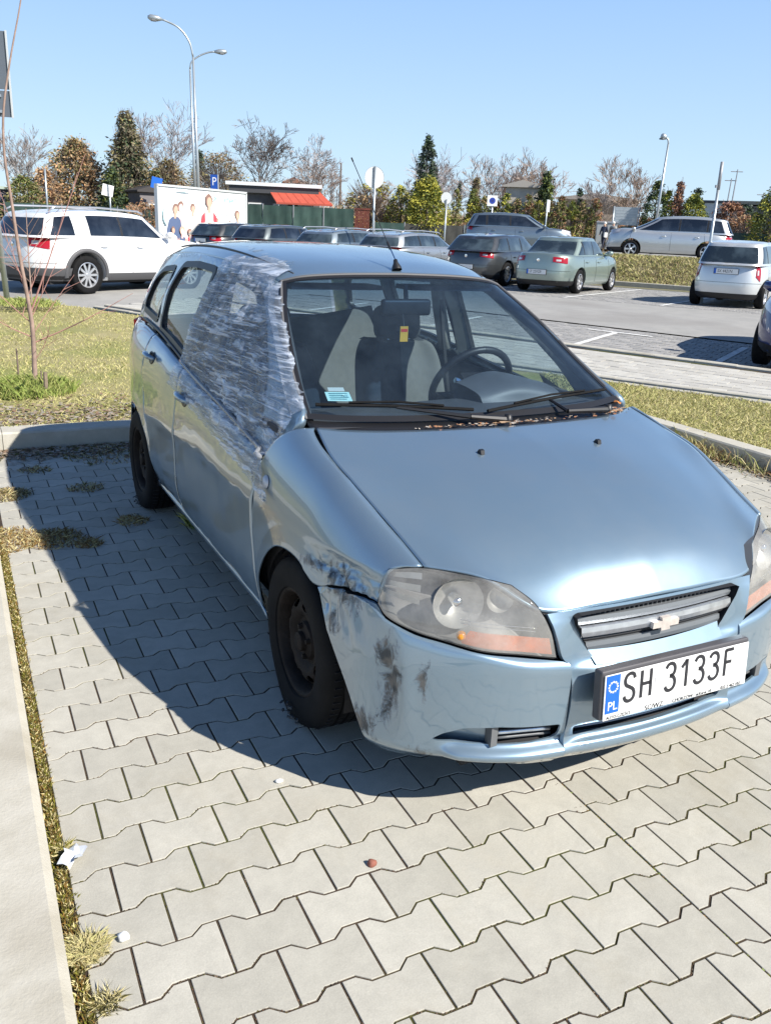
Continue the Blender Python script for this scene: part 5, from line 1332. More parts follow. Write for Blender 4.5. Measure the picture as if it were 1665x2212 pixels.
hero_wheel('wheel', (-2.48, -.716, .276), False, .5); hero_wheel('wheel', (-2.48, .716, .282), True, .15)
for cx in (0, -2.48):
    for s in (-1, 1):
        mb = MB(); R_ = .325
        arc = [(cx+R_*cos(a), .275+R_*sin(a)) for a in [radians(-12+204*k/24) for k in range(25)]]
        vs = [(x, s*.775, z) for x, z in arc]+[(x, s*.45, z) for x, z in arc]; n = 25
        mb.add(vs, [(k, k+1, n+k+1, n+k) for k in range(n-1)]); mb.add([(x, s*.45, z) for x, z in arc], [tuple(range(n))])
        mb.build('wheel_arch_liner', M['dark2'], hero)
mb = MB(); mb.box((-1.2, 0, .235), (3.3, 1.15, .04)); mb.box((.35, 0, .25), (.5, 1.1, .05)); mb.box((.12, 0, .17), (1.0, 1.1, .02)); mb.build('underbody', M['dark2'], hero)
mb = MB(); mb.box((.28, 0, .5), (.5, 1.15, .36)); mb.build('engine_block', M['dark2'], hero)

# ---- clear film taped over the front side window (its own thing: it lies on the car)
film = bpy.data.materials.new('clear_film'); film.use_nodes = True; t = film.node_tree; t.nodes.clear()
o_ = N(t, 'ShaderNodeOutputMaterial'); tr = N(t, 'ShaderNodeBsdfTransparent'); tr.inputs[0].default_value = (.86, .88, .90, 1); pb = N(t, 'ShaderNodeBsdfPrincipled')
pb.inputs['Base Color'].default_value = (.62, .67, .74, 1); pb.inputs['Roughness'].default_value = .12; pb.inputs['Specular IOR Level'].default_value = .9
tc = N(t, 'ShaderNodeTexCoord'); acc = None
for ang_, sc_, th0, th1 in ((50, (3, 5, 40), .52, .66), (-52, (4, 5, 46), .54, .67), (20, (6, 6, 24), .55, .70), (68, (3, 5, 70), .54, .64)):
    mp = N(t, 'ShaderNodeMapping'); mp.inputs['Rotation'].default_value = (0, radians(ang_), 0); mp.inputs['Scale'].default_value = sc_; t.links.new(tc.outputs['Object'], mp.inputs[0])
    n1 = N(t, 'ShaderNodeTexNoise', i_Scale=1., i_Detail=4., i_Roughness=.6, i_Distortion=.9); t.links.new(mp.outputs[0], n1.inputs['Vector'])
    r1_ = N(t, 'ShaderNodeMapRange'); r1_.inputs[1].default_value = th0; r1_.inputs[2].default_value = th1; t.links.new(n1.outputs['Fac'], r1_.inputs[0])
    if acc is None: acc = r1_.outputs[0]; hacc = n1.outputs['Fac']
    else:
        mm = N(t, 'ShaderNodeMath', operation='MAXIMUM'); t.links.new(acc, mm.inputs[0]); t.links.new(r1_.outputs[0], mm.inputs[1]); acc = mm.outputs[0]
        mm = N(t, 'ShaderNodeMath', operation='MAXIMUM'); t.links.new(hacc, mm.inputs[0]); t.links.new(n1.outputs['Fac'], mm.inputs[1]); hacc = mm.outputs[0]
rg = N(t, 'ShaderNodeMapRange'); rg.inputs[3].default_value = .36; rg.inputs[4].default_value = .84; t.links.new(acc, rg.inputs[0])
cm = N(t, 'ShaderNodeMix', data_type='RGBA'); cm.inputs[6].default_value = (.38, .43, .50, 1); cm.inputs[7].default_value = (.62, .68, .77, 1); t.links.new(acc, cm.inputs[0]); t.links.new(cm.outputs[2], pb.inputs['Base Color'])
bp = N(t, 'ShaderNodeBump', i_Strength=.9, i_Distance=.022); t.links.new(hacc, bp.inputs['Height']); t.links.new(bp.outputs[0], pb.inputs['Normal'])
pb.inputs['Roughness'].default_value = .15; pb.inputs['IOR'].default_value = 1.8
ms = N(t, 'ShaderNodeMixShader'); t.links.new(rg.outputs[0], ms.inputs[0]); t.links.new(tr.outputs[0], ms.inputs[1]); t.links.new(pb.outputs[0], ms.inputs[2]); t.links.new(ms.outputs[0], o_.inputs[0])
def film_pt(u, v):
    """u 0 rear .. 1 front, v 0 bottom .. 1 top"""
    xb, zb = lerp(-1.62, -.20, u), lerp(.865, .715, u); xt = lerp(-1.52, -1.0, u); zt = 1.42
    xm = lerp(-1.58, -.60, u)
    if v < .16:
        t_ = v/.16; x1, z1 = lerp(-1.60, -.33, u), tab(BELT, lerp(-1.60, -.40, u))[1]+.01
        x, z = lerp(xb, x1, t_), lerp(zb, z1, t_)
        return Vector((x, -(yside(x, z, x > -.37)+.009), z))
    if v < .88:
        t_ = (v-.16)/.72; x0, z0 = lerp(-1.60, -.33, u), tab(BELT, lerp(-1.60, -.40, u))[1]+.01
        xe = lerp(-1.53, -.97, u); ze = tab(RAIL, xe)[1]+.0
        # front edge follows the screen pillar
        xf = tab([(0, -.33), (.18, -.30), (.32, -.43), (.5, -.58), (.7, -.74), (.87, -.89), (1, -.97)], t_)[0]
        x = lerp(lerp(-1.60, -1.53, t_), xf, u); zf = tab([(0, .835), (.18, .955), (.32, 1.04), (.5, 1.13), (.7, 1.225), (.87, 1.31), (1, 1.366)], t_)[0]
        z = lerp(lerp(z0, ze, t_), zf, u**1.0) if u > 0 else lerp(z0, ze, t_)
        return Vector((x, -(ygl(x, z)+.008), z))
    t_ = (v-.88)/.12; xe = lerp(-1.53, -.97, u); p0 = tab(RAIL, xe); yo = lerp(p0[0], .40+.03*u, t_)
    x = lerp(xe, lerp(-1.50, -1.02, u), t_); zr = tab([(-1.6, 1.465), (-1.5, 1.46), (-1.18, 1.43), (-.95, 1.39)], x)[0]
    return Vector((x, -yo-.006*(1-t_), lerp(p0[1], zr, sin(t_*pi/2))+.006))
GFm = []
nU, nV = 130, 170
for i in range(nU+1):
    row = []
    for j in range(nV+1):
        u, v = i/nU, j/nV
        # ragged outline
        eu = .02*noise.noise(Vector((v*14, 0, 5))); ev = .02*noise.noise(Vector((u*16, 3, 0)))
        p = film_pt(min(max(u+(eu if .02 < u else 0)*(1 if i in (0, nU) else .0), 0), 1), v)
        w_ = max(0, 1-abs(v-.55)/.5)
        d = .008*(1-abs(noise.noise(Vector((p.x*5+p.z*5, p.z*9-p.x*8, 1))))*3)+.0035*(1-abs(noise.noise(Vector((p.x*16-p.z*14, p.z*17+p.x*14, 4))))*3)
        p = p+Vector((0, -abs(d)*(1.0)-.003, .0))
        row.append(p)
    GFm.append(row)
fo = gridmesh('plastic_film', GFm, film, None); fo.matrix_world = hero.matrix_basis
# tags: torn strips of tape over the pillar and roof edge
tape = plain('clear_tape', (.50, .53, .58), .2, coat=.5); tape2 = glass('tape_strip', tint=(.85, .86, .88), dirt=.30, dirtcol=(.60, .62, .64))
rt = random.Random(21)
tp_root = fo
tag(fo, 'crinkled clear plastic film taped over the front side window of the blue hatchback', 'plastic film')
APf = spline(APL, 110); mb = MB(); vs = []
for i in range(4, 108):
    c = Vector(APf[i]); c.y = -c.y; al = (APf[i+1]-APf[i-1]); al.y = -al.y; al.normalize(); q_ = i*.11
    e_ = .010+.016*max(0, noise.noise(Vector((q_, 2, 0)))+.1)+.028*max(0, noise.noise(Vector((q_*2.6, 7, 0)))-.12)
    if noise.noise(Vector((q_*.8, 11, 0))) < -.12: e_ *= .2
    up_ = Vector((.35, -.25, .9)).normalized()*.012; inn = Vector((.10, 1, .06)).normalized(); outv = Vector((-.5, -.55, -.3)).normalized()
    r_ = .004*noise.noise(Vector((q_*4, 1, 5)))
    vs += [c+outv*.045+up_*.4, c+outv*.02+up_*(.9+r_*60), c+up_*1.1+inn*0, c+up_*(1.25+r_*30)+inn*e_+al*r_]
m = len(vs)//4
mb.add(vs, [(4*k+j, 4*k+j+1, 4*k+5+j, 4*k+4+j) for k in range(m-1) for j in range(3)]); mb.build('film_edge', film, fo, smooth=True)
for k in range(13):
    x = rt.uniform(-1.52, -1.02); zr = tab([(-1.6, 1.468), (-1.5, 1.463), (-1.18, 1.433), (-.95, 1.395)], x)[0]; l_ = rt.uniform(.02, .09); w_ = rt.uniform(.004, .012)
    mb = MB(); yy = -.46; a = Vector((x, yy, zr+.003)); b = Vector((x+rt.uniform(-.04, .02), yy+l_, zr+.009)); m_ = a.lerp(b, .5)+Vector((rt.uniform(-.008, .008), 0, .003))
    mb.add([a-Vector((w_, 0, 0)), a+Vector((w_, 0, 0)), m_+Vector((w_*.7, 0, 0)), b+Vector((w_*.4, 0, .001)), b-Vector((w_*.5, .01, 0)), m_-Vector((w_*.8, 0, 0))], [(0, 1, 2, 5), (5, 2, 3, 4)]); mb.build('tape_strip', tape2, fo)
mb = MB(); P = [film_pt(u, .155)+Vector((0, -.006, 0)) for u in [k/30 for k in range(31)]]; mb.tube(P, .009, 5); mb.build('film_fold', tape2, fo, smooth=True)

# ------------------------------------------------------------------ parked cars around
def parked_car(name, label, pos, heading, L=4.2, W=1.74, H=1.48, wb=2.5, rear=.78, zb=.20, belt=.92, hood=.80, hoodx=.62, wsb=1.05, wst=1.75, rb=.10, rt=.35,
               boot=None, tail=.90, col=(.4, .42, .44), metal=.6, glasscol='cabglass', rails=None, wheel=.31, spokes=5, tl='side', tlz=(.62, .88), plate_z=.78, ptxt=None, cladding=False,
               facing='rear', wins=None, roofr=.80, group='cars parked around the lot', rimmat='alloy', base=.0, n=5.0, tly=.52, pillar=True, darkglass=False):
    """x forward; rear axle at x=0. heading = angle of +x. All lengths in metres from the rear axle / tail."""
    root = empty(name, (pos[0], pos[1], pos[2]), heading, label, 'car', group)
    pm = paint(name+'_paint', col, metal=metal, dustamt=.08)
    x0 = -rear; x1 = L-rear; xc = (x0+x1)/2; a = L/2
    front_ax = wb
    def top(x):
        # height of the lower body's upper edge along the car
        xw = x1-wsb      # windscreen base
        if x > xw: return lerp(hood+.10, hood-.02, ((x-xw)/(x1-xw))**1.5)-.16*max(0, (x-(x1-.22))/.22)**2
        if boot and x < x0+boot: return lerp(tail, belt, sst(x0+boot*.6, x0+boot+.1, x))
        return lerp(belt, hood+.10, sst(xw-1.2, xw, x))
    def ring(th_, t):
        c, s = cos(th_), sin(th_)
        px_ = (abs(c)**(2/n))*(1 if c >= 0 else -1); py_ = (abs(s)**(2/n))*(1 if s >= 0 else -1)
        sx = tab([(0, .955), (.12, .985), (.35, 1.0), (.6, .992), (.8, .978), (1, .955)], t)[0]
        sy = tab([(0, .90), (.10, .965), (.40, 1.0), (.65, .995), (.85, .965), (.95, .93), (1, .885)], t)[0]
        x = xc+a*px_*sx; nr = 1-.10*abs(px_)**6
        y = W/2*py_*sy*nr
        return x, y
    def S(th_, t, off=0.):
        x, y = ring(th_, t); z = zb+t*(top(x)-zb)
        if off:
            d = Vector((x-xc, y*2.2, 0)).normalized()
            # push mostly along the dominant face
            x += off*(d.x if abs(d.x) > .2 else 0); y += off*(1 if y > 0 else -1)*(1 if abs(y) > W*.3 else 0)
        return Vector((x, y, z))
    NT, NZ = 96, 16
    def thof(x, t=.5, s=1):
        sx = 1.0; q = min(max((x-xc)/(a*sx), -1), 1); c = abs(q)**(n/2)*(1 if q >= 0 else -1); return s*math.acos(c)
    # parameterise by even steps of outline length
    ths = []; raw = [2*pi*k/1440 for k in range(1441)]; P = [Vector(ring(q, .5)) for q in raw]; cum = [0]
    for p, q in zip(P, P[1:]): cum.append(cum[-1]+(q-p).length)
    j = 0
    for k in range(NT):
        s_ = cum[-1]*k/NT
        while cum[j+1] < s_: j += 1
        ths.append(raw[j]+(raw[j+1]-raw[j])*(s_-cum[j])/(cum[j+1]-cum[j]+1e-9))
    vs = []; fs = []
    for i in range(NZ+1):
        for q in ths: vs.append(S(q, i/NZ))
    for i in range(NZ):
        for k in range(NT): fs.append((i*NT+k, i*NT+(k+1) % NT, (i+1)*NT+(k+1) % NT, (i+1)*NT+k))
    # cap rings with crown
    for m, sc in enumerate((.93, .8, .55, .25)):
        for k in range(NT):
            p = vs[NZ*NT+k]; x = lerp(xc, p.x, .35+.65*sc) if abs(p.x-xc) > a*.93 else p.x
            x = lerp(xc, p.x, 1-(1-sc)*.06)
            vs.append(Vector((x, p.y*sc, top(min(max(x, x0+.02), x1-.02))+.035*(1-sc**2)+.004)))
        b0 = (NZ+m)*NT
        for k in range(NT): fs.append((b0+k, b0+(k+1) % NT, b0+NT+(k+1) % NT, b0+NT+k))
    b0 = (NZ+4)*NT; fs.append(tuple(range(b0, b0+NT))); fs.append(tuple(range(NT-1, -1, -1)))
    me = bpy.data.meshes.new('body'); me.from_pydata(vs, [], fs); bm = bmesh.new(); bm.from_mesh(me); bmesh.ops.recalc_face_normals(bm, faces=bm.faces); bm.to_mesh(me); bm.free()
    for p in me.polygons: p.use_smooth = True
    body = link('body', me, [pm, M['dark']], root); me.set_sharp_from_angle(angle=radians(55))
    cs = []
    for ax in (0, front_ax):
        mb = MB(); Rr = wheel+.055
        mb.lathe([(0, -W*.75), (Rr, -W*.75), (Rr, W*.75), (0, W*.75)], 28, Matrix.Translation((ax, 0, wheel+.01)) @ Matrix.Rotation(radians(90), 4, 'X'))
        c = mb.build('cut', M['dark2'], root); bm = bmesh.new(); bm.from_mesh(c.data); bmesh.ops.remove_doubles(bm, verts=bm.verts, dist=1e-5); bmesh.ops.recalc_face_normals(bm, faces=bm.faces); bm.to_mesh(c.data); bm.free(); cs.append(c)
    boolean(body, cs, 45)
    # greenhouse
    xfb, xft, xrb, xrt = x1-wsb, x1-wst, x0+rb, x0+rt
    def cab(q, t, off=0.):
        c, s = cos(q), sin(q); nn = 7.
        px_ = (abs(c)**(2/nn))*(1 if c >= 0 else -1); py_ = (abs(s)**(2/nn))*(1 if s >= 0 else -1)
        tt = t**.95; xf = lerp(xfb, xft, tt); xr = lerp(xrb, xrt, tt); cx_ = (xf+xr)/2; aa = (xf-xr)/2+off
        w = lerp(W*.885/2, W*roofr/2*.90, t)+.02*sin(pi*t)+off
        x = cx_+aa*px_; bul = .10*(1-py_**2) if px_ > 0 else -.05*(1-py_**2)
        zt = H-.095; zlow = min(top(min(max(x, x0), x1)), belt+.02)-.02
        z = lerp(zlow, zt, t)-.085*(abs(x-(xft+xrt)/2-.1)/1.3)**2.2*t
        return Vector((x+bul*(1 if abs(px_) > .9 else 0)*1, w*py_, z))
    NC = 88; qs = []; raw = [2*pi*k/1440 for k in range(1441)]; P = [cab(q, .5).xy for q in raw]; cum = [0]
    for p, q in zip(P, P[1:]): cum.append(cum[-1]+(q-p).length)
    j = 0
    for k in range(NC):
        s_ = cum[-1]*k/NC
        while cum[j+1] < s_: j += 1
        qs.append(raw[j])
    vs = []; fs = []; T_ = [0, .15, .3, .45, .6, .75, .88, 1]
    for t in T_:
        for q in qs: vs.append(cab(q, t))
    for i in range(len(T_)-1):
        for k in range(NC): fs.append((i*NC+k, i*NC+(k+1) % NC, (i+1)*NC+(k+1) % NC, (i+1)*NC+k))
    nb = len(T_)-1
    for m, (sc, dz) in enumerate(((.975, .022), (.92, .037), (.75, .048), (.45, .055), (.15, .057))):
        cx_ = (xft+xrt)/2
        for k in range(NC):
            p = vs[nb*NC+k]; vs.append(Vector((lerp(cx_, p.x, 1-(1-sc)*.75), p.y*sc, p.z+dz-(.0 if m < 4 else 0)+.05*((abs(p.x-cx_)/1.3)**2)*(1-sc))))
        b0 = (nb+m)*NC
        for k in range(NC): fs.append((b0+k, b0+(k+1) % NC, b0+NC+(k+1) % NC, b0+NC+k))
    b0 = (nb+5)*NC; fs.append(tuple(range(b0, b0+NC)))
    me = bpy.data.meshes.new('cabin'); me.from_pydata(vs, [], fs); bm = bmesh.new(); bm.from_mesh(me); bmesh.ops.recalc_face_normals(bm, faces=bm.faces); bm.to_mesh(me); bm.free()
    for p in me.polygons: p.use_smooth = True
    me.set_sharp_from_angle(angle=radians(60)); link('cabin', me, pm, root)
    def pane(nm_, q0, q1, t0, t1, mat, k=14, kt=5, off=.006, skew=0.):
        vs = []; 
        for i in range(kt+1):
            t = lerp(t0, t1, i/kt)
            for jj in range(k+1):
                f = jj/k; vs.append(cab(lerp(q0(t) if callable(q0) else q0, q1(t) if callable(q1) else q1, f), t, off))
        mb = MB(); mb.add(vs, [(i*(k+1)+jj, i*(k+1)+jj+1, (i+1)*(k+1)+jj+1, (i+1)*(k+1)+jj) for i in range(kt) for jj in range(k)])
        return mb.build(nm_, mat, root, smooth=True)
    G_ = M['cabglass_dark'] if darkglass else M['cabglass']
    nn = 7.
    def qy(fr): return math.asin(min(1, fr**(nn/2)))          # half angle covering fraction fr of the width
    pane('windscreen', -qy(.90), qy(.90), .06, .93, G_, 20)
    pane('rear_window', pi-qy(.86), pi+qy(.86), .12 if not boot else .06, .90, G_, 20)
    def qx(x, t, sgn):
        tt = t**.95; xf = lerp(xfb, xft, tt); xr = lerp(xrb, xrt, tt); v = (x-(xf+xr)/2)/((xf-xr)/2); v = min(max(v, -.999), .999)
        return sgn*math.acos(abs(v)**(nn/2)*(1 if v > 0 else -1))
    wins = wins or [(.06, .33), (.36, .64), (.67, .90)]
    for sgn in (-1, 1):
        for (f0, f1) in wins:
            # fraction along the side at each height between rear and front slanted edges
            def mk(f, e=0.):
                def fn(t):
                    tt = t**.95; xf = lerp(xfb, xft, tt)-.07; xr = lerp(xrb, xrt, tt)+.10
                    mid = .5; x_b = lerp(xrb+.10, xfb-.07, f); x_t = lerp(xrt+.12, xft-.04, f)
                    xx = lerp(x_b, x_t, tt) if (f < .12 or f > .88) else lerp(lerp(x_b, x_t, .5), lerp(x_b, x_t, .5)-.02, tt)
                    return qx(min(max(xx, xr), xf), t, sgn)
                return fn
            pane('side_window', mk(f0), mk(f1), .12, .90, G_, 12, off=.006)
        for (a0, a1), (b0, b1) in zip(wins, wins[1:]):
            if b0-a1 < .05: pane('door_pillar', mk(a1+.002), mk(b0-.002), .12, .90, M['dark'], 3, off=.007)
        # shut lines of the doors
        for f in ([w[1]+.015 for w in wins[:-1]]+[.97]):
            x = lerp(xrb+.10, xfb-.07, f); pts = []
            for i in range(9):
                t = lerp(.12, .97, i/8); q = thof(x, t, sgn); p = S(q, t); pts.append((p.x, p.y+sgn*.0005, p.z))
            mb = MB(); mb.tube(pts, .0045, 4); mb.build('door_gap', M['dark2'], root)
        for f in [w[0]+.03 for w in wins[-2:]]:
            x = lerp(xrb+.10, xfb-.07, f)+.10; q = thof(x, .8, sgn); p = S(q, .80); mb = MB(); mb.tube([(p.x-.07, p.y+sgn*.012, p.z), (p.x-.04, p.y+sgn*.035, p.z), (p.x+.05, p.y+sgn*.035, p.z), (p.x+.08, p.y+sgn*.012, p.z)], .012, 6); mb.build('handle', pm, root, smooth=True)
        # mirror
        mb = MB(); y = sgn*(W/2*.93); mb.tube([(xfb-.30, y-sgn*.06, belt+.02), (xfb-.30, y+sgn*.08, belt+.07), (xfb-.31, y+sgn*.17, belt+.09)], [.03, .075, .05], 8); mb.build('door_mirror', pm if not cladding else pm, root, smooth=True)
        if rails:
            mb = MB(); yr = sgn*W*roofr/2*.86; mb.tube([(xrt+.10, yr, H-.09), (xrt+.25, yr, H-.02), ((xrt+xft)/2, yr, H+.0), (xft-.25, yr, H-.03), (xft-.12, yr, H-.08)], .018, 6); mb.build('roof_rail', M[rails], root, smooth=True)
    def bpatch(nm_, q0, q1, t0, t1, mat, off=.008, k=8, kt=4, shape=None):
        vs = []
        for i in range(kt+1):
            for jj in range(k+1):
                f = jj/k; e = shape(f) if shape else (0, 1); t = lerp(lerp(t0, t1, e[0]), lerp(t0, t1, e[1]), i/kt)
                p = S(lerp(q0, q1, f), t); d = Vector((1 if p.x > xc else -1, 0, 0)); fx = max(0, (abs(p.x-xc)-a*.86)/(a*.14))
                p = p+d*off*fx+Vector((0, (1 if p.y > 0 else -1)*off*(1-fx*.5 if abs(p.y) > W*.35 else 0), 0)); vs.append(p)
        mb = MB(); mb.add(vs, [(i*(k+1)+jj, i*(k+1)+jj+1, (i+1)*(k+1)+jj+1, (i+1)*(k+1)+jj) for i in range(kt) for jj in range(k)])
        return mb.build(nm_, mat, root, smooth=True)
    def tz(z, x): return (z-zb)/(top(x)-zb)
    for sgn in (-1, 1):
        for end in (-1, 1):
            xe = x0 if end < 0 else x1
            # angle range: from a point on the end face round the corner on to the side
            yin = (tly if end < 0 else .50); qa = math.asin(min(1, (yin)**(n/2))); xs = (a-.26 if end < 0 else a-.42)/a
            qb = math.acos(xs**(n/2))
            q0, q1 = (qa, qb) if end > 0 else (pi-qa, pi-qb)
            if end < 0:
                t0, t1 = tz(tlz[0], x0+.05), tz(tlz[1], x0+.05)
                bpatch('tail_lamp', sgn*q0, sgn*q1, t0, t1, M['taillamp'], .010, 12, shape=lambda f: (.25*(1-f), 1-.1*f))
                bpatch('tail_lamp_insert', sgn*lerp(q0, q1, .2), sgn*lerp(q0, q1, .55), lerp(t0, t1, .35), lerp(t0, t1, .62), M['lampclear'], .013, 6)
            else:
                bpatch('headlamp', sgn*q0, sgn*q1, tz(hood-.20, x1-.1), tz(hood-.02, x1-.1), M['lampclear'], .010, 12, shape=lambda f: (.35*f, 1))
    # bumpers line, plate, dark lower parts
    mb = MB()
    for q in range(3): pass
    bpatch('bumper_gap', pi-.9, pi+.9, tz(.555, x0+.05), tz(.562, x0+.05), M['dark2'], .003, 24, 1)
    bpatch('lower_valance', pi-1.1, pi+1.1, .0, .16, M['dark'], .006, 24, 2)
    bpatch('lower_valance', -1.1, 1.1, .0, .20, M['dark'], .006, 24, 2)
    bpatch('grille', -.42, .42, tz(hood-.24, x1), tz(hood-.10, x1), M['dark'], .009, 12, 2)
    if cladding:
        for sgn in (-1, 1):
            bpatch('sill_cladding', sgn*thof(.45, .1), sgn*thof(wb-.45, .1), .0, .18, M['greyclad'], .014, 12, 2)
            for ax in (0, wb):
                mb = MB(); vs = []; k_ = 24
                for k in range(k_+1):
                    an = radians(-8+196*k/k_); 
                    for rr_, oo in ((wheel+.05, .0), (wheel+.052, .022), (wheel+.115, .016), (wheel+.12, .0)):
                        x = ax+rr_*cos(an); z = wheel+.01+rr_*sin(an); t = min(max((z-zb)/(top(x)-zb), 0), 1); y = ring(thof(x, t, 1), t)[1]; vs.append((x, sgn*(y+oo), max(z, zb-.02)))
                mb.add(vs, [(4*k+i, 4*k+i+1, 4*k+5+i, 4*k+4+i) for k in range(k_) for i in range(3)]); mb.build('arch_cladding', M['greyclad'], root, smooth=True)
        bpatch('rear_cladding', pi-1.15, pi+1.15, .0, .30, M['greyclad'], .012, 24, 2)
    for end, face in ((-1, pi), (1, 0)):
        zpl = plate_z if end < 0 else .42
        tt_ = tz(zpl, (x0 if end < 0 else x1)-end*.05); p = S(face, tt_)
        mb = MB(); mb.box((p.x+end*.012, 0, zpl), (.02, .54, .13)); mb.build('plate_holder', M['dark'], root)
        mb = MB(); mb.box((p.x+end*.024, 0, zpl), (.006, .52, .112)); plo = mb.build('number_plate', M['white'], root)
        mb = MB(); mb.box((p.x+end*.0275, end*-.238 if end < 0 else -.238, zpl), (.002, .044, .108)); mb.build('country_band', M['blueprint'], plo)
        if ptxt and end < 0:
            Mx = Matrix.Translation((p.x-.0285, .19, zpl)) @ Matrix(((0, 0, -1, 0), (-1, 0, 0, 0), (0, 1, 0, 0), (0, 0, 0, 1)))
            text('lettering', ptxt, .095, M['black'], plo, Mx, .82, ext=.0004)
    p = S(pi, .93)
    mb = MB(); mb.lathe([(0, .008), (.04, .006), (.045, 0)], 16, Matrix.Translation((S(pi, .80).x-.006, 0, S(pi, .80).z)) @ Vector((-1, 0, 0)).to_track_quat('Z', 'Y').to_matrix().to_4x4()); mb.build('badge', M['chrome'], root)
    for sgn in (-1, 1):
        for ax in (0, wb):
            w_ = empty('wheel', (ax, sgn*(W/2-.115), wheel)); w_.parent = root; Rx = Matrix.Rotation(radians(90), 4, 'X') @ Matrix.Diagonal((1, 1, -1, 1)); R_ = wheel; rr_ = R_*.66
            mb = MB(); mb.lathe([(rr_, -.09), (rr_+.02, -.10), (R_-.03, -.10), (R_-.004, -.08), (R_, -.04), (R_, .04), (R_-.004, .08), (R_-.03, .10), (rr_+.02, .10), (rr_, .09)], 36, Rx); mb.build('tyre', M['rubber'], w_, smooth=True, ang=50)
            mb = MB(); mb.lathe([(rr_+.002, sgn*.088), (rr_-.012, sgn*.092), (rr_-.022, sgn*.075), (rr_-.028, sgn*.02)], 36, Rx)
            k = spokes
            for q in range(k):
                an = 2*pi*q/k; Mt = Matrix.Rotation(an, 4, 'Y')
                vsb = [Mt @ Vector((xx, sgn*yy, zz)) for xx, yy, zz in ((.02, .075, -.020), (rr_-.018, .070, -.032*5/k-.006), (rr_-.018, .070, .032*5/k+.006), (.02, .075, .020), (.02, .04, -.02), (rr_-.018, .045, -.036*5/k), (rr_-.018, .045, .036*5/k), (.02, .04, .02))]
                mb.add(vsb, [(0, 1, 2, 3), (0, 4, 5, 1), (3, 2, 6, 7), (4, 7, 6, 5)])
            mb.lathe([(0, sgn*.083), (.03, sgn*.082), (.045, sgn*.07), (.05, sgn*.03)], 20, Rx)
            mb.build('rim', M[rimmat], w_)
            mb = MB(); mb.lathe([(0, sgn*.025), (rr_-.02, sgn*.025)], 28, Rx); mb.build('brake_shade', M['dark2'], w_)
    mb = MB(); mb.box(((x0+x1)/2, 0, .21), (L*.86, W*.7, .06)); mb.build('underbody', M['dark2'], root)
    return root
def cabg(name, c, r=.05):
    m, t, b = nm(name); b.inputs['Base Color'].default_value = (*c, 1); b.inputs['Roughness'].default_value = r; b.inputs['Specular IOR Level'].default_value = .9; b.inputs['Coat Weight'].default_value = .6; b.inputs['Coat Roughness'].default_value = .02
    tc = N(t, 'ShaderNodeTexCoord'); n = N(t, 'ShaderNodeTexNoise', i_Scale=2.2, i_Detail=3.); t.links.new(tc.outputs['Object'], n.inputs['Vector'])
    rr = N(t, 'ShaderNodeMapRange'); rr.inputs[1].default_value = .45; rr.inputs[2].default_value = .65; t.links.new(n.outputs['Fac'], rr.inputs[0])
    mx = N(t, 'ShaderNodeMix', data_type='RGBA'); mx.inputs[6].default_value = (*c, 1); mx.inputs[7].default_value = (c[0]*2.6+.01, c[1]*2.6+.012, c[2]*2.6+.014, 1); t.links.new(rr.outputs[0], mx.inputs[0]); t.links.new(mx.outputs[2], b.inputs['Base Color'])
    return m
M['cabglass'] = cabg('window_glass_clearish', (.020, .028, .032)); M['cabglass_dark'] = cabg('window_glass_tinted', (.008, .010, .014))
M['taillamp'] = plain('tail_lamp_red', (.34, .010, .018), .15, coat=.8); M['lampclear'] = plain('lamp_clear', (.62, .60, .60), .12, metal=.3, coat=.8)
M['greyclad'] = plain('grey_cladding', (.085, .085, .09), .6)
HW = atan2(.51, .86)
def pcar(w, u, z=None, **k):
    x, y = WU(w, u); return (x, y, gh(x, y)-.012 if z is None else z)
parked_car('suv_car', 'white crossover with dark cladding and red tail lamps parked beyond the left lawn', pcar(9.03, -13.72, .185), HW, L=4.44, W=1.80, H=1.555, wb=2.60, rear=.98, zb=.24, belt=1.02, hood=.90, wsb=1.15, wst=1.75, rb=.06, rt=.30,
           col=(.80, .80, .80), metal=0., rails='white_rail' if False else 'alloy', wheel=.35, spokes=10, tlz=(.80, 1.04), plate_z=.60, cladding=True, wins=[(.04, .20), (.33, .60), (.62, .92)], darkglass=True, ptxt='SH 5210A'[:0] or None)
parked_car('saloon_car', 'pale green metallic saloon with its boot towards the camera', pcar(20.0, -8.22), HW, L=4.28, W=1.70, H=1.44, wb=2.46, rear=.92, zb=.20, belt=.93, hood=.82, wsb=1.20, wst=1.90, rb=.62, rt=1.20, boot=.75, tail=.96,
           col=(.26, .33, .30), metal=.55, wheel=.30, spokes=7, tlz=(.74, .90), plate_z=.52, ptxt='ST 22VG9', wins=[(.05, .14), (.17, .52), (.55, .90)])
parked_car('hatch_car', 'silver hatchback with tall rear window parked at the right edge of the lot', pcar(19.75, -3.66), HW, L=3.85, W=1.67, H=1.52, wb=2.46, rear=.62, zb=.20, belt=.96, hood=.86, wsb=.95, wst=1.70, rb=.05, rt=.32,
           col=(.66, .68, .68), metal=.45, wheel=.295, spokes=5, tlz=(.60, 1.0), tly=.80, plate_z=.80, ptxt='SX 4421N', wins=[(.05, .18), (.215, .53), (.56, .90)])
parked_car('hatchback_dark', 'dark grey executive hatch with bright window trim left of the green saloon', pcar(20.9, -10.75), HW, L=4.55, W=1.80, H=1.43, wb=2.72, rear=.95, zb=.19, belt=.93, hood=.84, wsb=1.2, wst=1.95, rb=.06, rt=.50,
           col=(.045, .05, .055), metal=.5, wheel=.32, spokes=8, tlz=(.74, .92), plate_z=.5, wins=[(.06, .28), (.31, .60), (.63, .90)])
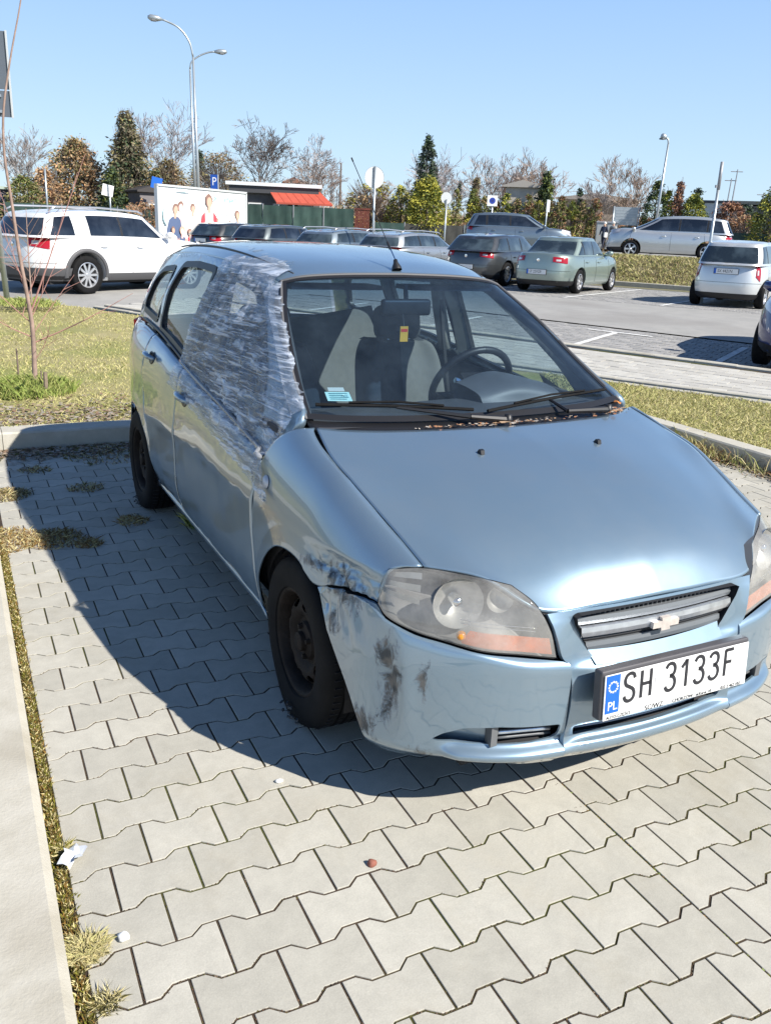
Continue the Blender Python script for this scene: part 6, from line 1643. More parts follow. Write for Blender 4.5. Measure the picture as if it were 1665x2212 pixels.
parked_car('estate_car', 'silver estate with bright roof rails next to the dark grey hatch', pcar(20.3, -13.35), HW, L=4.6, W=1.77, H=1.38, wb=2.7, rear=.95, zb=.2, belt=.93, hood=.84, wsb=1.15, wst=1.85, rb=.06, rt=.30,
           col=(.34, .37, .40), metal=.6, rails='alloy', wheel=.31, tlz=(.7, .95))
parked_car('estate_car', 'blue grey estate with pale roof rails, second left of the dark grey executive hatch', pcar(20.5, -15.85), HW, L=4.6, W=1.77, H=1.37, wb=2.7, rear=.95, zb=.2, belt=.93, hood=.84, wsb=1.15, wst=1.85, rb=.06, rt=.30,
           col=(.20, .25, .29), metal=.6, rails='alloy', wheel=.31, tlz=(.7, .95))
parked_car('hatchback_grey', 'grey green hatchback with a very dark tinted rear window behind the blue car roof', pcar(20.3, -18.4), HW, L=4.3, W=1.76, H=1.42, wb=2.6, rear=.85, zb=.2, belt=.94, hood=.84, wsb=1.1, wst=1.8, rb=.05, rt=.34,
           col=(.09, .11, .12), metal=.5, wheel=.31, tlz=(.7, .95), darkglass=True)
parked_car('hatchback_black', 'black hatchback with red tail lamp partly in front of the billboard', pcar(20.8, -20.9), HW, L=4.2, W=1.75, H=1.42, wb=2.58, rear=.8, zb=.2, belt=.95, hood=.84, wsb=1.1, wst=1.8, rb=.06, rt=.42,
           col=(.018, .02, .024), metal=.3, wheel=.31, tlz=(.74, .98))
x, y = WU(10.68, -1.28)
parked_car('dark_blue_car', 'dark blue car cut off by the right edge, headlamp towards the camera', (*WU(10.62+2.5, -.46), .07), HW+pi, L=4.0, W=1.68, H=1.45, wb=2.5, rear=.70, zb=.22, belt=.92, hood=.84, wsb=1.1, wst=1.8, rb=.06, rt=.40,
           col=(.008, .018, .11), metal=.3, wheel=.30, tlz=(.66, .92))
HU = atan2(-.86, .51)
# on the upper road, broadside to the camera
parked_car('people_carrier', 'silver people carrier with long side windows on the upper road at the right', (24.72, 23.46, .95), atan2(25.21-23.57, 22.85-24.57), L=4.6, W=1.83, H=1.62, wb=2.73, rear=.92, zb=.22, belt=.98, hood=.95, hoodx=.6, wsb=.70, wst=1.85, rb=.06, rt=.32,
           col=(.50, .53, .55), metal=.6, wheel=.325, tlz=(.75, 1.10), wins=[(.05, .22), (.25, .55), (.58, .92)], darkglass=True)
parked_car('compact_car', 'silver blue five door hatchback facing right on the upper road', (18.72, 29.55, .92), atan2(28.33-29.55, 20.62-18.72), L=4.35, W=1.78, H=1.55, wb=2.68, rear=.86, zb=.22, belt=.97, hood=.86, wsb=.90, wst=1.85, rb=.08, rt=.34,
           col=(.15, .195, .24), metal=.6, wheel=.32, tlz=(.8, 1.05), wins=[(.05, .20), (.24, .56), (.59, .92)], darkglass=True)
parked_car('city_car', 'small white car half hidden behind the silver blue hatchback', (22.0, 33.4, .92), atan2(-.59, .81), L=3.5, W=1.6, H=1.36, wb=2.3, rear=.5, zb=.2, belt=.9, hood=.82, wsb=.9, wst=1.5, rb=.05, rt=.3,
           col=(.62, .63, .66), metal=.3, wheel=.28, tlz=(.6, .9))

# ------------------------------------------------------------------ lamps, signs and boards
def curve_pts(p, n=14): return spline(p, n)
def lamp(name, base, top, arm, headlen, label, hd, r0=.09, r1=.045, group='street lamps', bend=None):
    root = empty(name, base, 0, label, 'street lamp', group); b = Vector(base)
    P = [Vector(q)-b for q in ([base]+list(bend or [])+[top])]
    mb = MB(); k = len(P); mb.tube(P, [lerp(r0, r1, i/(k-1)) for i in range(k)], 10); mb.build('pole', M['steel'], root, smooth=True)
    A = spline([Vector(q)-b for q in arm], 14); mb = MB(); mb.tube(A, [r1*.9]*15, 8); mb.build('arm', M['steel'], root, smooth=True)
    d = Vector(hd); c = A[-1]
    mb = MB(); sd = Vector((-d.y, d.x, 0)).normalized(); pts = [c-d*.05, c+d*headlen*.3, c+d*headlen*.8, c+d*headlen]
    mb.tube(pts, [.05, .12, .12, .05], 8); mb.v = [tuple(Vector(v)) for v in mb.v]; mb.build('lamp_head', M['steel'], root, smooth=True)
    mb = MB(); c2 = c+d*headlen*.55-Vector((0, 0, .09)); mb.box((c2.x, c2.y, c2.z), (.2, .2, .06)); mb.build('lamp_glass', M['greyplastic'], root)
lamp('street_lamp', (9.38, 39.0, .4), (9.25, 39.04, 8.3), [(9.25, 39.04, 8.3), (9.12, 39.07, 8.85), (8.72, 39.16, 9.35), (8.2, 39.3, 9.58), (8.0, 39.33, 9.63)], .55, 'taller curved street lamp rising behind the billboard, arm bending to the left', (-.97, .2, .06))
lamp('street_lamp', (11.2, 46.8, .5), (11.06, 46.83, 9.0), [(11.06, 46.83, 9.0), (11.12, 46.8, 9.3), (11.45, 46.73, 9.6), (12.0, 46.6, 9.85), (12.3, 46.5, 9.9)], .6, 'farther street lamp behind the billboard with its arm pointing right', (.97, -.24, .06))
lamp('street_lamp', (26.0, 27.75, 1.05), (26.08, 27.67, 5.45), [(26.08, 27.67, 5.45), (26.05, 27.7, 5.6), (25.98, 27.76, 5.68)], .22, 'single grey lamp pole behind the silver people carrier', (-.75, .6, .25), .07, .04)
r = empty('camera_pole', (14.72, 13.62, .2), 0, 'slim bare steel pole with a dark top beside the silver hatchback', 'pole')
mb = MB(); mb.tube([(0, 0, 0), (-.01, 0, 2.55)], .035, 10); mb.build('pole', M['steel'], r, smooth=True)
mb = MB(); mb.tube([(-.01, 0, 2.55), (-.012, 0, 3.14)], .038, 10); mb.build('pole_sleeve', M['steeldull'], r, smooth=True)
mb = MB(); mb.box((-.05, .02, 2.62), (.07, .04, .06)); mb.build('clamp', M['steeldull'], r)
def disc_sign(base, htop, rad, label, mat, pole='steel', view=(.45, .89), shape='disc', lab=None, w=None, h=None, back=True, cat='road sign', yaw=None):
    root = empty('road_sign', base, 0, label, cat, 'road signs')
    mb = MB(); mb.tube([(0, 0, 0), (0, 0, htop)], .032, 10); mb.build('pole', M[pole], root, smooth=True)
    v = Vector((view[0], view[1], 0)).normalized(); q = (-v).to_track_quat('Z', 'Y').to_matrix().to_4x4()
    if yaw: q = Matrix.Rotation(yaw, 4, 'Z') @ q
    return root, q
def rimdisc(root, q, z, rad, mat, off=.04, name='sign_plate'):
    mb = MB(); Mt = Matrix.Translation((0, 0, z)) @ q @ Matrix.Translation((0, 0, off)); mb.lathe([(0, 0), (rad-.01, 0), (rad, .008), (rad, -.012), (0, -.012)], 40, Mt); return mb.build(name, mat, root), Mt
alum = plain('sign_back_aluminium', (.60, .62, .62), .5, metal=.25)
root, q = disc_sign((10.42, 22.75, .2), 3.13, .3, 'round road sign seen from behind just right of the red canopy', None, yaw=.35)
rimdisc(root, q, 2.83, .30, alum, -.045)
root, q = disc_sign((15.80, 27.82, .2), 2.55, .2, 'round sign seen from behind in front of the yellow green conifers', None, yaw=.2)
rimdisc(root, q, 2.6, .21, alum, -.045)
root, q = disc_sign((19.42, 30.30, 1.0), 2.0, .2, 'square white sign with a blue disc above the silver blue hatchback', None)
mb = MB(); Mt = Matrix.Translation((-.02, 0, 1.9)) @ q @ Matrix.Translation((0, 0, .04)); mb.box((0, 0, 0), (.42, .42, .02)); mb.v = [tuple(Mt @ Vector(v)) for v in mb.v]; sp_ = mb.build('sign_plate', M['white'], root)
mb = MB(); mb.lathe([(0, .014), (.125, .014)], 32, Mt); mb.build('blue_disc', plain('sign_blue', (.03, .06, .35), .4), sp_)
mb = MB(); mb.lathe([(0, .017), (.05, .017)], 24, Mt); mb.build('disc_centre', plain('sign_inner', (.03, .04, .2), .4), sp_)
root, q = disc_sign((22.46, 30.65, 1.0), 2.1, .2, 'narrow sign seen almost edge on above the small white car', None, yaw=1.1)
mb = MB(); Mt = Matrix.Translation((0, 0, 1.85)) @ q @ Matrix.Translation((0, 0, .04)); mb.box((0, 0, 0), (.45, .5, .02)); mb.v = [tuple(Mt @ Vector(v)) for v in mb.v]; mb.build('sign_plate', alum, root)
# tall parking sign behind the billboard
root, q = disc_sign((9.23, 35.95, .3), 2.4, .2, 'blue parking sign with a white P rising over the billboard', None, yaw=.0)
mb = MB(); Mt = Matrix.Translation((0, 0, 2.85)) @ q; mb.box((0, 0, 0), (.30, .62, .06)); mb.v = [tuple(Mt @ Vector(v)) for v in mb.v]; sp_ = mb.build('sign_plate', plain('parking_blue', (.015, .08, .38), .4), root)
text('lettering', 'P', .46, M['white'], sp_, Mt @ Matrix.Translation((0, .03, .031)), .85, align='CENTER', ext=.001)
mb = MB(); Mt2 = Mt @ Matrix.Translation((.16, 0, 0)); mb.box((0, 0, 0), (.02, .64, .08)); mb.v = [tuple(Mt2 @ Vector(v)) for v in mb.v]; mb.build('sign_edge', alum, root)
# board on the pole at the left edge
root = empty('sign_board', (-.33, 13.6, .2), 0, 'large grey sign seen from behind on a steel pole at the left edge', 'sign')
mb = MB(); mb.tube([(0, 0, 0), (-.11, 0, 3.9)], .045, 10); mb.build('pole', M['steel'], root, smooth=True)
for z, h_ in ((3.52, .78), (2.93, .36)):
    mb = MB(); mb.box((-.06, .05, z), (.80, .02, h_), rz=-.3); pp = mb.build('sign_plate', plain('sign_back_grey', (.11, .13, .16), .55) if 'sign_back_grey' not in bpy.data.materials else bpy.data.materials['sign_back_grey'], root)
    mb = MB(); mb.box((.315, -.075, z), (.02, .045, h_+.02), rz=-.3); mb.build('sign_edge', alum, pp)
    mb = MB(); mb.box((-.06, .02, z+h_*.3), (.5, .03, .04), rz=-.3); mb.box((-.06, .02, z-h_*.3), (.5, .03, .04), rz=-.3); mb.build('sign_rail', M['steel'], pp)
# sign posts at far left, tilted flag like sign and small blue one
for x, y, z, h_, lab, mt in ((7.6, 52.4, .9, 2.35, 'small white tilted sign between the bare brown trees behind the white crossover', M['white']), (3.75, 48.0, .7, 3.1, 'thin pale pole in front of the green shrub at far left', None), (10.35, 52.2, .9, 2.9, 'small blue and white sign by the left end of the billboard', M['blueprint'])):
    root = empty('sign_post', (x, y, z), 0, lab, 'sign', 'small far signs'); mb = MB(); mb.tube([(0, 0, 0), (.02, 0, h_)], .05, 8); mb.build('pole', M['steel'], root, smooth=True)
    if mt:
        mb = MB(); mb.box((-.1, -.06, h_-.2), (.62, .03, .62), M=Matrix.Rotation(.2, 4, 'Y')); mb.build('sign_plate', mt, root)

# billboard
A_ = Vector((5.72, 30.62, 0)); B_ = Vector((9.865, 33.67, 0)); dB = (B_-A_); LB = dB.length; dB.normalize(); angB = atan2(dB.y, dB.x)
bb = empty('billboard', (A_.x, A_.y, .22), angB, 'wide white billboard with faded pictures of people and pale lettering on top', 'billboard')
mb = MB(); mb.box((LB/2, .05, 1.52), (LB, .08, 1.96)); pan = mb.build('panel', plain('billboard_white', (.82, .83, .82), .5), bb)
for c, d in (((LB/2, .03, 2.52), (LB+.1, .14, .07)), ((LB/2, .03, .54), (LB+.1, .14, .07)), ((-.02, .03, 1.52), (.07, .14, 2.0)), ((LB+.02, .03, 1.52), (.07, .14, 2.0))):
    mb = MB(); mb.box(c, d); mb.build('frame', alum, bb)
for x in (.5, LB/2, LB-.5):
    mb = MB(); mb.box((x, .12, .3), (.1, .1, .6)); mb.build('leg', M['steeldull'], bb)
def blob(cx, cz, pts, mat, nm_='picture_shape', s=1.):
    mb = MB(); vs = [(cx+a*s, .006, cz+b*s) for a, b in pts]; mb.add([(v[0], v[1], max(v[2], .58)) for v in vs], [tuple(range(len(vs)))]); return mb.build(nm_, mat, pan)
def ell(rx, rz, n=14, j=.12, seed=1):
    r = random.Random(seed); return [(rx*cos(2*pi*k/n)*(1+r.uniform(-j, j)), rz*sin(2*pi*k/n)*(1+r.uniform(-j, j))) for k in range(n)]
skin = plain('print_skin', (.62, .40, .30), .6); hairp = plain('print_hair', (.25, .15, .12), .6); tealp = plain('print_teal', (.20, .55, .52), .6); skyp = plain('print_pale_blue', (.55, .80, .84), .6); redp = plain('print_red', (.60, .07, .09), .6)
navyp = plain('print_navy', (.10, .14, .25), .6); denim = plain('print_denim', (.18, .30, .50), .6); pinkp = plain('print_pink', (.80, .55, .50), .6); creamp = plain('print_cream', (.80, .78, .55), .6)
bx_ = lambda px_: (px_-115)/(1110-115)*LB
def bz(px_, py_):
    t = (px_-115)/(1110-115); ytop = lerp(150, 262, t); ybot = lerp(800, 620, t); return 2.50-(py_-ytop)/(ybot-ytop)*1.94*(1.0 if t < .5 else 1)
def figure(px_, py_, sc, hair, top, arm, sk=None, lean=0., body=1.0):
    sk = sk or skin; x = bx_(px_); z = bz(px_, py_)
    def P(pts, mt): blob(x, z, [(a*sc+b*sc*lean, b*sc) for a, b in pts], mt)
    P([(-.30, -1.05*body), (-.36, -.62), (-.33, -.34), (-.18, -.23), (.0, -.20), (.18, -.23), (.33, -.34), (.37, -.64), (.29, -1.05*body)], top)
    P([(-.33, -.36), (-.20, -.25), (-.19, -.50), (-.27, -.85), (-.10, -.95), (-.12, -1.05), (-.36, -.98), (-.43, -.72)], arm)
    P([(.33, -.36), (.20, -.25), (.19, -.48), (.29, -.80), (.06, -.78), (.04, -.90), (.34, -.96), (.44, -.72)], arm)
    P([(-.06, -.28), (.06, -.28), (.055, -.10), (-.055, -.10)], sk)
    P([(a*1.0, b+.08) for a, b in ell(.165, .19, 12, .08, int(px_))], hair)
    P([(a*1.0+.02, b+.02) for a, b in ell(.118, .155, 12, .05, int(px_)+1)], sk)
for args in ((480, 400, .85, hairp, M['white'], pinkp), (345, 395, 1.0, hairp, pinkp, pinkp, pinkp, .1), (290, 420, .95, hairp, navyp, navyp, skin, .12), (905, 505, .62, hairp, creamp, pinkp), (1000, 430, .92, hairp, denim, denim, skin, -.12), (740, 500, .7, hairp, pinkp, skin), (655, 330, 1.25, hairp, M['white'], redp), (545, 620, .75, hairp, pinkp, pinkp), (430, 640, .66, hairp, redp, pinkp), (345, 640, .78, skin, navyp, skin, pinkp), (250, 640, .6, hairp, skyp, pinkp)):
    figure(*args)
for px_, py_, rx, rz, mt, sd in ((640, 600, .12, .05, redp, 61), (230, 740, .28, .10, creamp, 24), (370, 215, .38, .03, skyp, 25), (180, 480, .14, .3, skyp, 26), (640, 650, .18, .03, redp, 27)):
    x = bx_(px_); z = bz(px_, py_); blob(x, z, ell(rx, rz, seed=sd), mt)
for k, o in enumerate([c for c in pan.children]): o.location.y = -.001*(k+1)
def btext(s, px_, py_, size, mt):
    text('lettering', s, size, mt, pan, Matrix.Translation((bx_(px_), -.034, bz(px_, py_))) @ Matrix.Rotation(radians(90), 4, 'X'), 1., ext=.0005)
btext('SP', 700, 290, .26, tealp); btext('RTART', 835, 305, .26, tealp); btext('KLUB SPORT', 165, 275, .13, skyp); btext('NA ZIMNO', 410, 310, .12, skyp); btext('WSTAW', 790, 425, .12, tealp)

# information board, cabinets, people
root = empty('info_board', (29.05, 33.15, 1.15), atan2(-.74, .85), 'pale grey information board on two posts beside the cabinets', 'notice board')
mb = MB(); mb.box((0, 0, 1.55), (1.12, .06, .84)); bo = mb.build('board', plain('board_grey', (.40, .45, .47), .4), root)
for k in range(5): mb = MB(); mb.box((0, -.034, 1.30+.13*k), (.98, .004, .028)); mb.build('text_row', plain('board_print', (.50, .54, .56), .5), bo)
for s in (-.6, .62): mb = MB(); mb.tube([(s, 0, 0), (s, 0, 2.0)], .035, 8); mb.build('post', M['steel'], root, smooth=True)
root = empty('recycling_bin', (29.1, 33.25, 1.15), -.7, 'dark green container below the information board', 'container')
mb = MB(); mb.box((.1, .1, .5), (.5, .5, 1.0), taper=.85); mb.build('bin_body', plain('bin_green', (.02, .12, .09), .5), root); mb = MB(); mb.box((.1, .1, 1.04), (.55, .55, .08), taper=.7); mb.build('bin_lid', plain('bin_lid', (.04, .10, .09), .5), root)
for i, (dx, w_, lab) in enumerate(((0, .42, 'grey utility cabinet behind the two pedestrians, the left one'), (.55, .5, 'grey utility cabinet right behind the pale coated pedestrian'))):
    x, y = 28.15+dx*.75, 33.85-dx*.66; root = empty('utility_cabinet', (x, y, 1.12), -.72, lab, 'cabinet', 'grey cabinets by the hedge')
    mb = MB(); mb.box((0, 0, .62), (w_, .35, 1.24)); mb.build('cabinet_body', plain('cabinet_grey', (.36, .38, .38), .5, var=.1, scale=4), root); mb = MB(); mb.box((0, 0, 1.27), (w_+.06, .42, .06), taper=.9); mb.build('cabinet_roof', M['steeldull'], root)
    mb = MB(); mb.box((0, -.18, .62), (w_-.08, .01, 1.05)); dd = mb.build('cabinet_door', plain('cabinet_door', (.42, .44, .44), .5), root); mb = MB(); mb.box((w_*.3, -.19, .7), (.03, .02, .12)); mb.build('handle', M['dark'], dd)
def person(loc, rz, label, coat, trousers, hair, hh=1.2, scale=1.0, phase=1):
    root = empty('person', loc, rz, label, 'person', 'pedestrians on the upper pavement'); root.scale = (scale,)*3
    V = dict(pelvis=(0, 0, .95, .15, .11), chest=(0, 0, 1.30, .19, .13), neck=(.01, 0, 1.50, .06, .06), head0=(.03, 0, 1.58, .085, .095), head=(.03, 0, 1.68, .085, .10),
             kl=(.12*phase, .09, .50, .07, .075), al=(.22*phase if phase > 0 else -.30, .09, .09, .05, .05), tl=(.22*phase+.14, .09, .04, .045, .04), kr=(-.02*phase, -.09, .50, .07, .075), ar=(-.30*phase, -.09, .12, .05, .05), tr=(-.30*phase+.13, -.09, .05, .045, .04),
             hl=(0, .09, .90, .10, .10), hr=(0, -.09, .90, .10, .10), sl=(0, .19, 1.42, .08, .08), el=(-.07*phase, .25, 1.14, .055, .055), wl=(.06, .24, .92, .04, .04), fl=(.09, .24, .84, .03, .04), sr=(0, -.19, 1.42, .08, .08), er=(.05*phase, -.25, 1.14, .055, .055), wr=(.17, -.23, .95, .04, .04), fr=(.22, -.23, .89, .03, .04))
    E = [('pelvis', 'chest'), ('chest', 'neck'), ('neck', 'head0'), ('head0', 'head'), ('pelvis', 'hl'), ('hl', 'kl'), ('kl', 'al'), ('al', 'tl'), ('pelvis', 'hr'), ('hr', 'kr'), ('kr', 'ar'), ('ar', 'tr'), ('chest', 'sl'), ('sl', 'el'), ('el', 'wl'), ('wl', 'fl'), ('chest', 'sr'), ('sr', 'er'), ('er', 'wr'), ('wr', 'fr')]
    ks = list(V); me = bpy.data.meshes.new('body'); me.from_pydata([V[k][:3] for k in ks], [(ks.index(a), ks.index(b)) for a, b in E], [])
    o = link('body', me, [coat, trousers, skin, M['dark']], root); m = o.modifiers.new('s', 'SKIN')
    for i, k in enumerate(ks): me.skin_vertices[0].data[i].radius = V[k][3:5]
    me.skin_vertices[0].data[0].use_root = True
    m2 = o.modifiers.new('u', 'SUBSURF'); m2.levels = 2; m2.render_levels = 2; apply_mods(o)
    for p in o.data.polygons:
        c = p.center; p.use_smooth = True
        p.material_index = 3 if c.z < .12 else 1 if c.z < .86 and abs(c.y) < .2 else 2 if (c.z > 1.50 or (c.z < .93 and abs(c.y) > .19)) else 0
    bm = bmesh.new(); bmesh.ops.create_uvsphere(bm, u_segments=16, v_segments=10, radius=.118); me = bpy.data.meshes.new('hair'); 
    for v in bm.verts: v.co.z = max(v.co.z, -.05); v.co.x *= .95
    bm.to_mesh(me); bm.free(); h = link('hair', me, hair, root); h.location = (-.005, 0, 1.70)
    for p in me.polygons: p.use_smooth = True
    mb = MB(); mb.lathe([(.001, .018), (.012, .006), (.014, -.01)], 8, Matrix.Translation((.118, 0, 1.66)) @ Matrix.Rotation(pi/2, 4, 'Y')); mb.build('nose', skin, root, smooth=True)
pc = plain('cap_white', (.7, .68, .64), .8)
person((27.62, 32.92, 1.12), radians(200), 'person in dark clothes with a pale cap and white bag walking past the cabinets', plain('coat_navy', (.03, .04, .07), .8), plain('trousers_navy', (.03, .035, .06), .8), pc, scale=.70)
person((27.92, 32.66, 1.12), radians(20), 'person in a grey coat with pale hair walking beside the one in dark clothes', plain('coat_grey', (.28, .28, .27), .8), plain('trousers_grey', (.10, .10, .11), .8), pc, scale=.72, phase=-1)
mb = MB(); mb.box((27.58, 32.75, 1.78), (.16, .08, .22)); o = mb.build('shopping_bag', M['white']); tag(o, 'small white bag carried by the person in dark clothes', 'bag')

# ---- fences, buildings
def fence(p0, p1, h0, h1, label, mat, n, posts=True, name='mesh_fence'):
    root = empty(name, (p0[0], p0[1], h0), 0, label, 'fence', 'green screened fences'); a = Vector((0, 0, 0)); b = Vector((p1[0]-p0[0], p1[1]-p0[1], 0))
    for i in range(n):
        s, e = a.lerp(b, i/n), a.lerp(b, (i+1)/n); k = 8; vs = []
        nr = Vector((-(b.y), b.x, 0)).normalized()
        for j in range(k+1):
            for q in range(5):
                p = s.lerp(e, j/k); w_ = .05*sin(j*1.9+q+i)*(1 if 0 < q < 4 else .2); vs.append((p.x+nr.x*w_, p.y+nr.y*w_, lerp(.05, h1-h0, q/4)))
        mb = MB(); mb.add(vs, [(j*5+q, (j+1)*5+q, (j+1)*5+q+1, j*5+q+1) for j in range(k) for q in range(4)]); mb.build('screen_panel', mat if i % 3 else M['screen2'], root, smooth=True)
        mb = MB(); mb.tube([(s.x, s.y, 0), (s.x, s.y, h1-h0+.06)], .03, 6); mb.build('post', M['steeldull'], root)
    return root
M['screen'] = plain('green_screen', (.020, .050, .042), .75, var=.25, scale=1.2); M['screen2'] = plain('green_screen_pale', (.03, .065, .055), .75, var=.25, scale=1.5)
fence((9.5, 39.2), (16.0, 36.75), 1.0, 2.42, 'dark green screened fence below the red canopy', M['screen'], 5)
fence((2.0, 53.2), (11.0, 52.0), .9, 2.15, 'dark green fence left of the billboard', M['screen'], 6)
fence((29.3, 27.6), (34.0, 22.2), 1.0, 2.08, 'green screened fence at the far right below the yew', M['screen'], 4)
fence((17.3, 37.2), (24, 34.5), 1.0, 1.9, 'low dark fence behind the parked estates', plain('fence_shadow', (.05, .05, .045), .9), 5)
# rust red gate
root = empty('rusty_gate', (16.45, 37.6, 1.0), atan2(-.3, .65), 'rusty red metal gate at the right end of the green fence', 'gate')
for k in range(7): mb = MB(); mb.box((.05+.1*k, 0, .75), (.085, .03, 1.5)); mb.build('gate_bar', plain('rust_red', (.14, .035, .022), .7, var=.3, scale=5) if 'rust_red' not in bpy.data.materials else bpy.data.materials['rust_red'], root)
for z in (.15, 1.45): mb = MB(); mb.box((.35, -.02, z), (.74, .04, .06)); mb.build('gate_rail', bpy.data.materials['rust_red'], root)
# canopy building
root = empty('pavilion', (12.3, 40.9, .9), atan2(-.86, 2.24), 'low pavilion with a flat white roof and a faded red awning', 'building')
stucco = two('pavilion_wall', (.16, .15, .15), (.10, .10, .11), 3)
mb = MB(); mb.box((1.6, 1.5, 1.05), (3.6, 3, 2.1)); mb.build('wall', stucco, root)
mb = MB(); mb.box((1.2, 1.3, 2.50), (4.6, 3.4, .16)); rf = mb.build('roof', plain('roof_white', (.72, .74, .76), .5), root)
mb = MB(); mb.box((1.2, 1.3, 2.25), (4.3, 3.2, .30)); mb.build('roof_fascia', plain('fascia_dark', (.06, .06, .065), .6), root)
mb = MB(); vs = [(.9, .10, 2.33), (3.35, .10, 2.33), (4.0, -1.35, 1.70), (1.35, -1.35, 1.70), (.9, .10, 2.29), (3.35, .10, 2.29), (4.0, -1.35, 1.62), (1.35, -1.35, 1.62)]
mb.add(vs, [(0, 3, 2, 1), (4, 5, 6, 7), (0, 1, 5, 4), (1, 2, 6, 5), (2, 3, 7, 6), (3, 0, 4, 7)]); aw = mb.build('awning', plain('awning_red', (.46, .085, .05), .7, var=.08, scale=3), root)
for k in range(1, 7): 
    t = k/7; mb = MB(); mb.tube([(lerp(.9, 3.35, t), .10, 2.335), (lerp(1.35, 4.0, t), -1.35, 1.705)], .008, 4); mb.build('awning_seam', plain('seam_red', (.42, .05, .03), .7) if 'seam_red' not in bpy.data.materials else bpy.data.materials['seam_red'], aw)
for x in (1.45, 3.9): mb = MB(); mb.tube([(x, -1.3, 0), (x, -1.3, 1.66)], .04, 8); mb.build('awning_post', M['steeldull'], root)
for x in (.3, 1.5, 2.7): mb = MB(); mb.box((x, -.02, 1.2), (.7, .04, .9)); f = mb.build('window', M['white'], root); mb = MB(); mb.box((x, -.045, 1.2), (.6, .02, .8)); mb.build('pane', M['cabglass'], f)
# white building at right
root = empty('white_building', (41.6, 40.5, 1.0), atan2(-2.9, 2.2), 'low white building with a dark flat roof edge at the right', 'building')
mb = MB(); mb.box((.7, 2, 1.5), (1.6, 4, 3.0)); mb.build('wall', plain('wall_blue_white', (.50, .56, .62), .7), root)
mb = MB(); mb.box((3.2, 2.4, 1.45), (3.4, 4, 2.9)); mb.build('wall', stucco, root)
mb = MB(); mb.box((4.85, 1.9, 1.75), (.5, 3.8, 1.2)); mb.build('wall', M['white'], root)
mb = MB(); mb.box((.7, 2, 3.08), (1.8, 4.2, .14)); mb.build('roof', plain('roof_edge', (.03, .04, .06), .6), root)
mb = MB(); mb.box((3.3, 2.4, 3.08), (3.7, 4.2, .20)); mb.build('roof', plain('roof_grey', (.16, .17, .16), .6), root)
for x in (2.2, 3.3): mb = MB(); mb.box((x, .38, 1.5), (.7, .05, .8)); f = mb.build('window', plain('frame_dark', (.05, .05, .05), .6) if 'frame_dark' not in bpy.data.materials else bpy.data.materials['frame_dark'], root); mb = MB(); mb.box((x, .34, 1.5), (.6, .02, .7)); mb.build('pane', M['cabglass_dark'], f)
mb = MB(); mb.tube([(3.6, 2, 3.1), (3.6, 2, 4.1)], .035, 6); mb.box((3.6, 2, 4.12), (.36, .36, .10), taper=.4); mb.build('vent_pipe', M['dark'], root)
# small houses among the trees
for x, y, z, w_, d_, h_, rz, mt, rfm, lab in ((10.2, 54.6, .9, 1.7, 2.5, 2.2, .1, 'shed_grey', 'shed_roof', 'grey garden shed just left of the billboard'), (31.5, 45.5, 1.0, 2.0, 3.0, 3.35, -.7, 'house_cream', 'house_cream2', 'cream gable of a small house behind the hedge'), (38.5, 47.0, 1.0, 4.8, 3.0, 3.0, -.8, 'house_pink', 'house_roof_pale', 'long low pale roofed house behind the information board'), (22.3, 62, 1.0, 1.2, 2.0, 3.5, -.3, 'tower_cream', 'tower_roof', 'tiny cream building far behind the red canopy'), (-.5, 58.0, .9, 6.0, 3.0, 2.0, .05, 'shed_blue_dark', 'roof_pale_green', 'low dark shed with pale roof at far left')):
    cols_ = dict(shed_grey=(.18, .165, .17), house_cream=(.62, .56, .46), house_pink=(.50, .42, .36), tower_cream=(.6, .55, .42), shed_blue_dark=(.05, .06, .09)); rc = dict(shed_roof=(.05, .045, .045), house_cream2=(.5, .46, .40), house_roof_pale=(.55, .50, .45), tower_roof=(.25, .12, .08), roof_pale_green=(.35, .42, .36))
    root = empty('garden_house', (x, y, z), rz, lab, 'building', 'small houses beyond the lot')
    mb = MB(); mb.box((0, 0, h_/2), (w_, d_, h_)); mb.build('wall', plain(mt, cols_[mt], .8, var=.1, scale=3), root)
    mb = MB(); mb.prism([(-w_/2-.2, h_), (w_/2+.2, h_), (w_/2+.2, h_+.10), (0, h_+.42), (-w_/2-.2, h_+.10)], -d_/2-.2, d_/2+.2, Matrix.Rotation(radians(90), 4, 'X')); mb.build('roof', plain(rfm, rc[rfm], .7), root)
    mb = MB(); mb.box((0, -d_/2-.01, h_*.55), (.7, .05, .7)); f = mb.build('window', M['white'], root); mb = MB(); mb.box((0, -d_/2-.04, h_*.55), (.58, .02, .58)); mb.build('pane', M['cabglass_dark'], f)

# ------------------------------------------------------------------ trees
def leafmat(name, c, v=.35):
    c = tuple(k*1.22 for k in c)
    m = two(name, tuple(k*(1-v) for k in c), tuple(min(1, k*(1+v)) for k in c), 3., rough=.7, bump=0, c3=tuple(k*.5 for k in c), s3=1.2); return m
LM = {k: leafmat(k, c) for k, c in dict(fir_green=(.055, .085, .042), fir_brown=(.15, .13, .085), thuja_green=(.12, .145, .035), thuja_yellow=(.33, .31, .05), dark_green=(.045, .070, .038), purple_brown=(.17, .095, .085), rust=(.27, .14, .075), tan=(.33, .23, .13), olive=(.20, .175, .075), orange_twig=(.42, .25, .13), grass_green=(.10, .13, .035), spire_green=(.085, .105, .09)).items()}
TW = {k: plain('twigs_'+k, c, .9, var=.2, scale=6) for k, c in dict(grey=(.40, .35, .33), brown=(.34, .26, .21), dark=(.18, .15, .135), pale=(.36, .31, .28)).items()}
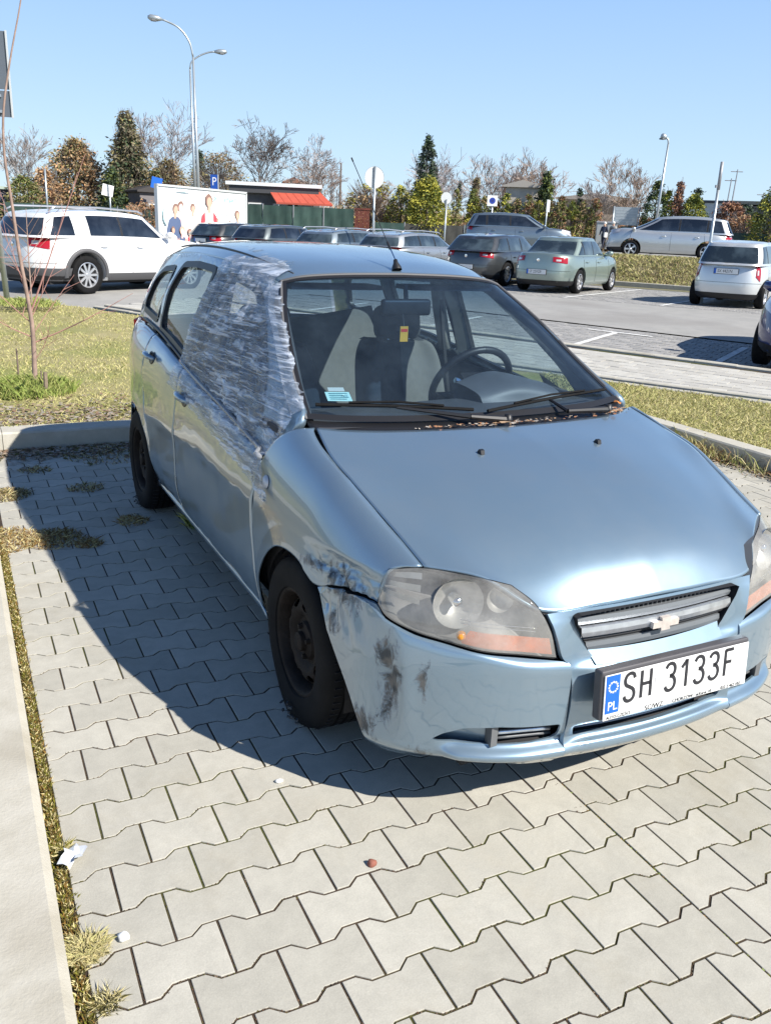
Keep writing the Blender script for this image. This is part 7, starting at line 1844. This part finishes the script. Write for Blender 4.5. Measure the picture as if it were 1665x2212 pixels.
def bare_tree(loc, h, spread, label, mat='grey', seed=1, depth=4, n=4, r=.09, leafm=None, nleaf=0, spreadk=.62, lean=(0, 0), trunkfrac=.30):
    root = empty('bare_tree', loc, 0, label, 'tree', 'leafless trees behind the lot'); rnd = random.Random(seed)
    tr = MB(); th_ = h*trunkfrac; tr.tube([(0, 0, -.2), (lean[0]*.3, lean[1]*.3, th_*.5), (lean[0]*.6, lean[1]*.6, th_*1.1)], [r*1.25, r, r*.8], 8); tr.build('trunk', TW['dark'] if mat == 'dark' else M['bark'], root, smooth=True)
    h *= .86; mb = MB(); minr = .006+h*.0010
    for k in range(6):
        a = 2*pi*k/6+rnd.uniform(-.4, .4); d = Vector((cos(a)*spread*.42, sin(a)*spread*.42, h*.55)).normalized() if k < 5 else Vector((0, 0, 1))
        branch(mb, Vector((lean[0]*.6, lean[1]*.6, th_*rnd.uniform(.75, 1.08))), d, h*.48*rnd.uniform(.8, 1.1), r*.55, depth, rnd, 5, -.01, spreadk, n, 5, .10, .60, minr)
    mb.build('crown', TW[mat], root)
    if leafm:
        lf = MB(); vsx = mb.v; 
        for _ in range(nleaf):
            p = Vector(rnd.choice(vsx)); s = rnd.uniform(.05, .13); e1 = Vector((rnd.gauss(0, 1), rnd.gauss(0, 1), rnd.gauss(0, 1))).normalized()*s; e2 = e1.orthogonal().normalized()*s*.6
            lf.add([p-e1, p-e2, p+e1, p+e2], [(0, 1, 2, 3)])
        lf.build('foliage', LM[leafm], root)
    return root
def leafy(loc, h, w, label, mats, seed=1, n=4000, shape='cone', size=(.06, .14), cat='tree', name='conifer_tree', group='evergreens behind the lot', tilt=.5, dens=.55, jag=.22, up=0., trunk=True, sticks=0, tw='brown', low=.0):
    """crown of many small leaf faces on whorled sprays; outline uneven, with gaps"""
    root = empty(name, loc, 0, label, cat, group); rnd = random.Random(seed)
    if trunk:
        mb = MB(); mb.tube([(0, 0, -.2), (0, 0, h*.9)], [w*.035+.03, .015], 6); mb.build('trunk', M['bark'], root)
    if shape == 'cone': h *= .93
    def prof(t):
        if shape == 'cone': return (1-t)**.85*(.75+.25*min(1, t*12))
        if shape == 'column': return (1-t**3.2)**.8*(.78+.22*min(1, t*7))
        if shape == 'ball': return sqrt(max(0, 1-(2*t-.9)**2*.82)) if t < .95 else .3
        if shape == 'egg': return max(0.05, sin(pi*min(1, (t*.92+.08))**.8))**.7
        if shape == 'hedge': return 1.
    mb = MB(); nl = len(mats)
    clumps = []
    nc = max(30, int(n/22))
    for _ in range(nc):
        t = low+(1-low)*(1-rnd.random()**(1.0 if shape != 'cone' else .62)) if shape != 'cone' else (rnd.random()**1.35)
        a = rnd.uniform(0, 2*pi); rr = w/2*prof(t)*(1+rnd.uniform(-jag, jag))*(rnd.random()**(dens*.5))
        clumps.append((Vector((cos(a)*rr, sin(a)*rr, h*t)), a, rnd.randrange(nl), t))
    for c, a, mi, t in clumps:
        outv = Vector((cos(a), sin(a), up+rnd.uniform(-tilt, tilt*.4))).normalized(); cs_ = w*.10*(1.15-t*.6)+size[1]*.5
        for _ in range(22):
            p = c+Vector((rnd.gauss(0, 1), rnd.gauss(0, 1), rnd.gauss(0, .8)))*cs_*.62
            if p.z < 0: continue
            s = rnd.uniform(*size); d = (outv+Vector((rnd.gauss(0, .5), rnd.gauss(0, .5), rnd.gauss(0, .5)))).normalized(); q = d.orthogonal().normalized(); q = (Matrix.Rotation(rnd.uniform(0, 6.28), 3, d) @ q)
            mb.cur = mi if rnd.random() < .8 else rnd.randrange(nl)
            mb.add([p-d*s, p+q*s*.38, p+d*s, p-q*s*.38], [(0, 1, 2, 3)])
    mb.build('crown', [LM[m] for m in mats], root)
    if sticks:
        sb = MB()
        for _ in range(sticks):
            a = rnd.uniform(0, 2*pi); t = rnd.uniform(0, .9); rr = w/2*prof(t)*1.05; p = Vector((cos(a)*rr*.3, sin(a)*rr*.3, h*t*.8)); q = Vector((cos(a)*rr*rnd.uniform(.7, 1.15), sin(a)*rr*rnd.uniform(.7, 1.15), h*min(1.08, t+rnd.uniform(.05, .25))))
            sb.tube([p, p.lerp(q, .5)+Vector((rnd.gauss(0, .04), rnd.gauss(0, .04), .05)), q], [.014, .010, .006], 3, cap=False)
        sb.build('branches', TW[tw], root)
    return root
G0 = .9
bare_tree((4.5, 68.1, G0), 5.3, 3.6, 'pale leafless tree at the far left behind the white crossover', 'pale', 3, 4, 4, .08)
leafy((3.3, 56.2, G0), 2.7, 2.6, 'olive green shrub at the far left below the pale leafless tree', ['grass_green', 'olive'], 4, 3500, 'egg', name='shrub', cat='shrub', sticks=60)
leafy((6.8, 59.8, G0), 5.1, 4.0, 'russet and olive tree with a dark top left of the tall spruce', ['olive', 'tan', 'orange_twig', 'fir_brown'], 5, 11000, 'egg', (.06, .16), name='russet_tree', sticks=260, tw='brown', jag=.3)
leafy((7.3, 60.0, G0+2.4), 2.8, 1.3, 'dark conifer tip poking out of the russet tree', ['fir_green', 'dark_green'], 55, 1500, 'cone')
leafy((4.7, 58.0, G0), 3.3, 2.2, 'orange twigged bush between the olive shrub and the russet tree', ['orange_twig', 'tan'], 6, 3000, 'egg', name='bush', cat='bush', sticks=200, tw='brown')
leafy((9.6, 57.4, G0), 7.1, 4.0, 'tall brown green spruce, the highest tree on the left', ['fir_brown', 'fir_brown', 'fir_green', 'olive'], 7, 17000, 'cone', (.07, .18), jag=.42, tilt=.9, dens=.8, sticks=420, tw='brown')
leafy((8.0, 53.6, G0), 3.6, 2.2, 'dark green fir in front of the tall spruce', ['fir_green', 'thuja_green', 'dark_green'], 8, 5000, 'cone', jag=.3)
leafy((10.7, 54.8, G0), 3.7, 2.0, 'dense green fir right of the tall spruce', ['fir_green', 'olive'], 9, 4500, 'cone', jag=.3, sticks=60)
leafy((9.6, 52.0, G0), 1.4, 3.4, 'low tangled brown bush in front of the firs', ['tan', 'rust'], 10, 1800, 'ball', name='bush', cat='bush', sticks=160)
bare_tree((12.9, 62.8, G0), 7.2, 4.6, 'tall grey leafless tree right of the tall spruce', 'grey', 11, 4, 4, .12)
leafy((11.9, 56.6, G0), 4.2, 3.2, 'rounded light brown twiggy tree behind the billboard', ['tan', 'olive', 'fir_brown'], 12, 6500, 'egg', name='twiggy_tree', sticks=420, tw='brown')
leafy((15.2, 61.3, G0), 5.6, 1.9, 'narrow dark spruce right behind the curved lamp poles', ['dark_green', 'fir_green'], 13, 4200, 'cone')
leafy((15.6, 58.0, G0), 4.8, 5.2, 'wide light brown thicket between the lamps and the dark leafless tree', ['tan', 'olive'], 14, 3500, 'egg', name='thicket', cat='bush', sticks=900, tw='pale', jag=.3)
bare_tree((17.1, 53.4, G0), 5.8, 3.3, 'dark gnarled leafless tree left of the red canopy', 'dark', 15, 4, 4, .15, spreadk=.85)
bare_tree((21.0, 54.4, G0), 5.2, 4.2, 'sprawling leafless orchard tree behind the red canopy', 'grey', 16, 4, 4, .10, spreadk=.8, trunkfrac=.42)
r = empty('dead_tree', (22.0, 52.5, G0), 0, 'bare dark straight trunk right of the orchard tree', 'tree'); mb = MB(); mb.tube([(0, 0, 0), (.05, 0, 4.6)], [.12, .05], 6); branch(mb, Vector((.04, 0, 3.6)), Vector((-1, 0, .3)), 1.1, .03, 1, random.Random(2)); mb.build('trunk', TW['dark'], r)
leafy((18.4, 40.0, 1.0), 2.7, 2.9, 'tangled grey brown bush beside the rusty gate', ['tan', 'olive', 'thuja_yellow'], 17, 1700, 'ball', name='bush', cat='bush', sticks=700, tw='brown')
leafy((19.3, 38.4, 1.0), 2.6, 1.5, 'small yellow green cypress left of the big golden one', ['thuja_yellow', 'thuja_green', 'olive'], 18, 3500, 'egg', (.04, .09), sticks=40)
leafy((20.0, 37.0, 1.0), 3.0, 1.95, 'large golden cypress bush behind the silver estates', ['thuja_yellow', 'thuja_yellow', 'thuja_green'], 19, 9500, 'egg', (.04, .10), dens=.35, jag=.22)
leafy((22.75, 42.3, 1.0), 5.4, 1.30, 'narrow dark spire shaped spruce standing above the hedge', ['spire_green', 'fir_green'], 20, 6500, 'column', (.05, .11), dens=.4, jag=.18)
bare_tree((23.9, 44.0, 1.0), 4.6, 2.6, 'thin leafless tree right of the spire shaped spruce', 'grey', 21, 3, 4, .06)
leafy((26.9, 45.7, 1.0), 3.7, .55, 'very slim dark cypress', ['dark_green', 'spire_green'], 22, 1200, 'cone', (.04, .08))
leafy((22.2, 38.0, 1.0), 2.6, .75, 'slim olive cypress right of the round back facing sign', ['thuja_green', 'olive'], 23, 1800, 'column', (.04, .08))
leafy((25.1, 40.9, 1.0), 3.7, 1.1, 'brownish conical cypress with bare patches', ['fir_brown', 'olive', 'tan'], 24, 3500, 'cone', (.05, .1), sticks=120)
leafy((31.2, 42.9, 1.0), 4.4, 2.0, 'dark green fir with drooping branches above the hedge', ['fir_green', 'dark_green', 'thuja_green'], 25, 6500, 'cone', (.06, .14), jag=.4)
for i_, (x, y, h_, w_, sd, lab) in enumerate(((32.6, 50.4, 5.2, 3.4, 31, 'leafless tree left of the drooping fir'), (35.1, 51.0, 5.0, 3.2, 32, 'leafless tree just behind the cream gable'), (34.1, 47.0, 5.2, 3.6, 33, 'wide leafless tree behind the drooping fir'), (37.2, 44.5, 4.3, 3.0, 34, 'small leafless tree above the information board'), (37.3, 41.8, 4.8, 3.2, 35, 'dense leafless tree left of the dark cypress pair'), (29.0, 50.5, 4.9, 3.4, 36, 'leafless tree over the blue disc sign'), (18.6, 47.5, 3.8, 3.2, 37, 'low leafless tree left of the golden cypress'), (25.8, 48.0, 4.3, 3.0, 38, 'pale leafless tree behind the slim cypress'))):
    bare_tree((x, y, 1.0), h_, w_, lab, 'grey' if i_ % 2 else 'brown', sd, 4, 4, .07, trunkfrac=.22)
leafy((34.6, 44.0, 1.0), 3.7, .9, 'blue green fir tip right of the hedge', ['fir_green', 'spire_green'], 26, 1600, 'cone')
leafy((30.0, 32.2, 1.05), 3.25, 1.15, 'dark pointed cypress behind the lamp pole', ['dark_green', 'fir_green', 'thuja_green'], 27, 5500, 'egg', (.035, .08), dens=.35, jag=.1)
leafy((30.42, 31.85, 1.05), 2.9, .62, 'slim yellow green cypress touching the dark pointed one', ['thuja_yellow', 'thuja_green'], 28, 2600, 'column', (.035, .08), jag=.12)
leafy((30.75, 31.5, 1.05), 3.5, 1.15, 'purple brown cypress with a ragged bent tip', ['purple_brown', 'rust'], 29, 4200, 'cone', (.04, .09), jag=.35, sticks=80)
leafy((31.26, 31.0, 1.05), 2.7, 1.55, 'rounded golden green cypress right of the purple one', ['thuja_yellow', 'thuja_green', 'thuja_green'], 30, 7500, 'egg', (.035, .085), dens=.35, jag=.1)
leafy((37.7, 37.3, 1.0), 3.9, 1.6, 'blue green fir behind the rounded golden cypress', ['fir_green', 'spire_green'], 40, 1800, 'cone')
leafy((30.95, 28.4, 1.05), 2.3, 1.4, 'copper leaved beech bush in front of the white building', ['rust', 'purple_brown'], 41, 3000, 'ball', (.05, .1), name='bush', cat='bush', sticks=100)
leafy((30.9, 27.35, 1.05), 1.7, 1.7, 'rust coloured low bush right of the copper leaved one', ['rust', 'tan'], 42, 2600, 'ball', (.04, .09), name='bush', cat='bush', sticks=200, tw='pale')
leafy((32.0, 28.4, 1.05), 2.2, 1.6, 'dark needled shrub below the grey roof', ['fir_green', 'spire_green'], 43, 2200, 'egg', (.05, .12), name='shrub', cat='shrub')
leafy((30.65, 25.75, 1.05), 2.9, 1.6, 'dark golden edged yew at the right edge', ['thuja_green', 'dark_green', 'thuja_yellow'], 44, 6500, 'egg', (.04, .09), dens=.35, jag=.12)
# hedge: each thuja in the row is a plant
rh = random.Random(77)
names = ['first', 'second', 'third', 'fourth', 'fifth', 'sixth', 'seventh', 'eighth', 'ninth', 'tenth', 'eleventh', 'twelfth']
for i in range(12):
    t = i/11; x = lerp(23.6, 28.6, t); y = lerp(38.6, 35.0, t)
    tone = ['thuja_green', 'olive', 'tan'] if i % 3 == 1 else (['thuja_green', 'thuja_yellow', 'thuja_green'] if i % 3 == 0 else ['olive', 'thuja_green', 'rust'])
    leafy((x, y, 1.0), rh.uniform(2.2, 2.85), rh.uniform(.75, 1.0), names[i]+' plant from the left in the tall mixed hedge behind the upper road', tone, 80+i, 2600, 'column', (.04, .09), name='hedge_plant', cat='hedge plant', group='mixed hedge along the upper road', jag=.25, sticks=60)
for i in range(5):
    x, y = lerp(29.3, 30.0, i/4), lerp(34.7, 33.0, i/4)
    leafy((x+.9, y+.5, 1.0), rh.uniform(1.2, 2.2), 1.0, ['tan winter bush directly behind the information board', 'brown thicket right of the information board', 'dry brush left of the dark pointed cypress', 'low twiggy bush at the foot of the dark pointed cypress', 'brown brush beside the people carrier bonnet'][i], ['tan', 'rust'], 100+i, 900, 'egg', (.04, .08), name='bush', cat='bush', group='dry bushes on the right', sticks=260, tw='brown')
# far mass of twigs and scrub that reads as one belt
def far_belt(name, x0, y0, x1, y1, h, n, seed, mats, tw=True):
    rnd = random.Random(seed); mb = MB()
    for _ in range(n):
        t = rnd.random(); x = lerp(x0, x1, t)+rnd.gauss(0, 1.2); y = lerp(y0, y1, t)+rnd.gauss(0, 1.2); hh = h*(.55+.45*noise.noise(Vector((t*14, seed, 0)))+.2*rnd.random()); mb.cur = rnd.randrange(len(mats))
        zb = rnd.uniform(0, hh*.7); l = rnd.uniform(.3, .9); a = Vector((rnd.gauss(0, .35), rnd.gauss(0, .35), 1)).normalized()
        p = Vector((x, y, .9+zb)); q = p+a*l; s = rnd.uniform(.010, .03); mb.add([(p.x-s, p.y, p.z), (p.x+s, p.y, p.z), (q.x+s*.3, q.y, q.z), (q.x-s*.3, q.y, q.z)], [(0, 1, 2, 3)])
    o = mb.build(name, mats); tag(o, kind='stuff'); return o
far_belt('distant_scrub', 14, 66, 48, 44, 2.9, 30000, 1, [TW['brown'], TW['grey'], LM['tan'], LM['olive']])
far_belt('distant_scrub', 17, 46, 30, 42, 2.4, 16000, 2, [TW['brown'], LM['tan'], LM['olive'], LM['rust']])
far_belt('distant_scrub', -4, 64, 14, 62, 2.3, 11000, 3, [LM['olive'], LM['fir_brown'], LM['tan']])
far_belt('distant_scrub', 30, 36, 45, 26, 1.5, 9000, 4, [LM['tan'], TW['brown'], LM['rust']])
# far poles on the skyline
for (x, y, h_, lab) in ((49.7, 46.5, 5.1, 'thin far utility pole with a cross arm left of the white building vent'), (49.9, 46.25, 5.7, 'very thin tall far mast beside the utility pole'), (51.25, 44.8, 4.2, 'far antenna mast at the right near the yew')):
    r = empty('utility_pole', (x, y, 1.0), 0, lab, 'pole', 'far poles on the skyline'); mb = MB(); mb.tube([(0, 0, 0), (.1, -.08, h_)], [.07, .04], 6); mb.build('pole', M['steeldull'], r); mb = MB(); mb.tube([(-.25, .2, h_-.15), (.4, -.3, h_-.15)], .03, 5); mb.build('cross_arm', M['steeldull'], r)

# ---- sapling and stakes on the left lawn
sap = empty('sapling', (-.54, 6.4, .09), 0, 'leafless young sapling with thin reddish twigs on the left lawn', 'sapling'); rnd = random.Random(5)
def lp(u, v, d): return None
mb = MB(); TR = [(0, 0, 0), (.019, -.007, .576), (.006, -.006, .771), (-.027, -.003, 1.112), (-.057, -.002, 1.586), (-.078, 0, 1.937), (-.057, -.002, 2.246), (.023, -.007, 2.618), (.137, -.016, 3.049), (.20, -.02, 3.35)]
mb.tube(spline(TR, 40), [lerp(.026, .004, (i/40)**.6) for i in range(41)], 8); mb.build('trunk', plain('sapling_bark', (.30, .21, .17), .8, var=.25, scale=15), sap, smooth=True)
mb = MB()
for st, en, r_ in (((.01, 0, .42), (.86, -.12, .86), .007), ((0, 0, .48), (-.36, .02, .72), .006), ((.01, 0, .6), (-.36, .0, 1.0), .005), ((.01, 0, .66), (.54, -.06, 1.98), .008), ((0, 0, .9), (-.25, 0, 1.35), .004), ((.01, 0, .62), (.30, -.05, 1.2), .005),
                   ((-.02, 0, 1.1), (.24, .0, 1.55), .004), ((0, .0, .8), (-.16, .0, 1.4), .004), ((.02, 0, .5), (.40, .05, 1.0), .004), ((-.04, 0, 1.35), (-.16, 0, 1.75), .003), ((0, 0, .25), (.16, -.15, .62), .004), ((-.05, 0, .66), (.16, .05, 1.12), .004)):
    st, en = Vector(st), Vector(en); mid = st.lerp(en, .5)+Vector((rnd.gauss(0, .02), rnd.gauss(0, .02), -.03)); P = spline([st, mid, en], 8); mb.tube(P, [lerp(r_, .0018, i/8) for i in range(9)], 5, cap=False)
    for k in range(4):
        p = P[3+k]; d = ((en-st).normalized()+Vector((rnd.gauss(0, .6), rnd.gauss(0, .6), rnd.gauss(0, .6)+.2))).normalized(); mb.tube([p, p+d*rnd.uniform(.06, .26)], [.003, .0014], 4, cap=False)
mb.build('branches', plain('sapling_twig', (.38, .20, .17), .8), sap)
for i_, (x, y, h_, r_, lab) in enumerate(((-.48, 6.08, .21, .02, 'short pale wooden stake right of the sapling'), (-.64, 6.9, .30, .009, 'thin dark stake left of the sapling'), (-.50, 6.22, .20, .007, 'thin dark stub between the sapling and the pale stake'))):
    mb = MB(); mb.tube([(0, 0, -.05), (.005, 0, h_)], [r_, r_*.9], 7); o = mb.build('wooden_stake', M['wood'] if i_ == 0 else M['bark']); o.location = (x, y, .1); tag(o, lab, 'stake', 'stakes round the sapling')
sap2 = empty('sapling', (-.05, 12.5, .25), 0, 'second very thin sapling near the white crossover', 'sapling'); mb = MB(); mb.tube([(0, 0, 0), (.01, 0, .7), (.03, 0, 1.4)], [.012, .009, .004], 6); mb.build('trunk', plain('sapling_bark2', (.34, .24, .2), .8), sap2)
mb = MB(); 
for k in range(12):
    z = .35+.07*k; a = rnd.uniform(-1, 1)+(0 if k % 2 else pi); mb.tube([(.01, 0, z), (.01+.35*cos(a), .1*sin(a), z+.35)], [.005, .002], 4, cap=False)
mb.build('branches', M['twig'], sap2)
